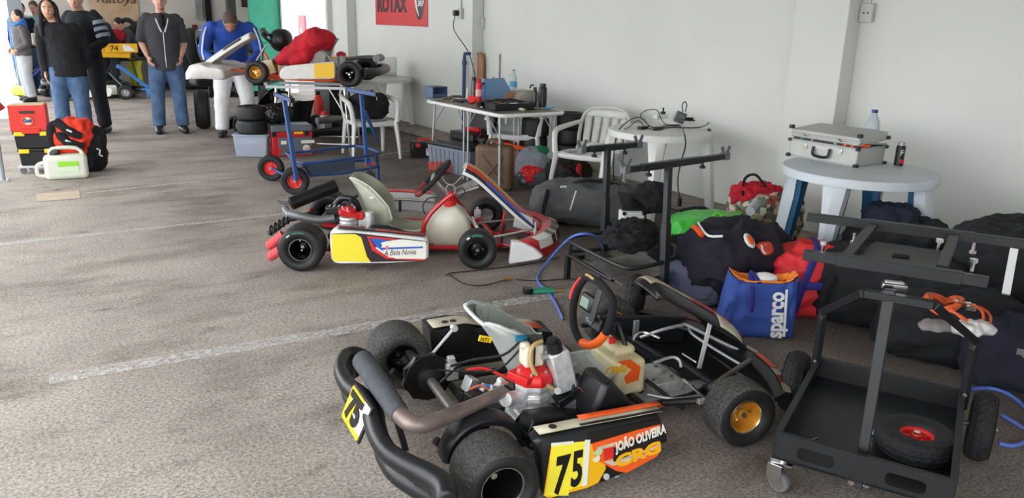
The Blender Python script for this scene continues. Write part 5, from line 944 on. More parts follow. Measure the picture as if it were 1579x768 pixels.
# --- black stand in the middle with two T posts
MS = thing('kart_stand', 'black kart stand with two T posts and a tubular lower rack, mid right', 'stand', (3.0, 3.2, 0))
o3 = V((3.0, 3.2, 0)); wp = lambda px, py, z: at_z(px, py, z)-o3
def tee(top_px, base, bar0, bar1, z=.80):
    t = at_z(*top_px, z)-o3; b_ = V(base)-o3; part('post', MB().bar(b_, b_.lerp(t, .55), .042, .042), blackmt, MS, bevel=.003); part('inner_post', MB().bar(b_.lerp(t, .5), t, .034, .034), blackmt, MS, bevel=.003)
    a_, c_ = wp(*bar0, z), wp(*bar1, z); part('t_bar', MB().bar(a_, c_, .034, .034), blackmt, MS, bevel=.003); part('bar_sleeve', MB().bar(a_.lerp(c_, .15), a_.lerp(c_, .72), .040, .040), blackmt, MS, bevel=.003)
    for e, s in ((a_, -1), (c_, 1)):
        fk = part('fork_end', MB().box(e+V((0, 0, .002)), (.04, .046, .044)).bar(e+V((-.012, 0, .015)), e+V((-.035, 0, .06)), .022, .008, (0, 1, 0)).bar(e+V((.012, 0, .015)), e+V((.035, 0, .06)), .022, .008, (0, 1, 0)), mat('grey plastic fork', sr(96, 98, 102), .5), MS, bevel=.002)
    for f in (.22, .76): q = a_.lerp(c_, f); part('clamp_knob', MB().cyl(q, q-V((0, 0, .045)), .006, n=8).lathe([(.008, -.035), (.018, -.04), (.018, -.052), (.008, -.056)], q, (0, 0, 1), 10, caps=True), blackpl, MS)
tee((1031, 257), (3.06, 2.93, .12), (964, 262), (1118, 241)); tee((937, 230), (3.21, 3.62, .12), (897, 231), (984, 223))
def rk(pts, r=.014, k=2, z=.28): part('rack_tube', MB().tube([wp(a_, b_, c_) for a_, b_, c_ in pts], r, 8, k), blackmt, MS)
rk([(936, 358, .28), (900, 362, .28), (881, 366, .28), (884, 375, .28), (925, 396, .28), (955, 410, .28), (972, 414, .28), (1000, 410, .28), (1024, 404, .28), (1040, 398, .28)], .013, 3)
rk([(940, 357, .28), (975, 353, .28), (1000, 358, .28), (1040, 380, .28), (1040, 398, .28)], .011, 2)
rk([(876, 392, .16), (905, 410, .16), (945, 432, .16)], .013); rk([(880, 388, .16), (930, 384, .16), (985, 380, .16)], .013); rk([(882, 368, .28), (878, 394, .16)], .011); rk([(985, 380, .16), (1030, 400, .16), (1040, 420, .16)], .012)
part('tray_sheet', MB().add([wp(*p, .2) for p in ((908, 405), (990, 388), (1035, 420), (960, 440))], [(0, 1, 2, 3)]), steel, MS, solid=.004, smooth=False)
for p_ in ((876, 392), (1030, 410), (985, 382)): q = wp(*p_, .16); part('foot', MB().bar(V((q.x, q.y, .0)), q, .03), blackmt, MS)
q = V((2.86, 2.94, .12))-o3; knobtyre(MS, q, (.55, -.8, 0), .12, .08, .05, blackmt); part('base_bar', MB().bar(V((3.06, 2.93, .13))-o3, q+V((.05, -.0, .01)), .03), blackmt, MS); part('base_bar', MB().bar(V((3.06, 2.93, .14))-o3, V((3.21, 3.62, .14))-o3, .03), blackmt, MS)
# --- blue trolley
BT = thing('kart_trolley', 'blue tubular kart trolley with two red rimmed wheels and a lower shelf', 'trolley', (2.7, 7.0, 0)); o3b = V((2.7, 7.0, 0)); wb_ = lambda px, py, z: at_z(px, py, z)-o3b
for p_ in ((418, 259), (455, 279)): q = wb_(*p_, .125); knobtyre(BT, q, (-.5, -.85, 0), .125, .08, .062, redpl)
a_, c_ = wb_(418, 259, .125), wb_(455, 279, .125); part('axle', MB().cyl(a_, c_, .012), bluept, BT)
lb, rb2 = wb_(456, 253, .30), wb_(566, 237, .30)
part('post', MB().bar(lb-V((0, 0, .14)), wb_(438, 152, .85), .034), bluept, BT, bevel=.003); part('post', MB().bar(rb2-V((0, 0, .1)), wb_(557, 146, .85), .034), bluept, BT, bevel=.003)
part('t_bar', MB().bar(wb_(426, 146, .86), wb_(450, 155, .86), .032), bluept, BT, bevel=.003); part('t_bar', MB().bar(wb_(536, 138, .86), wb_(581, 146, .86), .036), bluept, BT, bevel=.003)
part('brace', MB().bar(wb_(563, 172, .72), wb_(583, 219, .40), .024), bluept, BT, bevel=.003)
for e in ((426, 146), (450, 155), (536, 138), (581, 146)): q = wb_(*e, .86); part('end_cap', MB().box(q, (.04, .04, .04)), blackpl, BT, bevel=.003); part('clamp_bolt', MB().cyl(q-V((.0, 0, .01)), q-V((0, 0, .05)), .006, n=6), steel, BT)
part('upper_frame', MB().tube([wb_(a, b, .3) for a, b in ((444, 238), (452, 246), (468, 252), (520, 247), (578, 238), (583, 234), (548, 225), (500, 231), (446, 236))], .013, 8, 2, True), bluept, BT)
part('lower_frame', MB().tube([wb_(a, b, .14) for a, b in ((462, 262), (478, 271), (530, 267), (584, 257), (572, 246), (520, 250), (470, 255))], .014, 8, 1, True), bluept, BT)
part('frame_link', MB().bar(wb_(468, 252, .3), wb_(478, 270, .14), .02), bluept, BT); part('frame_link', MB().bar(wb_(581, 237, .3), wb_(583, 256, .14), .02), bluept, BT)
part('shelf_panel', MB().add([wb_(a, b, z) for a, b, z in ((470, 256, .2), (546, 243, .2), (548, 261, .14), (480, 270, .14))], [(0, 1, 2, 3)]), mat('dark blue panel', sr(52, 66, 88), .5), BT, solid=.004, smooth=False)
part('axle_arm', MB().bar((a_+c_)/2, lb-V((0, 0, .13)), .03), bluept, BT); part('foot', MB().bar(wb_(572, 246, .14), V((wb_(572, 246, .14).x, wb_(572, 246, .14).y, 0)), .025), bluept, BT); part('foot', MB().bar(wb_(583, 256, .14), V((wb_(583, 256, .14).x, wb_(583, 256, .14).y, 0)), .025), bluept, BT)
for dx in (0, .05): q = wb_(565+dx*200, 256, .14); part('red_clip', MB().box(q+V((0, 0, .02)), (.025, .03, .03)), redpl, BT, bevel=.004)
# --- plastic monobloc chair
def chair(label, loc, rz, m=whitepl, group='white plastic armchairs'):
    t = thing('plastic_armchair', label, 'chair', (loc[0], loc[1], 0), rz, group)
    def st_(u, v): return V((.25-.46*u, (v-.5)*(.46-.04*u), .42-.035*sin(u*pi*.9)-.03*u+.008*cos(v*2*pi)))
    part('seat', MB().grid(st_, 10, 10), m, t, ang=180, solid=.012)
    part('seat_skirt', MB().tube([(-.2, -.22, .38), (.0, -.235, .40), (.22, -.235, .40), (.255, -.2, .395), (.262, 0, .39), (.255, .2, .395), (.22, .235, .40), (0, .235, .40), (-.2, .22, .38)], .022, 6, 2, flat=.35), m, t)
    def bk(y, z): return V((-.21-.14*(z-.38)/.44-.03*(1-(y/.25)**2), y, z))
    gb = MB()
    for y in (-.17, -.085, 0, .085, .17): gb.grid(lambda u, v: bk(y*(1+.1*u)+(v-.5)*.066, .46+.28*u), 4, 2)
    gb.grid(lambda u, v: bk((v-.5)*.46, .37+.10*u), 2, 10); gb.grid(lambda u, v: bk((v-.5)*.42, .73+.08*u), 2, 10); part('backrest', gb, m, t, ang=180, solid=.012)
    part('back_rim', MB().tube([bk(-.22, .36), bk(-.25, .55), bk(-.235, .74), bk(-.15, .81), bk(0, .825), bk(.15, .81), bk(.235, .74), bk(.25, .55), bk(.22, .36)], .028, 8, 4, flat=.5), m, t)
    for s in (-1, 1):
        part('armrest', MB().tube([bk(s*.25, .68), (-.1, s*.275, .66), (.1, s*.285, .645), (.2, s*.28, .62), (.245, s*.265, .54), (.255, s*.25, .42)], [.02, .026, .028, .028, .026, .03], 8, 4, flat=1.), m, t)
        part('leg', MB().tube([(.24, s*.235, .43), (.27, s*.26, .22), (.29, s*.275, 0)], [.036, .028, .02], 6, 2, flat=.8), m, t); part('leg', MB().tube([(-.2, s*.215, .43), (-.25, s*.235, .2), (-.29, s*.245, 0)], [.04, .03, .022], 6, 2, flat=.8), m, t)
    return t
p1 = at_z(576, 238); chair('white plastic armchair holding a black bag by the far table', (3.72, 8.38), 262)
chair('white plastic armchair beside the round table with chargers', (4.74, 5.62), 206).scale = (1, 1, .93)
chair('white plastic armchair half hidden under the folding table', (4.72, 6.85), 232)
def rtable(label, loc, R=.46, H=.72, m=whitepl, rz=0., legs=4, spread=.40, group='round white plastic tables', lw=1.):
    t = thing('round_table', label, 'table', (loc[0], loc[1], 0), rz, group)
    def rr(a): return R*(1+.025*cos(4*a))
    m_ = MB(); m_.lathe([(.001, H), (R*.92, H), (R*.985, H-.004), (R, H-.014), (R*.995, H-.055), (R*.975, H-.055), (R*.97, H-.02), (.001, H-.02)], (0, 0, 0), (0, 0, 1), 56, fn=lambda a, h, k: 0); part('table_top', m_, m, t, ang=40)
    for i in range(legs):
        a = rad(45+360/legs*i); d = V((cos(a), sin(a), 0)); s_ = V((-sin(a), cos(a), 0)); rg = []
        for f, w_, dp in ((0, .085, .03), (.06, .075, .045), (.3, .055, .05), (1., .03, .035)):
            z = (H-.03)*(1-f); r0 = spread*(.93+.2*f); o = d*r0+V((0, 0, z)); w2 = w_*lw; rg.append([o+s_*w2-d*dp, o+s_*w2*.9+d*dp*.3, o+d*dp, o-s_*w2*.9+d*dp*.3, o-s_*w2-d*dp, o-d*dp*.4])
        part('leg', MB().loft(rg), m, t, ang=40)
    return t
T1c = (4.52, 2.76); T2c = (4.69, 4.69); T3c = (4.93, 10.64)
rtable('worn white round table carrying the silver tool case', T1c, .46, .728, dirtywh, -30, spread=.42)
rtable('dark blue plastic table nested under the worn white one, legs showing', T1c, .36, .715, mat('dark blue plastic', sr(34, 84, 118), .45), -30, group=None, spread=.385, lw=.9)
rtable('white round table carrying the tangle of black chargers', T2c, .43, .72, whitepl, -2, spread=.42)
rtable('white round table with a rolled flag by the far pillar', T3c, .45, .72, whitepl, 20, spread=.40)
# --- folding table
X0, X1, Y0t, Y1t, ZT = 3.93, 4.66, 5.94, 7.38, .735
FT = thing('folding_table', 'long folding camping table with white edge covered in tools', 'table', ((X0+X1)/2, (Y0t+Y1t)/2, 0)); of = V(((X0+X1)/2, (Y0t+Y1t)/2, 0)); hw, hd = (X1-X0)/2, (Y1t-Y0t)/2
part('table_top', MB().prism(rrect(2*hw, 2*hd, .06), (0, 0, ZT-.03), (1, 0, 0), (0, 1, 0), .028), mat('table laminate', sr(120, 112, 104), .5, var=.2, vs=6), FT, ang=30); part('table_edge', MB().tube([(x, y, ZT-.016) for x, y in rrect(2*hw, 2*hd, .06)], .018, 8, 1, True), whitept, FT)
for sy in (-1, 1):
    for sx in (-1, 1):
        f = (sx*(hw-.05), sy*(hd-.1)); part('leg', MB().cyl((f[0], f[1], ZT-.03), (f[0]+sx*.02, f[1]+sy*.05, 0), .011, n=8), alu, FT); part('strut', MB().cyl((f[0], f[1], ZT-.22), (f[0], f[1]-sy*.22, ZT-.03), .006, n=6), alu, FT)
for sx in (-1, 1):
    for dy in (-.04, .04): part('middle_leg', MB().cyl((sx*(hw-.06), dy, ZT-.03), (sx*(hw-.06), dy, 0), .010, n=8), alu, FT); part('strut', MB().cyl((sx*(hw-.06), dy, ZT-.2), (sx*(hw-.06), dy*4.5, ZT-.03), .005, n=6), alu, FT)
# ================================================================= things on and around the tables
mat('pale blue label', sr(160, 196, 220), .5)
def bottle(label, p, r, h, cap=bluept, lab=None, group=None, cat='bottle'):
    wtr = mat('clear bottle plastic', (.75, .82, .86), .12, trans=.75, ior=1.2, alpha=1.)
    t = thing('water_bottle', label, cat, p); pr = [(.001, 0), (r*.8, 0), (r, .01)]
    for i in range(12): z = .02+(h*.66-.02)*i/11; pr.append((r*(1-.05*(i % 2)), z))
    pr += [(r*.97, h*.70), (r*.75, h*.80), (r*.42, h*.9), (r*.36, h*.94), (r*.36, h*.95)]
    part('bottle_body', MB().lathe(pr, n=20), wtr, t, ang=80); part('cap', MB().lathe([(r*.42, h*.94), (r*.42, h), (.001, h)], n=16), cap, t)
    part('label', MB().lathe([(r*1.015, h*.36), (r*1.015, h*.56)], n=20), lab or mat('pale blue label', sr(160, 196, 220), .5), t); return t
def can(name, label, cat, p, r, h, m, capm, nozzle=None, band=None, bt=None):
    t = thing(name, label, cat, p); part('can_body', MB().lathe([(.001, 0), (r, 0), (r, h*.8), (r*.9, h*.84), (r*.6, h*.87), (.001, h*.87)], n=18), m, t, ang=30)
    part('cap', MB().lathe([(r*.75, h*.84), (r*.72, h), (.001, h)], n=14), capm, t)
    if band: part('label_band', MB().lathe([(r*1.02, h*.25), (r*1.02, h*.55)], n=18), band, t)
    if bt: text(bt[0], bt[1], (-.4*bt[1], -r*1.03, h*.45), (1, 0, 0), (0, 0, 1), whitept, t)
    return t
# silver case
cA, cB = at_z(1222, 240, .728), at_z(1322, 258, .728); dx = (cB-cA); ang = math.degrees(math.atan2(dx.y, dx.x)); W_, D_, Hc = .50, .31, .115
sc = thing('tool_case', 'silver aluminium tool case with lid ajar on the worn round table', 'case', (cB.x-.02, cB.y, .728), ang+180)   # local x runs from the near corner to the far left one
silver = mat('brushed silver panel', sr(176, 176, 172), .45, .35, var=.04, vs=20)
D_ = -.31
part('case_body', MB().box((W_/2, D_/2, Hc/2), (W_, .31, Hc)), silver, sc, bevel=.008)
lr = rad(4.5)
lidm = MB().box((W_/2, D_/2, Hc+.055), (W_, .31, .055), (lr*-1, 0, 0)); lid = part('case_lid', lidm, silver, sc, bevel=.008)
part('lid_edge', MB().tube([(0.004, 0, Hc+.042), (W_-.004, 0, Hc+.042)], .006, 6).tube([(.0, 0, Hc+.04), (.0, D_, Hc+.012)], .006, 6), alu, lid); part('case_edge', MB().tube([(0.004, 0.002, Hc), (W_-.004, .002, Hc)], .006, 6).tube([(0, .0, Hc), (0, D_, Hc)], .006, 6).tube([(0, 0, .004), (W_, 0, .004)], .005, 6), alu, sc)
part('case_inside', MB().box((W_/2, D_/2, Hc+.003), (W_-.02, .28, .02)), blackpl, sc)
for x in (0, W_):
    for y in (0, D_):
        part('corner_cap', MB().box((x, y, .008), (.03, .03, .022)), blackpl, sc, bevel=.005); part('corner_cap', MB().box((x, y, Hc-.004), (.026, .026, .02)), blackpl, sc, bevel=.005); part('corner_cap', MB().box((x, y, Hc+.07+(.012 if y == 0 else -.014)), (.03, .03, .024)), blackpl, sc, bevel=.005)
for x in (.12, .38):
    part('latch', MB().box((x, .006, Hc-.03), (.032, .012, .035)), chrome, sc, bevel=.002); part('latch_loop', MB().tube([(x-.018, .008, Hc+.045), (x, .012, Hc+.035), (x+.018, .008, Hc+.045)], .004, 6, 3), chrome, sc)
part('handle', MB().tube([(.19, .012, Hc-.025), (.195, .018, Hc-.075), (.25, .02, Hc-.085), (.305, .018, Hc-.075), (.31, .012, Hc-.025)], .009, 8, 3), blackpl, sc); part('handle_plate', MB().box((.25, .005, Hc-.03), (.12, .008, .012)), chrome, sc)
for i, (x, m_) in enumerate(((.05, orangept), (.10, orangept), (.17, steel), (.26, blackmt), (.34, steel), (.42, MATS['green door paint']))): part('tool', MB().tube([(x, -.01, Hc+.016), (x+.03, -.12, Hc+.02), (x+.04, -.25, Hc+.012)], .012, 8, 2), m_, sc)
part('tool', MB().tube([(.02, -.03, Hc+.018), (-.005, -.1, Hc+.014), (.03, -.16, Hc+.014)], .01, 8, 3), orangept, sc)
bottle('large clear water bottle with blue cap standing behind the silver case', (4.88, 2.93, .728), .047, .33, cap=mat('dark blue cap', sr(30, 50, 120), .4), lab=mat('white bottle label', sr(206, 222, 230), .4))
q = at_z(1385, 255, .728); cn_ = can('spray_can', 'black and silver spray can standing in front of the silver case', 'can', q, .028, .15, blackpl, MATS['satin aluminium'], bt=('F', .05)); cn_.rotation_euler = (0, 0, rad(-25)); part('red_badge', MB().box((0, -.028, .03), (.035, .006, .02)), redpl, cn_, bevel=.004)
# chargers on the middle round table
zt2_ = .722
def adapter(label, px, py, size, rz, cat='charger'):
    q = at_z(px, py, zt2_); t = thing('power_adapter', label, cat, q, rz); part('adapter_body', MB().box((0, 0, size[2]/2), size), blackpl, t, bevel=.006, seg=3); part('adapter_label', MB().box((0, 0, size[2]+.0005), (size[0]*.6, size[1]*.6, .001)), steel, t, smooth=False); part('cord_collar', MB().cyl((size[0]/2, 0, size[2]/2), (size[0]/2+.03, 0, size[2]/2), .006), blackpl, t); return t
adapter('flat black charger at the left front edge of the round table', 991, 199, (.1, .045, .025), 10); adapter('flat black charger right of the first one on the round table', 1015, 200, (.09, .04, .025), 5); adapter('black charger at the back right of the cable tangle', 1062, 186, (.1, .05, .03), -20)
q = at_z(1048, 190, zt2_); hg = thing('battery_charger', 'grey hand held charger box propped on the round table with a cord loop on top', 'charger', q, -30); part('charger_body', MB().box((0, 0, .05), (.09, .045, .10), (0, .35, 0)), mat('grey charger plastic', sr(84, 88, 92), .5), hg, bevel=.008); part('charger_screen', MB().box((.005, -.026, .065), (.05, .004, .03), (0, .35, 0)), steel, hg); part('cord_loop', MB().tube([(.02, 0, .1), (.01, 0, .16), (.03, 0, .19), (.05, 0, .16), (.04, 0, .1)], .005, 6, 4), blackpl, hg)
q = at_z(1018, 183, zt2_); pg = thing('plug_block', 'white socket block among cables at the back of the round table', 'socket', q); part('block', MB().box((0, 0, .02), (.14, .06, .04)), whitept, pg, bevel=.006); part('plug', MB().box((.03, 0, .05), (.035, .03, .03)).cyl((.03, 0, .06), (.03, 0, .1), .008), blackpl, pg)
def cable(name, label, pts, r=.005, m=blackpl, cat='cable', k=4, group=None):
    o = part(name, MB().tube(pts, r, 6, k), m, ang=180); return tag(o, label, cat, group)
Z2 = zt2_+.006
cable('power_cable', 'black cable looping over the left of the round table down to the floor', [at_z(946, 330, .02), at_z(947, 300, .15), at_x(946, 250, 4.33), at_x(950, 210, 4.34), at_z(962, 192, Z2+.03), at_z(980, 181, Z2+.06), at_z(992, 184, Z2), at_z(1005, 196, Z2), at_z(1030, 194, Z2), at_z(1050, 194, Z2)])
cable('power_cable', 'second black cable hanging beside the first at the left table edge', [at_z(952, 318, .03), at_x(960, 260, 4.34), at_x(962, 205, 4.36), at_z(970, 196, Z2), at_z(984, 186, Z2+.03), at_z(995, 196, Z2), at_z(1010, 200, Z2)], .004)
cable('power_cable', 'black cable arching over the back of the round table', [at_z(990, 184, Z2), at_z(988, 176, Z2+.05), at_z(998, 170, Z2+.1), at_z(1013, 170, Z2+.08), at_z(1020, 184, Z2), at_z(1028, 192, Z2), at_z(1048, 192, Z2)], .004); cable('power_cable', 'black cable with a double loop reaching the right rim of the round table', [at_z(1062, 186, Z2), at_z(1085, 186, Z2), at_z(1092, 190, Z2), at_z(1080, 196, Z2), at_z(1056, 197, Z2), at_z(1040, 196, Z2), at_z(1018, 198, Z2)], .005)
cable('power_cable', 'black cable hanging from the front of the round table with a plug at its end', [at_z(1050, 194, Z2), at_x(1055, 205, 4.36), at_x(1057, 225, 4.35), at_x(1050, 250, 4.36), at_x(1045, 280, 4.36), at_x(1048, 305, 4.36)], .005)
q = at_x(1048, 312, 4.36); tag(part('hanging_plug', MB().box((0, 0, 0), (.025, .02, .06)).cyl((0, 0, .03), (0, 0, .05), .006), blackpl), 'black plug hanging below the round table on its cable', 'plug').location = q
q = at_z(1095, 200, Z2); tag(part('table_clip', MB().box((0, 0, 0), (.02, .03, .06), (0, .3, 0)), blackpl, bevel=.004), 'small black clip on the right rim of the round table', 'clip').location = q+V((-.02, .0, -.02))
q = at_z(1090, 318, .0); wd = part('plastic_bowl', MB().lathe([(.001, .03), (.06, .028), (.075, .02), (.08, 0), (.07, 0), (.001, .02)], n=24), whitept); wd.location = q; tag(wd, 'upturned small white plastic bowl on the floor by the table leg', 'bowl')
# ---------------------------------------------------------------- on the folding table
zf = ZT
def onT(px, py): return at_z(px, py, zf)
q = onT(672, 151); bb = thing('parts_bin', 'slate blue open parts bin at the far end of the folding table', 'bin', q, 10)
bm_ = mat('slate blue plastic', sr(70, 96, 122), .5)
part('bin_body', MB().box((0, 0, .005), (.2, .15, .01)).box((0, .072, .06), (.2, .006, .12)).box((-.097, 0, .06), (.006, .15, .12)).box((.097, 0, .06), (.006, .15, .12)).box((0, -.072, .025), (.2, .006, .05)), bm_, bb, smooth=False); part('bin_lip', MB().box((0, -.05, .12), (.2, .05, .006)).box((0, .03, .121), (.2, .1, .006)), bm_, bb, smooth=False)
can('spray_can', 'tall grey spray can at the back of the folding table', 'can', onT(730, 154), .03, .24, mat('grey can', sr(90, 92, 96), .4, .4), blackpl)
can('spray_can', 'red spray can with a white band and blue foot on the folding table', 'can', onT(738, 157), .034, .235, redpl, mat('dark red cap', sr(170, 30, 30), .5), band=mat('pink white band', sr(226, 170, 166), .5))
can('glue_bottle', 'slim blue and white bottle with black cap beside the red can', 'bottle', onT(745, 157), .02, .2, mat('blue tube', sr(70, 120, 190), .4), blackpl); can('oil_bottle', 'small cream pointed bottle behind the grey spray can', 'bottle', onT(721, 154), .016, .12, cream, whitept)
q = onT(728, 160); rcap = part('bottle_top', MB().lathe([(.001, .05), (.036, .05), (.042, .03), (.044, 0), (.03, -.005), (.001, -.005)], (0, 0, 0), (-.6, -.75, .25), 20), mat('bright red plastic', sr(224, 34, 42), .35)); rcap.location = q+V((0, 0, .04)); tag(rcap, 'bright red round cap lying on its side at the folding table edge', 'cap')
q = onT(745, 158); lp_ = thing('plastic_sheet', 'light blue upright plastic sheet with a cut corner standing on the folding table', 'panel', onT(746, 157)+V((0, 0, 0)), 0)
c1_, c2_, c3_, c4_, c5_ = [at_x(a, b_, 4.5) for a, b_ in ((744, 157), (744, 119), (775, 119), (785, 135), (785, 153))]; lbm = mat('light blue sheet', sr(120, 156, 196), .5)
x_ = onT(746, 157); e2 = onT(786, 153); ux = (e2-x_); Lh = ux.length; 
part('sheet', MB().prism([(0, 0), (Lh, 0), (Lh, .11), (Lh*.72, .235), (0, .235)], (0, 0, 0), tuple(ux), (0, 0, 1), .006).prism([(0, 0), (.1, 0), (.1, .235), (0, .235)], (0, 0, 0), (.3, 1, 0), (0, 0, 1), .006), lbm, lp_, smooth=False)
part('sheet_clip', MB().cyl((Lh*.35*ux.normalized().x, Lh*.35*ux.normalized().y, .235), (Lh*.35*ux.normalized().x, Lh*.35*ux.normalized().y, .25), .01), steel, lp_)
bottle('clear water bottle with a blue label behind the light blue sheet', onT(791, 149), .042, .30, cap=mat('light blue cap', sr(90, 150, 200), .4), lab=mat('blue water label', sr(84, 160, 206), .4))
q = onT(784, 168); tt = thing('tool_tray', 'open black plastic tool tray on the near end of the folding table', 'tray', q, -5); part('tray_base', MB().box((0, 0, .01), (.42, .26, .02)), blackpl, tt, bevel=.004)
for y in (-.13, 0, .13): part('tray_wall', MB().box((0, y, .035), (.42, .008, .06)), blackpl, tt)
for x in (-.21, -.05, .1, .21): part('tray_wall', MB().box((x, 0, .035), (.008, .26, .06)), blackpl, tt)
for x, y, m_ in ((-.12, -.07, redpt), (.02, -.06, whitept), (.15, -.06, steel), (-.1, .07, steel), (.04, .08, blackmt)): part('tool', MB().box((x, y, .05), (.1, .035, .025), (0, 0, .3)), m_, tt, bevel=.004)
for i, (x, y, l, a) in enumerate(((-.1, .2, .3, .3), (.02, .23, .34, .1), (.14, .18, .26, -.4))): tag(part('black_tool', MB().tube([(q.x+x-l/2*cos(a), q.y+y-l/2*sin(a), zf+.03), (q.x+x, q.y+y, zf+.055), (q.x+x+l/2*cos(a), q.y+y+l/2*sin(a), zf+.03)], .028, 8, 3), blackpl), ('black hand tool behind the tray, left one', 'black hand tool behind the tray, middle one', 'black hand tool behind the tray, right one')[i], 'tool')
q = onT(785, 160); cb = part('cardboard_flap', MB().box((0, 0, 0), (.12, .004, .07), (.3, 0, 0)), mat('cardboard', sr(176, 134, 96), .9)); cb.location = q+V((0, -.02, .085)); tag(cb, 'small square of brown cardboard propped on the black tray', 'cardboard')
q = onT(812, 158); gc = bag('rolled_cloth', (0, 0, 0), (.28, .16, .12), mat('grey beige cloth', sr(150, 146, 140), .95), amp=.012, f=9, seed=5); gc.location = q; tag(gc, 'grey beige rolled cloth near the back of the folding table', 'cloth')
can('sprayer', 'thin black trigger bottle at the near right end of the folding table', 'bottle', onT(824, 166), .024, .20, mat('dark brown bottle', sr(46, 34, 38), .3), blackpl); dr = can('grease_bottle', 'larger black bottle with a double cap beside the trigger bottle', 'bottle', onT(836, 165), .042, .23, blackpl, blackpl, band=mat('dark label', sr(52, 46, 50), .4)); part('trigger', MB().tube([(-.02, 0, .22), (-.05, 0, .22), (-.06, 0, .19)], .008, 8), blackpl, bpy.data.objects['sprayer'])
for i, (px, py, m_, s_) in enumerate(((690, 153, steel, .1), (700, 156, mat('olive tool', sr(110, 120, 60), .5), .12), (710, 158, blackpl, .12), (718, 157, bluept, .08), (705, 151, mat('brown box lid', sr(96, 84, 74), .7), .14), (748, 162, bluept, .07), (744, 166, redpt, .1), (804, 171, cream, .08), (846, 168, MATS['light blue cap'], .06), (820, 169, steel, .07))):
    q = onT(px, py); nm = ('steel spanner', 'olive handled pliers', 'black grip tool', 'small blue tool', 'brown flat box lid', 'blue rag scrap', 'red handled tool', 'cream tube', 'light blue rag', 'short steel tool')[i]
    t = thing('hand_tool', nm+' lying among the clutter on the folding table'+(' near end' if px > 740 else ' far half'), 'tool', q, i*37); part('tool_handle', MB().tube([(-s_/2, 0, .012), (0, 0, .016), (s_/2, .01, .012)], .013, 8, 2, flat=1.3), m_, t); part('tool_head', MB().box((s_/2+.01, .01, .013), (.03, .026, .016)), steel, t, bevel=.003)
# cables hanging over the table front
cable('charging_cable', 'thin red and black lead hanging over the near corner of the folding table', [onT(735, 166)+V((0, 0, .01)), at_x(733, 178, 3.92), at_x(736, 190, 3.9), at_x(742, 205, 3.92), at_x(733, 215, 3.95)], .004, mat('dark red lead', sr(110, 40, 40), .6)); cable('charging_cable', 'thin black lead curling in front of the folding table corner', [onT(762, 172)+V((0, 0, .01)), at_x(760, 182, 3.9), at_x(768, 195, 3.9), at_x(764, 215, 3.92), at_x(772, 226, 3.95)], .003)
# on the wall
blp = mat('dark blue pipe paint', sr(46, 72, 124), .45)
xw = WX-.03; pa, pb2 = at_x(715, 150, WX-.21), at_x(716, 88, WX-.21)
tag(part('water_pipe', MB().tube([pa-V((0, 0, .6)), pa, pb2, pb2+V((.0, 0, .04)), pb2+V((.05, -.06, .045)), pb2+V((.19, -.1, .045))], .022, 12, 1).cyl(pb2-V((0, 0, .1)), pb2-V((0, 0, .04)), .03), blp), 'dark blue pipe rising up the pillar and elbowing into the wall', 'pipe')
def socket(label, px, py, x, plug=False):
    q = at_x(px, py, x); t = thing('wall_socket', label, 'socket', q); part('socket_plate', MB().box((-.02, 0, 0), (.04, .10, .13)), mat('socket plastic', sr(190, 190, 182), .5), t, bevel=.006); part('conduit', MB().cyl((-.012, 0, .06), (-.012, 0, .9), .012), MATS['socket plastic'], t)
    for dy in (-.016, .016): part('socket_hole', MB().cyl((-.042, dy, .0), (-.0385, dy, 0), .006, n=10), mat('matt black', (0, 0, 0)), t)
    if plug: part('plug', MB().box((-.07, .03, .005), (.07, .06, .07)), blackpl, t, bevel=.012)
    return q
q = socket('grey wall socket with a black plug, right of the red poster', 712, 21, WX-.16, True); socket('double wall socket without plug beside the far pillar', 745, 36, WX-.0); socket('small socket box high on the wall beside the near pillar', 1340, 20, WX-.0)
cable('power_cable', 'black cord running from the wall plug down to the folding table', [q+V((-.08, .03, -.03)), q+V((-.1, .02, -.2)), at_x(722, 80, 5.0), at_x(733, 118, 4.75), onT(738, 150)+V((.02, 0, .02))], .006)
# red poster
p0 = at_x(579.5, 41, WX-.012); p1 = at_x(659, 41.5, WX-.012); wd_ = (p0-p1).length
po = thing('poster', 'red poster lettered ROTAX with a round black BRP emblem on the wall', 'poster', p1, 0)
pr_ = mat('red poster print', sr(196, 40, 44), .45); part('sheet', MB().box((.004, wd_/2, .33), (.004, wd_, .66)), pr_, po, smooth=False)
text('ROTAX', .30, (-.002, wd_*.96, .20), (0, -1, 0), (0, 0, 1), bkt, po, sx=.98, bold=.012)
part('emblem', MB().ell((0, .235, .36), (.004, .135, .27), None, 28, 12), bkt, po); part('emblem_swoosh', MB().tube([(-.004, .33, .49), (-.004, .345, .36), (-.004, .31, .24), (-.004, .25, .14)], [.006, .03, .022, .004], 8, 4, flat=.25, up=(0, 1, 0)), whitept, po); part('emblem_swoosh', MB().box((-.003, .18, .44), (.004, .05, .06)), MATS['pale blue label'], po); text('BRP', .11, (-.008, .27, .28), (0, -1, 0), (0, 0, 1), whitept, po, bold=.003, shear=.1)
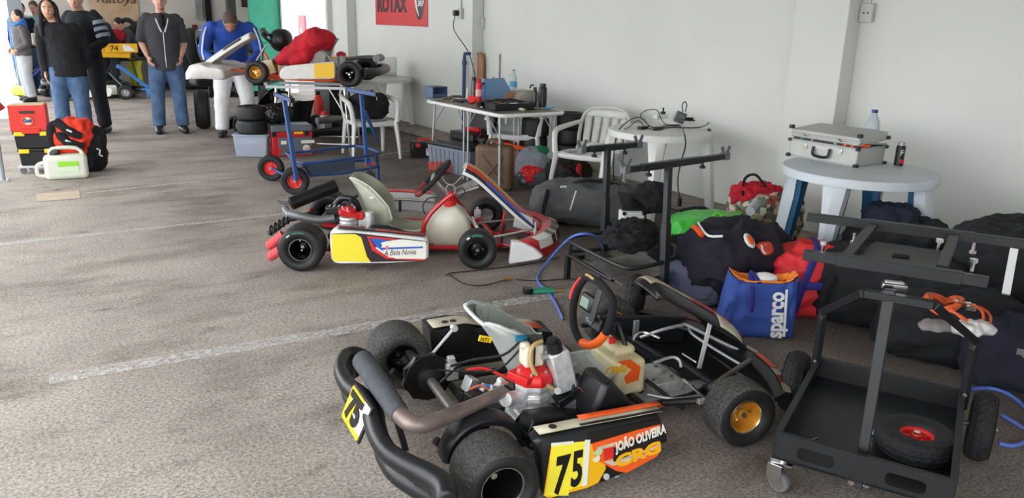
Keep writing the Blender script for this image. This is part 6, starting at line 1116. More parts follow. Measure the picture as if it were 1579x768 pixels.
# brown board and hatch by the far pillar
q = at_x(742, 124, WX-.03); wp_ = thing('cardboard_roll', 'narrow brown board with dark print leaning in the corner by the far pillar', 'board', (WX-.05, q.y, q.z-.25)); part('board', MB().prism([(-.09, 0), (.09, 0), (.1, .5), (.08, .56), (.02, .6), (-.06, .58), (-.09, .5)], (0, 0, 0), (0, -1, 0), (0, 0, 1), .03), mat('brown board', sr(164, 122, 92), .8, var=.15), wp_, smooth=False); part('board_print', MB().box((-.018, 0, .34), (.005, .17, .1)), bkt, wp_); part('board_print', MB().box((-.018, .05, .48), (.005, .06, .12)), bkt, wp_)
ha, hb = at_x(750, 80, WX-.01), at_x(771, 80, WX-.01); ht = thing('wall_hatch', 'flush white metal hatch in the wall beside the brown board', 'hatch', (WX, (ha.y+hb.y)/2, ha.z-.55)); part('hatch_door', MB().box((-.008, 0, .27), (.012, abs(ha.y-hb.y), .54)), wallm, ht, bevel=.003); part('hatch_gap', MB().box((-.010, -abs(ha.y-hb.y)/2, .27), (.014, .012, .54)), steel, ht)
# ---------------------------------------------------------------- under and beside the folding table
def ribbox(name, label, cat, p, rz, sx, sy, h, m, lidm, ribs=9, taper=1.08, lid=.04):
    t = thing(name, label, cat, p, rz); part('tub', MB().box((0, 0, h/2), (sx, sy, h), None, taper), m, t, bevel=.008)
    for s in (-1, 1):
        for i in range(ribs): x = (-.5+(i+.5)/ribs)*sx*.94; part('rib', MB().bar((x, s*sy*.5, .01), (x*taper, s*sy*.5*taper, h*.9), sx/ribs*.45, .012, (0, 1, 0)), m, t)
    if lid: part('lid', MB().box((0, 0, h+lid/2), (sx*taper*1.04, sy*taper*1.06, lid)), lidm, t, bevel=.012, seg=3); part('lid_recess', MB().box((0, 0, h+lid+.004), (sx*.8, sy*.8, .01)), lidm, t, bevel=.004)
    return t
gb_ = mat('grey blue tub plastic', sr(112, 122, 134), .5)
q = at_z(708, 258, 0); cr_ = ribbox('storage_box', 'grey ribbed storage box with a black lid under the folding table', 'box', (4.22, 7.08, 0), -78, .62, .42, .27, gb_, blackpl)
kc = thing('power_tool_case', 'open black power tool case standing on the grey storage box', 'case', (4.38, 7.18, .32), -85); part('case_half', MB().box((0, 0, .04), (.42, .3, .08)), blackpl, kc, bevel=.01); part('case_lid', MB().box((0, .15, .17), (.42, .06, .26), (-.15, 0, 0)), blackpl, kc, bevel=.01); part('case_handle', MB().tube([(-.07, .15, .30), (-.06, .15, .34), (.06, .15, .34), (.07, .15, .30)], .012, 8), blackpl, kc); part('case_label', MB().box((.1, .118, .22), (.08, .004, .03), (-.15, 0, 0)), whitept, kc); part('red_tool', MB().tube([(-.1, 0, .1), (.0, -.02, .11), (.1, .03, .1)], .025, 8, 2), redpt, kc)
q = at_z(652, 242, 0); tb = thing('toolbox', 'small black toolbox with a red handle on the floor left of the folding table', 'toolbox', (q.x+.05, q.y, 0), -20); part('box_body', MB().box((0, 0, .07), (.36, .18, .14), None, 1.05), blackpl, tb, bevel=.01); part('box_lid', MB().box((0, 0, .16), (.38, .19, .045), None, .9), blackpl, tb, bevel=.01); part('handle', MB().tube([(-.1, 0, .18), (-.08, 0, .205), (.08, 0, .205), (.1, 0, .18)], .012, 8), redpl, tb)
for x in (-.11, .11): part('latch', MB().box((x, -.1, .15), (.05, .01, .04)), redpl, tb, bevel=.003)
part('label', MB().box((.03, -.098, .07), (.1, .004, .08)), whitept, tb, smooth=False); part('label_band', MB().box((.03, -.101, .095), (.08, .002, .015)), redpl, tb, smooth=False)
q = at_z(668, 246, 0); bx = thing('plastic_case', 'low black plastic case between the small toolbox and the grey storage box', 'case', (q.x+.12, q.y+.06, 0), -20); part('case_body', MB().box((0, 0, .05), (.2, .22, .1)), blackpl, bx, bevel=.01); part('case_lid', MB().box((0, 0, .115), (.19, .2, .03)), blackpl, bx, bevel=.008)
# jerry can
jm = mat('rusty brown olive paint', sr(84, 66, 50), .6, col2=sr(112, 90, 66), vs=7, bump=.2, bs=20)
ja, jb_ = at_z(735, 293, 0), at_z(792, 297, 0); jd = jb_-ja; jang = math.degrees(math.atan2(jd.y, jd.x)); JW = jd.length
jc = thing('jerry_can', 'rusty brown metal jerry can standing in front of the folding table', 'jerry can', tuple((ja+jb_)/2+V((.04, .08, 0))), jang)
part('can_body', MB().box((0, 0, .215), (JW, .165, .43)), jm, jc, bevel=.045, seg=4); part('can_seam', MB().tube([(JW/2+.003, 0, .05), (JW/2+.003, 0, .40), (0, 0, .437), (-JW/2-.003, 0, .40), (-JW/2-.003, 0, .05)], .007, 6), jm, jc)
for a_, b_ in (((-.1, .08), (.1, .34)), ((-.1, .34), (.1, .08))): part('pressed_rib', MB().tube([(a_[0], -.082, a_[1]), ((a_[0]+b_[0])/2, -.087, (a_[1]+b_[1])/2), (b_[0], -.082, b_[1])], .012, 8, 3), jm, jc)
for y in (-.045, 0, .045): part('handle', MB().tube([(-.07, y, .43), (-.06, y, .475), (.06, y, .475), (.07, y, .43)], .009, 8), jm, jc)
part('can_spout', MB().cyl((-JW/2+.06, 0, .42), (-JW/2+.045, 0, .47), .03).box((-JW/2+.05, 0, .475), (.07, .07, .02)), blackmt, jc)
# orange lid crate, silver pack, tyres
q = at_z(806, 270, 0); pk = thing('storage_box', 'clear pink box with an orange tray on top behind the jerry can', 'box', (q.x-.02, q.y+.1, 0), -40); part('tub', MB().box((0, 0, .13), (.3, .22, .26), None, 1.06), mat('pink clear plastic', sr(190, 130, 134), .3, trans=.25), pk, bevel=.01); part('orange_tray', MB().box((0, 0, .3), (.42, .26, .04), (.0, .18, .1)).box((-.2, 0, .35), (.02, .26, .08)), mat('orange plastic', sr(238, 92, 30), .4), pk, bevel=.008)
q = at_z(818, 290, 0); fp_ = bag('foil_pack', (0, 0, 0), (.36, .2, .15), mat('dark silver wrap', sr(92, 94, 98), .3, .4, bump=.4, bs=30), amp=.012, f=11, seed=8, e=.5); fp_.location = q+V((.1, .06, 0)); fp_.rotation_euler = (0, 0, rad(-30)); tag(fp_, 'dark wrapped bundle with pale print beside the jerry can', 'bundle')
def tyre_stack(label, p, n, R=.14, W=.19, group=None, cat='tyre'):
    for i in range(n):
        t = part('tyre', MB().lathe(tyre_profile(R, W, .068), (0, 0, 0), (0, 0, 1), 36), slick_side, ang=60); t.location = (p[0]+.01*((i*7) % 3-1), p[1]+.008*((i*5) % 3-1), W/2+i*W*1.0+(p[2] if len(p) > 2 else 0)); tag(t, label[i] if isinstance(label, list) else label, cat, group)
tyre_stack(['bottom tyre of the left stack behind the folding table legs', 'second tyre up in the left stack behind the folding table legs', 'top tyre of the left stack behind the folding table legs'], (4.80, 6.62), 3, .145, .20, 'tyres stacked by the wall'); tyre_stack(['bottom tyre of the right stack against the wall', 'second tyre up in the right stack against the wall', 'third tyre up in the right stack against the wall', 'top tyre of the right stack just under the table edge'], (5.12, 6.42), 4, .145, .165, 'tyres stacked by the wall')
q = (4.80, 6.62, .605); fn_ = thing('funnel', 'upturned white funnel with a red tip on the left tyre stack', 'funnel', q); part('cone', MB().lathe([(.07, 0), (.06, .02), (.03, .09), (.028, .1)], n=20), whitept, fn_, solid=.003); part('red_ring', MB().lathe([(.045, -.0), (.045, .015), (.03, .015)], (0, 0, -.01), n=16), redpl, fn_)
# coil of orange hose on the floor
def coil(label, p, R, r, n, m, rz=0, tilt=0., cat='hose', name='coiled_hose', wob=.02):
    pts = []
    for i in range(n*20):
        a = 2*pi*i/20; rr = R+wob*noise.noise(V((i*.11, n, 0))); pts.append((cos(a)*rr, sin(a)*rr*.75, r+.0+i/(n*20)*r*2.2+.01*noise.noise(V((i*.2, 5, 1)))+abs(sin(a))*tilt))
    o = part(name, MB().tube(pts, r, 6), m, ang=180); o.location = p; o.rotation_euler = (0, 0, rad(rz)); return tag(o, label, cat)
ocm = mat('orange red hose', sr(226, 74, 48), .4); q = at_z(676, 264, 0)
def spring(label, a, b, R, r, turns, m, cat='hose'):
    a, b = V(a), V(b); ax = (b-a).normalized(); u = V((0, 0, 1)); v_ = ax.cross(u).normalized(); pts = [a.lerp(b, i/(turns*14))+(u*cos(2*pi*i/14)+v_*sin(2*pi*i/14))*R for i in range(turns*14+1)]
    return tag(part('spiral_hose', MB().tube(pts, r, 6), m, ang=180), label, cat)
spring('orange red spiral air hose lying behind the steering wheel of the red kart', at_z(661, 258, .065), at_z(699, 258, .065), .058, .007, 8, ocm)
# black jacket / bag on the far chair, flag on the far table
o = bag('black_bag', (0, 0, 0), (.44, .38, .30), blackfab, amp=.03, f=6, seed=2, e=.75); o.location = (3.72, 8.40, .425); tag(o, 'black jacket heaped on the seat of the armchair by the far table', 'jacket')
o = thing('flag_roll', 'white and green cloth rolled on the far round table', 'cloth', (4.86, 10.75, .72), -30); part('white_roll', MB().tube([(-.3, 0, .10), (0, .0, .13), (.32, .05, .15)], [.08, .12, .14], 16, 3, flat=.9), whitept, o); part('roll_end', MB().lathe([(.13, 0), (.12, .012), (.001, .012)], (.32, .05, .15), (1, .1, 0), 18), mat('grey paper', sr(170, 172, 178), .7), o); part('green_fold', MB().box((-.18, -.12, .09), (.3, .1, .16), (.2, .3, 0), .6), mat('green cloth', sr(24, 110, 66), .8), o, bevel=.02)
o = part('green_cloth', MB().prism([(0, -.2), (.12, -.2), (.1, .5), (.02, .52)], (4.45, 10.15, .2), (1, 0, 0), (0, 0, 1), .04), MATS['green cloth']); tag(o, 'green cloth hanging behind the far armchair', 'cloth')
# ---------------------------------------------------------------- tyres on the clear tub, tool chest with bag
cm_ = mat('clear tub plastic', sr(196, 206, 222), .25, trans=.45, ior=1.1)
q = at_z(387, 243, 0); tb2 = thing('storage_tub', 'translucent plastic tub with coloured contents under two stacked tyres', 'tub', (q.x+.08, q.y+.12, 0), -32); part('tub', MB().box((0, 0, .125), (.34, .27, .25), None, 1.12), cm_, tb2, bevel=.015); part('tub_rim', MB().tube([(x, y, .25) for x, y in rrect(.40, .32, .04)], .008, 6, 1, True), cm_, tb2)
part('blue_bundle', MB().ell((-.06, -.03, .08), (.1, .08, .07)), mat('faded blue cloth', sr(90, 104, 160), .9), tb2); part('purple_bundle', MB().ell((.05, -.05, .07), (.08, .06, .06)), mat('plum cloth', sr(120, 50, 84), .9), tb2); part('yellow_bundle', MB().ell((.1, .0, .12), (.05, .07, .09)), mat('ochre cloth', sr(210, 170, 60), .9), tb2); part('white_bundle', MB().ell((0, 0, .17), (.12, .1, .05)), whitept, tb2)
tyre_stack(['lower of the two tyres on the translucent tub', 'upper of the two tyres on the translucent tub'], (tb2.location.x+.0, tb2.location.y, .255), 2, .165, .155, 'tyres on the tub')
ca, cb_ = at_z(421, 243, 0), at_z(483, 240, 0); cd = cb_-ca; tc_ = thing('tool_chest', 'red and grey tool chest with stickers behind the blue trolley', 'tool chest', tuple((ca+cb_)/2+V((.02, .14, 0))), math.degrees(math.atan2(cd.y, cd.x))); CW = cd.length
gm_ = mat('grey chest plastic', sr(94, 98, 104), .5); part('chest_body', MB().box((0, 0, .14), (CW, .27, .28)), redpt, tc_, bevel=.01); part('front_panel', MB().box((.03, -.138, .12), (CW*.82, .012, .2)), gm_, tc_, bevel=.004); part('chest_lid', MB().box((0, 0, .32), (CW*1.02, .28, .075), None, .97), gm_, tc_, bevel=.01); part('red_band', MB().box((0, -.137, .255), (CW, .01, .05)), redpt, tc_, bevel=.003)
for x in (-.2, .16): part('latch', MB().box((x, -.147, .26), (.05, .014, .05)), blackpl, tc_, bevel=.004)
part('yellow_badge', MB().box((.07, -.144, .27), (.1, .006, .026)), yelst, tc_); text('Sub', .08, (-.17, -.147, .05), (1, .1, 0), (0, 0, 1), redpl, tc_, shear=.3, bold=.004)
part('white_badge', MB().box((.17, -.147, .165), (.15, .005, .035)), pwm, tc_, bevel=.004); part('round_badge', MB().cyl((.15, -.142, .09), (.15, -.150, .09), .04, n=18), pwm, tc_); text('Gulf', .034, (.118, -.152, .08), (1, 0, 0), (0, 0, 1), redpl, tc_); part('small_badge', MB().box((-.1, -.147, .165), (.06, .005, .04)), pwm, tc_); part('side_badge', MB().box((-CW/2-.002, -.03, .18), (.004, .05, .04)), pwm, tc_); part('side_badge', MB().box((-CW/2-.002, -.0, .08), (.004, .05, .05), (.8, 0, 0)), pwm, tc_)
o = bag('black_bag', (0, 0, 0), (.34, .28, .22), mat('shiny black bin bag', sr(26, 26, 30), .3, bump=.5, bs=20), amp=.02, f=12, seed=9, e=.9); o.location = tc_.location+V((-.12, .05, .36)); tag(o, 'crumpled shiny black plastic bag on top of the red and grey tool chest', 'bag')
# ================================================================= bags, clothes, hoses, left hand group
gyf = mat('grey duffel cloth', sr(84, 84, 86), .9, var=.15, vs=6, bump=.3, bs=20); bagn = mat('black duffel cloth', sr(30, 31, 36), .85, var=.25, vs=5, bump=.35, bs=22)
def put(o, p, rz, label, cat, group=None): o.location = p; o.rotation_euler = (0, 0, rad(rz)); return tag(o, label, cat, group)
def sack(name, label, cat, p, rz, size, m, amp=.03, f=6, seed=0, e=.6, group=None):
    return put(bag(name, (0, 0, 0), size, m, amp=amp, f=f, seed=seed, e=e), p, rz, label, cat, group)
# grey duffel by the nose of the red kart
gd = sack('duffel_bag', 'grey duffel bag slumped on the floor in front of the red kart nose', 'bag', (3.95, 4.72, 0), -38, (.86, .46, .34), gyf, .035, 5, 3, .7)
part('bag_strap', MB().tube([(-.3, -.2, .30), (-.33, -.26, .12), (-.28, -.25, .02)], .016, 6, 3, flat=2), blackfab, gd); part('bag_handle', MB().tube([(-.1, -.1, .34), (0, -.16, .38), (.2, -.1, .35), (.32, 0, .3)], .014, 6, 4), blackfab, gd); part('reflective_trim', MB().tube([(-.08, -.2, .30), (-.12, -.27, .16)], .006, 6), whitept, gd); part('bag_logo', MB().box((-.18, -.16, .32), (.05, .01, .015), (.6, 0, .3)), whitept, gd)
sb = sack('grey_bag', 'round grey plastic bag with green print beside the tyres and armchair', 'bag', (4.50, 6.22, 0), 10, (.34, .3, .36), mat('grey plastic bag', sr(146, 152, 160), .6, bump=.3, bs=15), .015, 6, 4, .9); part('green_print', MB().ell((.06, -.05, .33), (.09, .08, .05)), MATS['green cloth'], sb)
rbg = sack('cloth_bundle', 'black bag with red panels on the floor under the armchair by the chargers', 'bag', (4.75, 5.95, 0), 30, (.55, .36, .26), mat('dark patterned cloth', sr(52, 46, 46), .9, var=.5, vs=30), .04, 7, 6, .7)
for q, s_ in (((-.12, -.15, .16), (.06, .03, .1)), ((-.2, -.12, .1), (.05, .05, .06)), ((.05, -.17, .06), (.12, .02, .04))): part('red_panel', MB().ell(q, s_), MATS['bright red plastic'], rbg)
rb2_ = sack('cloth_bundle', 'red and black shoes bag between the tyre stacks and the armchair', 'bag', (4.42, 6.12, 0), 0, (.24, .2, .2), MATS['bright red plastic'], .02, 9, 12, .8)
tag(part('red_plank', MB().box((4.95, 5.55, .05), (.3, .02, .1), (0, 0, .5)), mat('dark red board', sr(120, 44, 36), .6)), 'dark red board on the kerb behind the armchair', 'board')
# silver box and black pouches beside the black stand
q = at_z(967, 355, 0); sbx = thing('camera_case', 'small silver box with dark open lid hanging on the black stand rack', 'case', (at_z(972, 352, .2).x, at_z(972, 352, .2).y, .2), -25)
part('box_body', MB().box((0, 0, .06), (.15, .12, .13)), whitept, sbx, bevel=.008); part('box_lid', MB().box((.03, .07, .17), (.2, .18, .02), (.5, .1, 0)), blackpl, sbx, bevel=.004); part('box_label', MB().box((.005, -.062, .05), (.08, .003, .04)), bkt, sbx); 
for x in (-.068, .068): part('corner_cap', MB().box((x, -.056, -.0), (.02, .02, .02)).box((x, -.056, .118), (.02, .02, .02)), blackpl, sbx)
o3_ = (sbx.location.x, sbx.location.y); sack('black_pouch', 'black padded pouch beside the small silver box', 'pouch', (o3_[0]+.2, o3_[1]+.02, .29), 20, (.22, .2, .2), blackfab, .03, 9, 15, .6); sack('black_cloth', 'black cloth crumpled on the rack of the black stand', 'cloth', (3.12, 3.28, .285), 35, (.42, .26, .13), blackfab, .045, 10, 16, .8); sack('black_bag', 'black bag on the floor behind the front post of the black stand', 'bag', (3.62, 3.3, 0), 20, (.5, .4, .24), bagn, .04, 7, 17, .7)
q = at_z(995, 372, .29); tag(part('white_card', MB().box((0, 0, .05), (.12, .006, .1), (.2, 0, 0)), whitept, bevel=.003), 'small white card standing among the black cloths on the stand rack', 'card').location = q
sack('black_bag', 'small dark blue black bag on the kerb behind the green bag', 'bag', (4.45, 4.02, 0), 10, (.4, .2, .2), navyfab, .03, 9, 18, .6)
# green shopping bag
gs = mat('glossy green bag', sr(58, 190, 52), .35, col2=sr(96, 220, 96), vs=5, bump=.2, bs=10); gn = sack('shopping_bag', 'bright green and white shopping bag lying behind the black stand', 'bag', (4.14, 3.56, 0), -24, (.64, .36, .30), gs, .025, 5, 21, .45)
for y0, m_ in ((.12, mat('mint print', sr(150, 220, 200), .4)), (.19, whitept)): part('print_band', MB().tube([(-.29, -.08, y0-.02), (-.22, -.17, y0), (0, -.185, y0+.01), (.22, -.17, y0+.02)], .03 if y0 < .15 else .012, 6, 4, flat=.25), m_, gn)
part('bag_handle', MB().tube([(-.1, -.165, .10), (-.1, -.17, .25), (-.02, -.1, .33), (.05, -.16, .26)], .012, 6, 4, flat=1.5), mat('lime strap', sr(120, 220, 60), .5), gn)
# patterned bag with red cloth
pbm = bpy.data.materials.new('patterned shopping bag'); pbm.use_nodes = True; nt = pbm.node_tree; bs_ = nt.nodes['Principled BSDF']; tc = nt.nodes.new('ShaderNodeTexCoord'); vo = nt.nodes.new('ShaderNodeTexVoronoi'); vo.inputs['Scale'].default_value = 26; nt.links.new(tc.outputs['Object'], vo.inputs['Vector'])
cr = nt.nodes.new('ShaderNodeValToRGB'); cr.color_ramp.interpolation = 'CONSTANT'; els = cr.color_ramp.elements; els[0].color = (*sr(70, 60, 56), 1); els[1].position = .3; els[1].color = (*sr(178, 150, 130), 1)
for p_, c_ in ((.5, sr(150, 70, 56)), (.62, sr(206, 196, 180)), (.78, sr(96, 110, 90))): e_ = els.new(p_); e_.color = (*c_, 1)
sx_ = nt.nodes.new('ShaderNodeSeparateColor'); nt.links.new(vo.outputs['Color'], sx_.inputs[0]); nt.links.new(sx_.outputs[0], cr.inputs[0]); nt.links.new(cr.outputs[0], bs_.inputs['Base Color']); bs_.inputs['Roughness'].default_value = .5
pg_ = sack('shopping_bag', 'patterned brown shopping bag holding a red cloth against the wall', 'bag', tuple(at_z(1180, 374, 0)+V((-.05, .0, 0))), -30, (.52, .34, .42), pbm, .03, 5, 24, .6)
part('bag_handle', MB().tube([(-.22, -.1, .38), (-.2, -.05, .5), (-.1, 0, .52), (-.05, -.1, .44)], .01, 6, 4), blackfab, pg_); part('bag_edge', MB().tube([(.1, -.12, .45), (.25, -.05, .36), (.29, 0, .2)], .008, 6, 4), blackfab, pg_)
sack('red_cloth', 'red cloth stuffed in the top of the patterned shopping bag', 'cloth', tuple(at_z(1180, 374, 0)+V((-.13, .03, .30))), -30, (.38, .22, .15), MATS['red cloth'], .04, 8, 25, .8)
# heap: dark jacket, grey bag, blue lettered bag, red and blue bag
sack('grey_backpack', 'grey blue bag bulging out under the left of the dark jacket', 'bag', (3.42, 2.95, 0), 15, (.42, .40, .30), mat('grey blue cloth', sr(82, 86, 104), .95, bump=.3, bs=25), .03, 6, 28, .7)
jk = sack('jacket', 'dark navy jacket with orange and white trim heaped over bags', 'jacket', (3.54, 2.84, .08), -10, (.68, .50, .38), mat('dark purple navy jacket', sr(36, 32, 46), .9, var=.2, vs=6, bump=.3, bs=20), .065, 4.2, 30, .85)
def onj(x, y):   # height of the jacket's upper surface
    best = .3
    for v in jk.data.vertices:
        if abs(v.co.x-x) < .03 and abs(v.co.y-y) < .03: best = max(best, v.co.z) if v.co.z > .2 else best
    return best
def trim(pts, r, m, nm='trim'): part(nm, MB().tube([(x, y, onj(x, y)+.002) for x, y in pts], r, 6, 3), m, jk)
trim([(-.20, .12), (-.26, .02), (-.28, -.08), (-.24, -.15)], .007, whitept, 'piping'); trim([(-.22, .14), (-.28, .04), (-.3, -.05)], .014, orangept, 'orange_trim')
orc = mat('orange cloth', sr(226, 92, 44), .9)
for cx__, cy__, r_, m_, z_ in ((-.10, -.2, .055, pwm, 0), (-.10, -.205, .042, orc, .006)): z0 = onj(-.10, -.19); part('badge', MB().ell((-.10, -.205, z0-.03+z_*0), (r_*.7, .012+z_, r_*.85), (-.7, 0, .3), 18, 8), m_, jk)
part('orange_patch', MB().ell((.24, -.17, .22), (.10, .06, .08), (-.4, 0, .3), 14, 8, .7), orc, jk); part('letter_patch', MB().ell((-.0, -.22, onj(0, -.2)-.04), (.06, .03, .045), (-.5, 0, 0), 14, 8, .7), mat('red orange patch', sr(196, 66, 48), .8), jk)
text('US', .07, (-.045, -.258, onj(0, -.2)-.05), (1, .1, 0), (0, .5, 1), whitept, jk, bold=.003)
tag(part('grey_tube', MB().cyl((3.95, 3.1, .44), (4.08, 3.16, .47), .03), mat('pale grey tube', sr(168, 170, 170), .5)), 'pale grey tube end between the jacket and the patterned bag', 'tube')
sk_ = sack('sports_bag', 'red sports bag with blue straps leaning behind the blue lettered bag', 'bag', (3.76, 2.50, 0), -35, (.46, .32, .40), mat('red nylon', sr(206, 44, 48), .7, var=.15, bump=.3, bs=20), .04, 6, 33, .7)
bst = mat('navy strap', sr(40, 44, 120), .8)
for pts in ([(-.12, -.17, .05), (-.10, -.19, .2), (-.02, -.12, .40), (.02, .05, .42)], [(.14, -.14, .02), (.12, -.18, .2), (.10, -.1, .38), (.08, .08, .4)], [(-.2, -.14, .2), (0, -.2, .22), (.2, -.13, .2)]): part('bag_strap', MB().tube(pts, .022, 6, 4, flat=.4), bst, sk_)
blu = mat('royal blue bag', sr(44, 72, 146), .7, var=.1, vs=4, bump=.25, bs=12)
ba, bb2 = at_z(1108, 518, 0), at_z(1226, 524, 0); bd = bb2-ba; bl_ = bd.length; ban = math.degrees(math.atan2(bd.y, bd.x))
bc = thing('lettered_bag', 'royal blue tote bag with large white lettering up its side and orange lining', 'bag', tuple((ba+bb2)/2+V((.055, .075, 0))), ban)
def bf(u, v):   # ring around, height
    a = 2*pi*u; ex = .45; sg = lambda q: math.copysign(abs(q)**ex, q); hz_ = v*(.31+.02*cos(a*2)); wsc = 1-.13*v; bulge = 1+.10*sin(pi*v); n1 = (noise.noise(V((cos(a)*3, sin(a)*3, v*4)))+.6*noise.noise(V((cos(a)*7, sin(a)*3, v*8))))*.022
    return V((sg(cos(a))*bl_*.5*wsc*(1+.02*bulge)+.02*v, sg(sin(a))*(.085*bulge*(1-.25*v)+n1), hz_))
m = MB().grid(lambda u, v: bf(u, v), 48, 14); m.ell((0, 0, .02), (bl_*.5, .08, .02), None, 24, 6, .5); bagb = part('bag_body', m, blu, bc, ang=180, solid=.004)
part('orange_lining', MB().grid(lambda u, v: V((bf(u, 1).x*(.99-.25*v), bf(u, 1).y*(.96-.5*v), bf(u, 1).z+.012-.05*v)), 48, 4), mat('orange lining', sr(240, 132, 44), .7), bc, ang=180, solid=.004); part('white_rag', MB().ell((.03, 0, .30), (.07, .04, .03)), whitept, bc)
part('bag_handle', MB().tube([(-.04, -.085, .1), (-.05, -.08, .27), (-.04, -.0, .33), (-.01, -.07, .29)], .015, 6, 4, flat=.5), bst, bc)
lx = bl_*.5; text('sparco', .115, (lx*.62, -.112, .012), (-.02, .15, 1), (-1, 0, .05), whitept, bc, sx=.78, bold=.004); part('letter_bar', MB().bar((lx*.69, -.108, .02), (lx*.64, -.085, .27), .012, .004, (0, 1, 0)), whitept, bc); part('zip_pull', MB().box((lx*.95, -.05, .2), (.01, .004, .03)), orgst, bc)
# black duffels at the right behind the trolley
bA = sack('duffel_bag', 'big black duffel bag with a white zip mark behind the trolley, left one', 'bag', (3.98, 2.16, 0), -62, (.82, .44, .42), bagn, .04, 4.5, 41, .6, 'black duffel bags by the trolley'); part('bag_strap', MB().tube([(-.3, -.2, .1), (-.28, -.235, .25), (-.2, -.1, .43)], .02, 6, 4, flat=.4), blackfab, bA)
bB = sack('duffel_bag', 'black duffel bag with a small red and white C badge, middle one', 'bag', (3.82, 1.74, 0), -58, (.66, .42, .36), bagn, .035, 5, 42, .6, 'black duffel bags by the trolley')
q = at_z(1414, 552, .1); bdg = thing('x', 'x', 'x'); bpy.data.objects.remove(bdg)
lq = Matrix.Rotation(rad(58), 3, 'Z')@(at_y(1414, 552, 1.66)-V((3.82, 1.74, 0)))
part('badge', MB().ell((.10, -.212, .13), (.03, .012, .026), None, 14, 8), pwm, bB); text('C', .04, (.088, -.226, .115), (1, 0, 0), (0, 0, 1), redpl, bB, bold=.004)
bC = sack('duffel_bag', 'dark navy holdall with a buckle between two black bags behind the trolley', 'bag', (3.78, 1.42, 0), -60, (.40, .34, .32), navyfab, .03, 6, 43, .6); part('buckle', MB().box((.0, -.175, .22), (.03, .012, .04)), chrome, bC)
bD = sack('duffel_bag', 'black bag with red piping at the right edge of the picture', 'bag', (3.95, 1.12, 0), -60, (.56, .46, .46), bagn, .035, 5, 44, .6); part('red_piping', MB().tube([(-.16, -.24, .06), (-.15, -.255, .16), (-.19, -.24, .24), (-.16, -.2, .36), (-.02, -.1, .46), (.1, 0, .47)], .007, 6, 4), redpt, bD)
bE = sack('black_bag', 'large black bag heaped against the wall behind the other bags', 'bag', (4.52, 1.62, 0), -70, (1.0, .55, .62), bagn, .05, 4, 45, .7); sack('black_bag', 'black bag under the worn round table', 'bag', (4.42, 2.38, 0), -60, (.6, .4, .5), bagn, .05, 5, 46, .7); sack('navy_cloth', 'navy cloth draped on top of the bag under the worn round table', 'cloth', (4.38, 2.42, .46), -50, (.3, .2, .12), mat('bright navy cloth', sr(32, 36, 62), .9), .03, 9, 47, .8)
tag(part('white_bar', MB().bar(at_x(1564, 384, 4.05), at_x(1551, 454, 3.92), .035, .02), whitept, bevel=.003), 'white plastic bar leaning among the black bags at far right', 'bar')
oc2 = mat('orange cord', sr(216, 92, 40), .5); 
q = at_z(1452, 478, .36); coil('coil of orange cord on the black bags behind the trolley cradle', q, .085, .009, 6, oc2, 20, .03, cat='cord', name='coiled_cord', wob=.05); coil('loose orange loops hanging right of the cord coil', at_z(1480, 500, .33), .10, .006, 2, oc2, 70, .06, cat='cord', name='coiled_cord', wob=.08)
q = at_z(1484, 478, .38); cb3 = thing('ratchet_clamp', 'chrome ratchet clamp lying on the orange cord behind the trolley', 'clamp', q, 40); part('clamp_bar', MB().bar((-.06, .05, .06), (.02, -.02, .01), .018, .01), chrome, cb3, bevel=.002); part('clamp_body', MB().box((.03, -.03, .01), (.05, .03, .03)).box((.05, -.055, -.0), (.03, .025, .03)), chrome, cb3, bevel=.004)
sack('white_cloth', 'white cloth spilling out between the black bags behind the trolley', 'cloth', at_z(1508, 512, .33)-V((.05, 0, 0)), -20, (.17, .10, .05), mat('white paper cloth', sr(210, 208, 206), .8), .02, 10, 50, .8); sack('grey_cloth', 'grey cloth end with orange cord under it, left of the white cloth', 'cloth', at_z(1452, 505, .33)-V((.06, 0, 0)), -20, (.14, .1, .04), mat('grey rag', sr(130, 124, 122), .8), .01, 10, 51, .8)
# air hose, gauge, thin cables on the floor
ahm = mat('blue air hose', sr(92, 116, 200), .4); hz2 = lambda px, py, z=.008: at_z(px, py, z)
tag(part('air_hose', MB().tube([hz2(868, 492), hz2(858, 470), hz2(845, 450), hz2(829, 432), hz2(838, 412), hz2(860, 385, .12), hz2(885, 364, .33), hz2(912, 362, .34), hz2(928, 378, .2), hz2(929, 405, .05), hz2(922, 430)], .008, 8, 6), ahm, ang=180), 'blue air hose arching over the stand rack between the two karts', 'hose')
q = hz2(840, 452, .012); ag = thing('tyre_gauge', 'green and black tyre inflator with brass end lying on the blue hose', 'gauge', q, -28); part('gauge_dial', MB().cyl((-.10, .01, .0), (-.10, .01, .03), .032, n=18), blackpl, ag, bevel=.003); part('gauge_body', MB().cyl((-.07, 0, .012), (.06, 0, .012), .014), MATS['green door paint'], ag); brass = mat('brass', sr(190, 150, 84), .35, .8); part('gauge_nozzle', MB().cyl((.06, 0, .012), (.12, 0, .012), .009), brass, ag); part('trigger', MB().box((.0, .0, .03), (.08, .012, .008), (0, .1, 0)), MATS['green door paint'], ag)
for i, pts in enumerate(([(688, 425), (695, 421), (735, 417), (810, 408), (862, 397)], [(692, 423), (715, 437), (745, 440), (780, 431)], [(795, 431), (830, 433), (880, 430), (890, 436), (884, 448)])): tag(part('thin_cable', MB().tube([hz2(*p_) for p_ in pts], .0035, 6, 4), blackpl, ang=180), ('thin black cable running past the front wheel of the red kart', 'thin black cable curling on the floor before the brass coupling', 'thin black cable from the brass coupling towards the blue hose')[i], 'cable')
tag(part('hose_coupling', MB().cyl(hz2(776, 431), hz2(790, 430), .009, n=10), brass), 'small brass coupling joining two thin black cables on the floor', 'coupling')
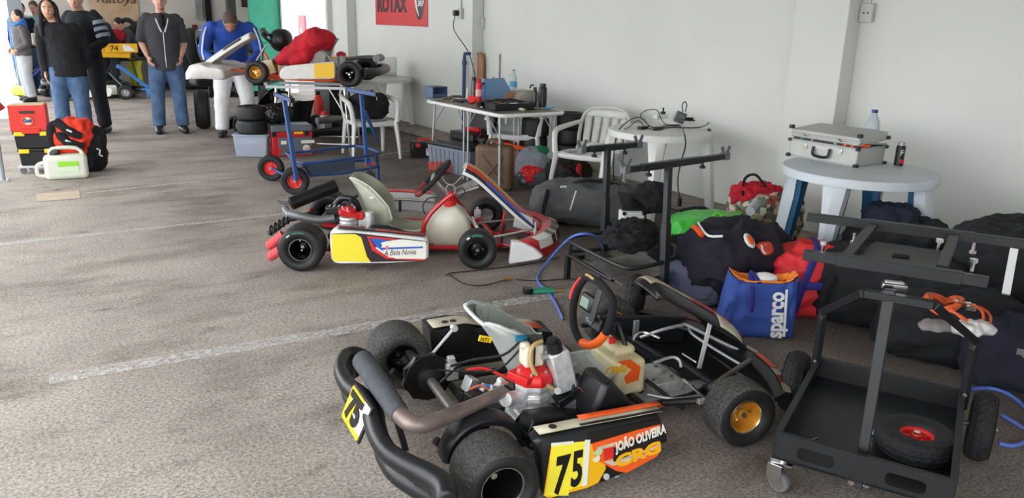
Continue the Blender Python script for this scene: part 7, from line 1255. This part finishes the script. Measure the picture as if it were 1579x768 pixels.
q = hz2(893, 396, .02); wbx = thing('power_brick', 'small black plug with a wire near the corner of the black stand', 'plug', q); part('brick', MB().box((0, 0, .0), (.07, .05, .035)), blackpl, wbx, bevel=.006); part('wire', MB().tube([(0, 0, 0), (.02, -.1, -.01), (-.02, -.22, -.012), (.04, -.32, -.012)], .003, 6, 4), blackpl, wbx)
tag(part('air_hose', MB().tube([hz2(1486, 602, .03), hz2(1520, 598), hz2(1552, 606), hz2(1582, 630), hz2(1596, 660), hz2(1570, 686), hz2(1540, 684)], .009, 8, 6).tube([hz2(1545, 640), hz2(1565, 652), hz2(1590, 668)], .009, 8, 3), ahm, ang=180), 'blue air hose looping on the floor right of the black trolley', 'hose')
tag(part('air_hose', MB().tube([hz2(1170, 566), hz2(1190, 572), hz2(1215, 574)], .009, 8, 3), mat('violet hose', sr(74, 66, 130), .5), ang=180), 'short dark violet hose between the front kart and the trolley wheel', 'hose')
# ---------------------------------------------------------------- left: red box on black crates, jug, bag
dq_ = at_z(72, 268, 0); GX, GY = dq_.x-.02, dq_.y+.16
dol = thing('dolly', 'low grey wheeled dolly under the black and yellow crates', 'dolly', (GX, GY, 0), -18); part('platform', MB().box((0, 0, .085), (.42, .36, .03)), mat('pale grey platform', sr(186, 188, 190), .5), dol, bevel=.006)
for x in (-.17, .17):
    for y in (-.14, .14): part('caster', MB().lathe([(.001, -.014), (.034, -.014), (.038, 0), (.034, .014), (.001, .014)], (x, y, .038), (0, 1, 0), 18).box((x, y, .065), (.03, .04, .02)), MATS['grey caster rubber'], dol)
yl_ = mat('yellow latch plastic', sr(244, 206, 30), .4)
dol.scale = (.8,)*3
def crate(label, z, dx): 
    t = thing('storage_crate', label, 'crate', (GX+dx, GY, z), -14); t.scale = (.8,)*3; part('crate_body', MB().box((0, 0, .085), (.37, .3, .17), None, 1.06), blackpl, t, bevel=.008); part('crate_lid', MB().box((0, 0, .19), (.42, .34, .035)), blackpl, t, bevel=.008)
    for x in (-.135, .135): part('yellow_latch', MB().box((x, -.165, .178), (.11, .03, .05)), yl_, t, bevel=.006)
    return t
crate('lower black crate with yellow latches on the grey dolly', .08, 0); crate('upper black crate with yellow latches under the red box', .248, -.02)
rbx = thing('red_tool_box', 'open red box with a round white and orange badge on the black crates', 'tool box', (GX-.05, GY, .416), -10); rbx.scale = (.8,)*3; rm_ = mat('bright red box', sr(222, 44, 34), .45)
part('box_body', MB().box((0, -.14, .15), (.38, .012, .30), (-.06, 0, 0)).box((-.185, 0, .15), (.012, .28, .30)).box((.185, 0, .15), (.012, .28, .30)).box((0, .14, .15), (.38, .012, .30)).box((0, 0, .006), (.38, .28, .012)), rm_, rbx, smooth=False); part('box_foot', MB().box((.02, -.16, -.0), (.19, .04, .06)), rm_, rbx, bevel=.004)
part('box_lid', MB().box((-.36, 0, .38), (.34, .30, .03), (0, .95, 0)), rm_, rbx, bevel=.005); part('box_slot', MB().box((0, -.158, .225), (.15, .006, .03), (-.06, 0, 0)), blackpl, rbx, bevel=.003)
part('badge', MB().cyl((.0, -.150, .12), (.0, -.156, .12), .058, n=24), pwm, rbx); part('badge_ring', MB().tube([(.052*cos(a), -.158, .12+.052*sin(a)) for a in [2*pi*i/24 for i in range(24)]], .009, 6, 1, True, flat=1), orgst, rbx); text('Gulf', .055, (-.05, -.163, .105), (1, 0, 0), (0, 0, 1), bluept, rbx, bold=.003); part('contents', MB().box((0, 0, .29), (.34, .25, .03)), mat('pale wood', sr(196, 176, 130), .7, var=.2, vs=20), rbx)
ja2, jb2 = at_z(68, 279, 0), at_z(136, 275, 0); jd2 = jb2-ja2; ju = thing('fuel_jug', 'translucent white jerry jug with a green label lying beside the crates', 'jug', tuple((ja2+jb2)/2+V((.02, .07, 0))), math.degrees(math.atan2(jd2.y, jd2.x))); JL = jd2.length
jum = mat('milky jug plastic', sr(214, 216, 200), .35, var=.04); part('jug_body', MB().box((0, 0, .115), (JL, .16, .23)), jum, ju, bevel=.04, seg=4); part('jug_handle', MB().tube([(-.12, 0, .22), (-.10, 0, .285), (.1, 0, .285), (.16, 0, .2)], .018, 10, 3), jum, ju); part('spout_neck', MB().tube([(-JL/2+.01, 0, .16), (-JL/2-.05, 0, .14), (-JL/2-.06, 0, .05), (-JL/2, 0, .03)], .016, 8, 3), jum, ju)
part('black_cap', MB().cyl((-JL/2+.07, 0, .22), (-JL/2+.13, 0, .26), .038), blackpl, ju); part('green_label', MB().box((.02, -.083, .15), (.17, .003, .045)), mat('lime label', sr(150, 214, 50), .5), ju); part('white_label', MB().box((.02, -.083, .10), (.17, .003, .05)), mat('pale green label', sr(206, 226, 196), .5), ju)
rq = at_z(150, 266, 0); bl2 = sack('backpack', 'black rucksack standing behind the translucent jug', 'bag', (rq.x-.03, rq.y+.16, 0), -15, (.30, .30, .44), blackfab, .03, 5, 60, .6); part('white_print', MB().tube([(.09, -.155, .24), (.12, -.15, .22), (.11, -.155, .18), (.135, -.145, .16)], .007, 6, 3), whitept, bl2)
rj = sack('race_suit', 'orange red jacket with black sleeves heaped on the black rucksack', 'jacket', (rq.x-.15, rq.y+.14, .16), -15, (.38, .30, .36), mat('orange red cloth', sr(222, 58, 34), .85, bump=.3, bs=15), .05, 5, 61, .8)
for pts in ([(-.15, -.1, .42), (0, -.19, .32), (.12, -.19, .26)], [(-.2, -.05, .4), (-.05, -.2, .2), (.13, -.2, .14)], [(-.2, -.1, .38), (-.22, -.14, .2), (-.2, -.15, .05)]): part('black_sleeve', MB().tube([(a*.8, b*.8, c*.8) for a, b, c in pts], [.05, .045, .035], 10, 4), blackfab, rj)
for q_ in ((.0, -.195, .27), (-.02, -.2, .17)): part('cuff_logo', MB().box(q_, (.05, .006, .015), (0, .5, 0)), whitept, rj)
# black quad machine and dark things behind the stand kart
qd = thing('quad_buggy', 'black machine with two big upright tyres parked behind the stand kart', 'buggy', (3.35, 12.7, 0), 0)
for px in (312, 411): q = at_z(px, 168, .27); knobtyre(qd, V((q.x-3.35, q.y-12.7, .27)), (1, -.25, 0), .27, .2, .12, blackrim)
part('body', MB().box((0, .1, .62), (1.15, .5, .3)), blackmt, qd, bevel=.05); part('cross_bar', MB().cyl((-.5, -.1, .33), (.5, -.1, .33), .03).cyl((-.5, .2, .33), (.5, .2, .33), .03), blackmt, qd, kind='stuff'); part('upright', MB().box((.05, -.1, .45), (.08, .06, .3)).box((-.36, -.1, .45), (.05, .05, .25)), blackmt, qd, kind='stuff'); part('seat', MB().box((.0, .1, .82), (.5, .35, .12)), blackpl, qd, bevel=.04)
q = at_y(298, 72, 12.6)-V((3.35, 12.7, 0)); knobtyre(qd, V((q.x, q.y, q.z)), (.9, -.4, .1), .27, .2, .12, blackrim)
part('screen_bar', MB().tube([(.62, -.2, .6), (.7, -.25, 1.0), (.55, -.2, 1.1)], .02, 8, 3), alu, qd)
ch = thing('tool_cabinet', 'dark tool cabinet behind the chrome legs of the kart stand', 'cabinet', (4.35, 10.9, 0), 10); part('cabinet_body', MB().box((0, 0, .4), (.5, .4, .72)), blackmt, ch, bevel=.01); part('drawer', MB().box((0, -.2, .62), (.46, .02, .16)), mat('dark maroon drawer', sr(70, 28, 34), .5), ch); part('drawer', MB().box((0, -.2, .42), (.46, .02, .16)), blackpl, ch); part('drawer', MB().box((0, -.2, .22), (.46, .02, .16)), blackpl, ch)
q = at_z(493, 190, 0); ex = thing('fire_extinguisher', 'slim red extinguisher standing left of the dark cabinet', 'extinguisher', (3.95, 10.6, 0)); part('cylinder', MB().lathe([(.001, 0), (.06, .0), (.065, .02), (.065, .42), (.04, .48), (.02, .5), (.001, .5)], n=18), redpl, ex); part('valve', MB().box((0, 0, .52), (.05, .03, .05)), blackpl, ex)
q = at_y(525, 152, 10.7); yb_ = thing('yellow_crate', 'yellow plastic crate with black mark under the tail of the stand kart', 'crate', (4.35, 10.85, .765), 12); part('crate_body', MB().box((0, 0, .12), (.42, .3, .24), None, 1.04), mat('mustard crate', sr(222, 160, 30), .5), yb_, bevel=.01); part('black_mark', MB().box((-.03, -.158, .14), (.12, .004, .07)), bkt, yb_)
# far wall dressing
fw = 18.19
def wallq(name, label, cat, p0, p1, m, th=.02): a_, b_ = at_y(*p0, fw), at_y(*p1, fw); t = thing(name, label, cat, ((a_.x+b_.x)/2, fw-.02, b_.z)); part('sheet', MB().box((0, 0, (a_.z-b_.z)/2), (abs(b_.x-a_.x), th, a_.z-b_.z)), m, t, smooth=False); return t, abs(b_.x-a_.x), a_.z-b_.z
bn, bw_, bh_ = wallq('banner', 'beige and orange banner with dark script lettering on the far wall', 'banner', (132, -30), (216, 40), mat('banner print', sr(196, 180, 156), .7, col2=sr(176, 128, 84), vs=2)); text('Katoya', .26, (-bw_*.36, -.03, bh_*.52), (1, 0, 0), (0, 0, 1), mat('brown script', sr(74, 52, 50), .6), bn, shear=.35)
fp2, w2, h2 = wallq('framed_picture', 'small framed picture high on the far wall above the blue jacket', 'picture', (371, -12), (404, 12), blackpl); part('picture', MB().box((0, -.015, h2/2), (w2*.86, .01, h2*.8)), mat('dark red picture', sr(86, 34, 38), .5), fp2); part('picture_light', MB().box((w2*.33, -.022, h2/2), (w2*.16, .01, h2*.7)), whitept, fp2)
hc_, w3, h3 = wallq('hanging_coat', 'long black coat hanging on the far wall left of the blue jacket', 'coat', (313, -30), (327, 42), blackfab, .1); hg2, w4, h4 = wallq('wall_heater', 'grey metal duct hanging on the far wall beside the black coat', 'duct', (297, -30), (312, 30), mat('galvanised duct', sr(150, 152, 152), .5, .4, var=.2, vs=5), .15); hr_, w5, h5 = wallq('red_rag', 'dark red rag hanging on the far wall below the duct', 'cloth', (296, 38), (304, 52), mat('dark red rag', sr(110, 36, 44), .9), .05)
# engines and frames heaped on a bench at the far wall
bench = thing('work_bench', 'dark bench along the far wall behind the man in charcoal', 'bench', (4.0, 17.6, 0)); part('bench_top', MB().box((0, 0, .82), (1.7, .5, .05)), blackmt, bench)
for x in (-.8, .8):
    for y in (-.2, .2): part('leg', MB().box((x, y, .4), (.05, .05, .8)), blackmt, bench)
part('cabinet', MB().box((0, .05, .4), (1.4, .4, .7)), blackmt, bench, bevel=.01)
random.seed(11)
random.seed(11)
for i in range(9):
    x = 3.25+i*.19; s_ = .11+.05*random.random(); t = thing('engine_part', ['leftmost engine part on the far bench, beside the hung tyres', 'second engine part from the left on the far bench', 'third engine part from the left on the far bench', 'fourth engine part from the left on the far bench', 'middle engine part on the far bench', 'fourth engine part from the right on the far bench', 'third engine part from the right on the far bench', 'second engine part from the right on the far bench', 'rightmost engine part on the far bench'][i], 'engine part', (x, 17.55+.1*(i % 2), .846), 30*i, 'engine parts on the far bench'); part('block', MB().box((0, 0, s_), (s_*1.4, s_*1.2, s_*2)), [blackmt, steel, darkst][i % 3], t, bevel=.01); part('pipe', MB().tube([(0, 0, s_*2), (s_, 0, s_*2.6), (s_*1.4, 0, s_*1.5)], .018, 8, 3), [steel, blackmt, castal][i % 3], t)
for i, (px, py, R_) in enumerate(((196, 40, .2), (206, 52, .2), (218, 45, .22), (214, 68, .2))):
    q = at_y(px, py, 17.75); t = part('tyre', MB().lathe(tyre_profile(R_*.8, .16, .08), (0, 0, 0), (.2, 1, .1), 28), slick_side, ang=60); t.location = q; tag(t, ('tyre hung on the far wall under the banner end', 'second tyre hung on the far wall, lower left', 'tyre hung on the far wall nearest the charcoal man', 'lowest tyre hung on the far wall')[i], 'tyre', 'tyres hung on the far wall')
# red sign outside the yard door, pale kiosk beyond
sg_ = at_x(467, 60, 7.4); sn = thing('red_sign', 'tall red sign standing outside the open side door', 'sign', (7.4, sg_.y, 0), 0); zt_ = at_x(467, 23, 7.4).z; part('sign_face', MB().box((0, 0, zt_/2), (.05, abs(at_x(463, 40, 7.4).y-at_x(473, 40, 7.4).y), zt_)), mat('red sign paint', sr(224, 60, 70), .5), sn); part('sign_logo', MB().box((-.03, 0, zt_*.75), (.01, .12, .12)), whitept, sn)
ks = thing('white_container', 'white container wall outside the open side door', 'container', (7.6, at_x(452, 60, 7.6).y, 0), 0); part('container_side', MB().box((0, 0, .7), (.1, 2.4, 1.4)), whitept, ks); part('vent', MB().box((-.06, .4, 1.1), (.02, .15, .2)), steel, ks)
gc_ = thing('door_machine', 'green and black machine on a post beside the green door', 'machine', (WX-.62, 15.9, 1.0)); part('machine_post', MB().box((0, .05, -.5), (.12, .1, 1.0)), blackmt, gc_); part('green_box', MB().box((0, 0, .15), (.3, .2, .3)), gdm, gc_, bevel=.03); part('black_box', MB().box((-.2, -.1, -.05), (.35, .25, .25), (0, .4, 0)), blackpl, gc_, bevel=.03)
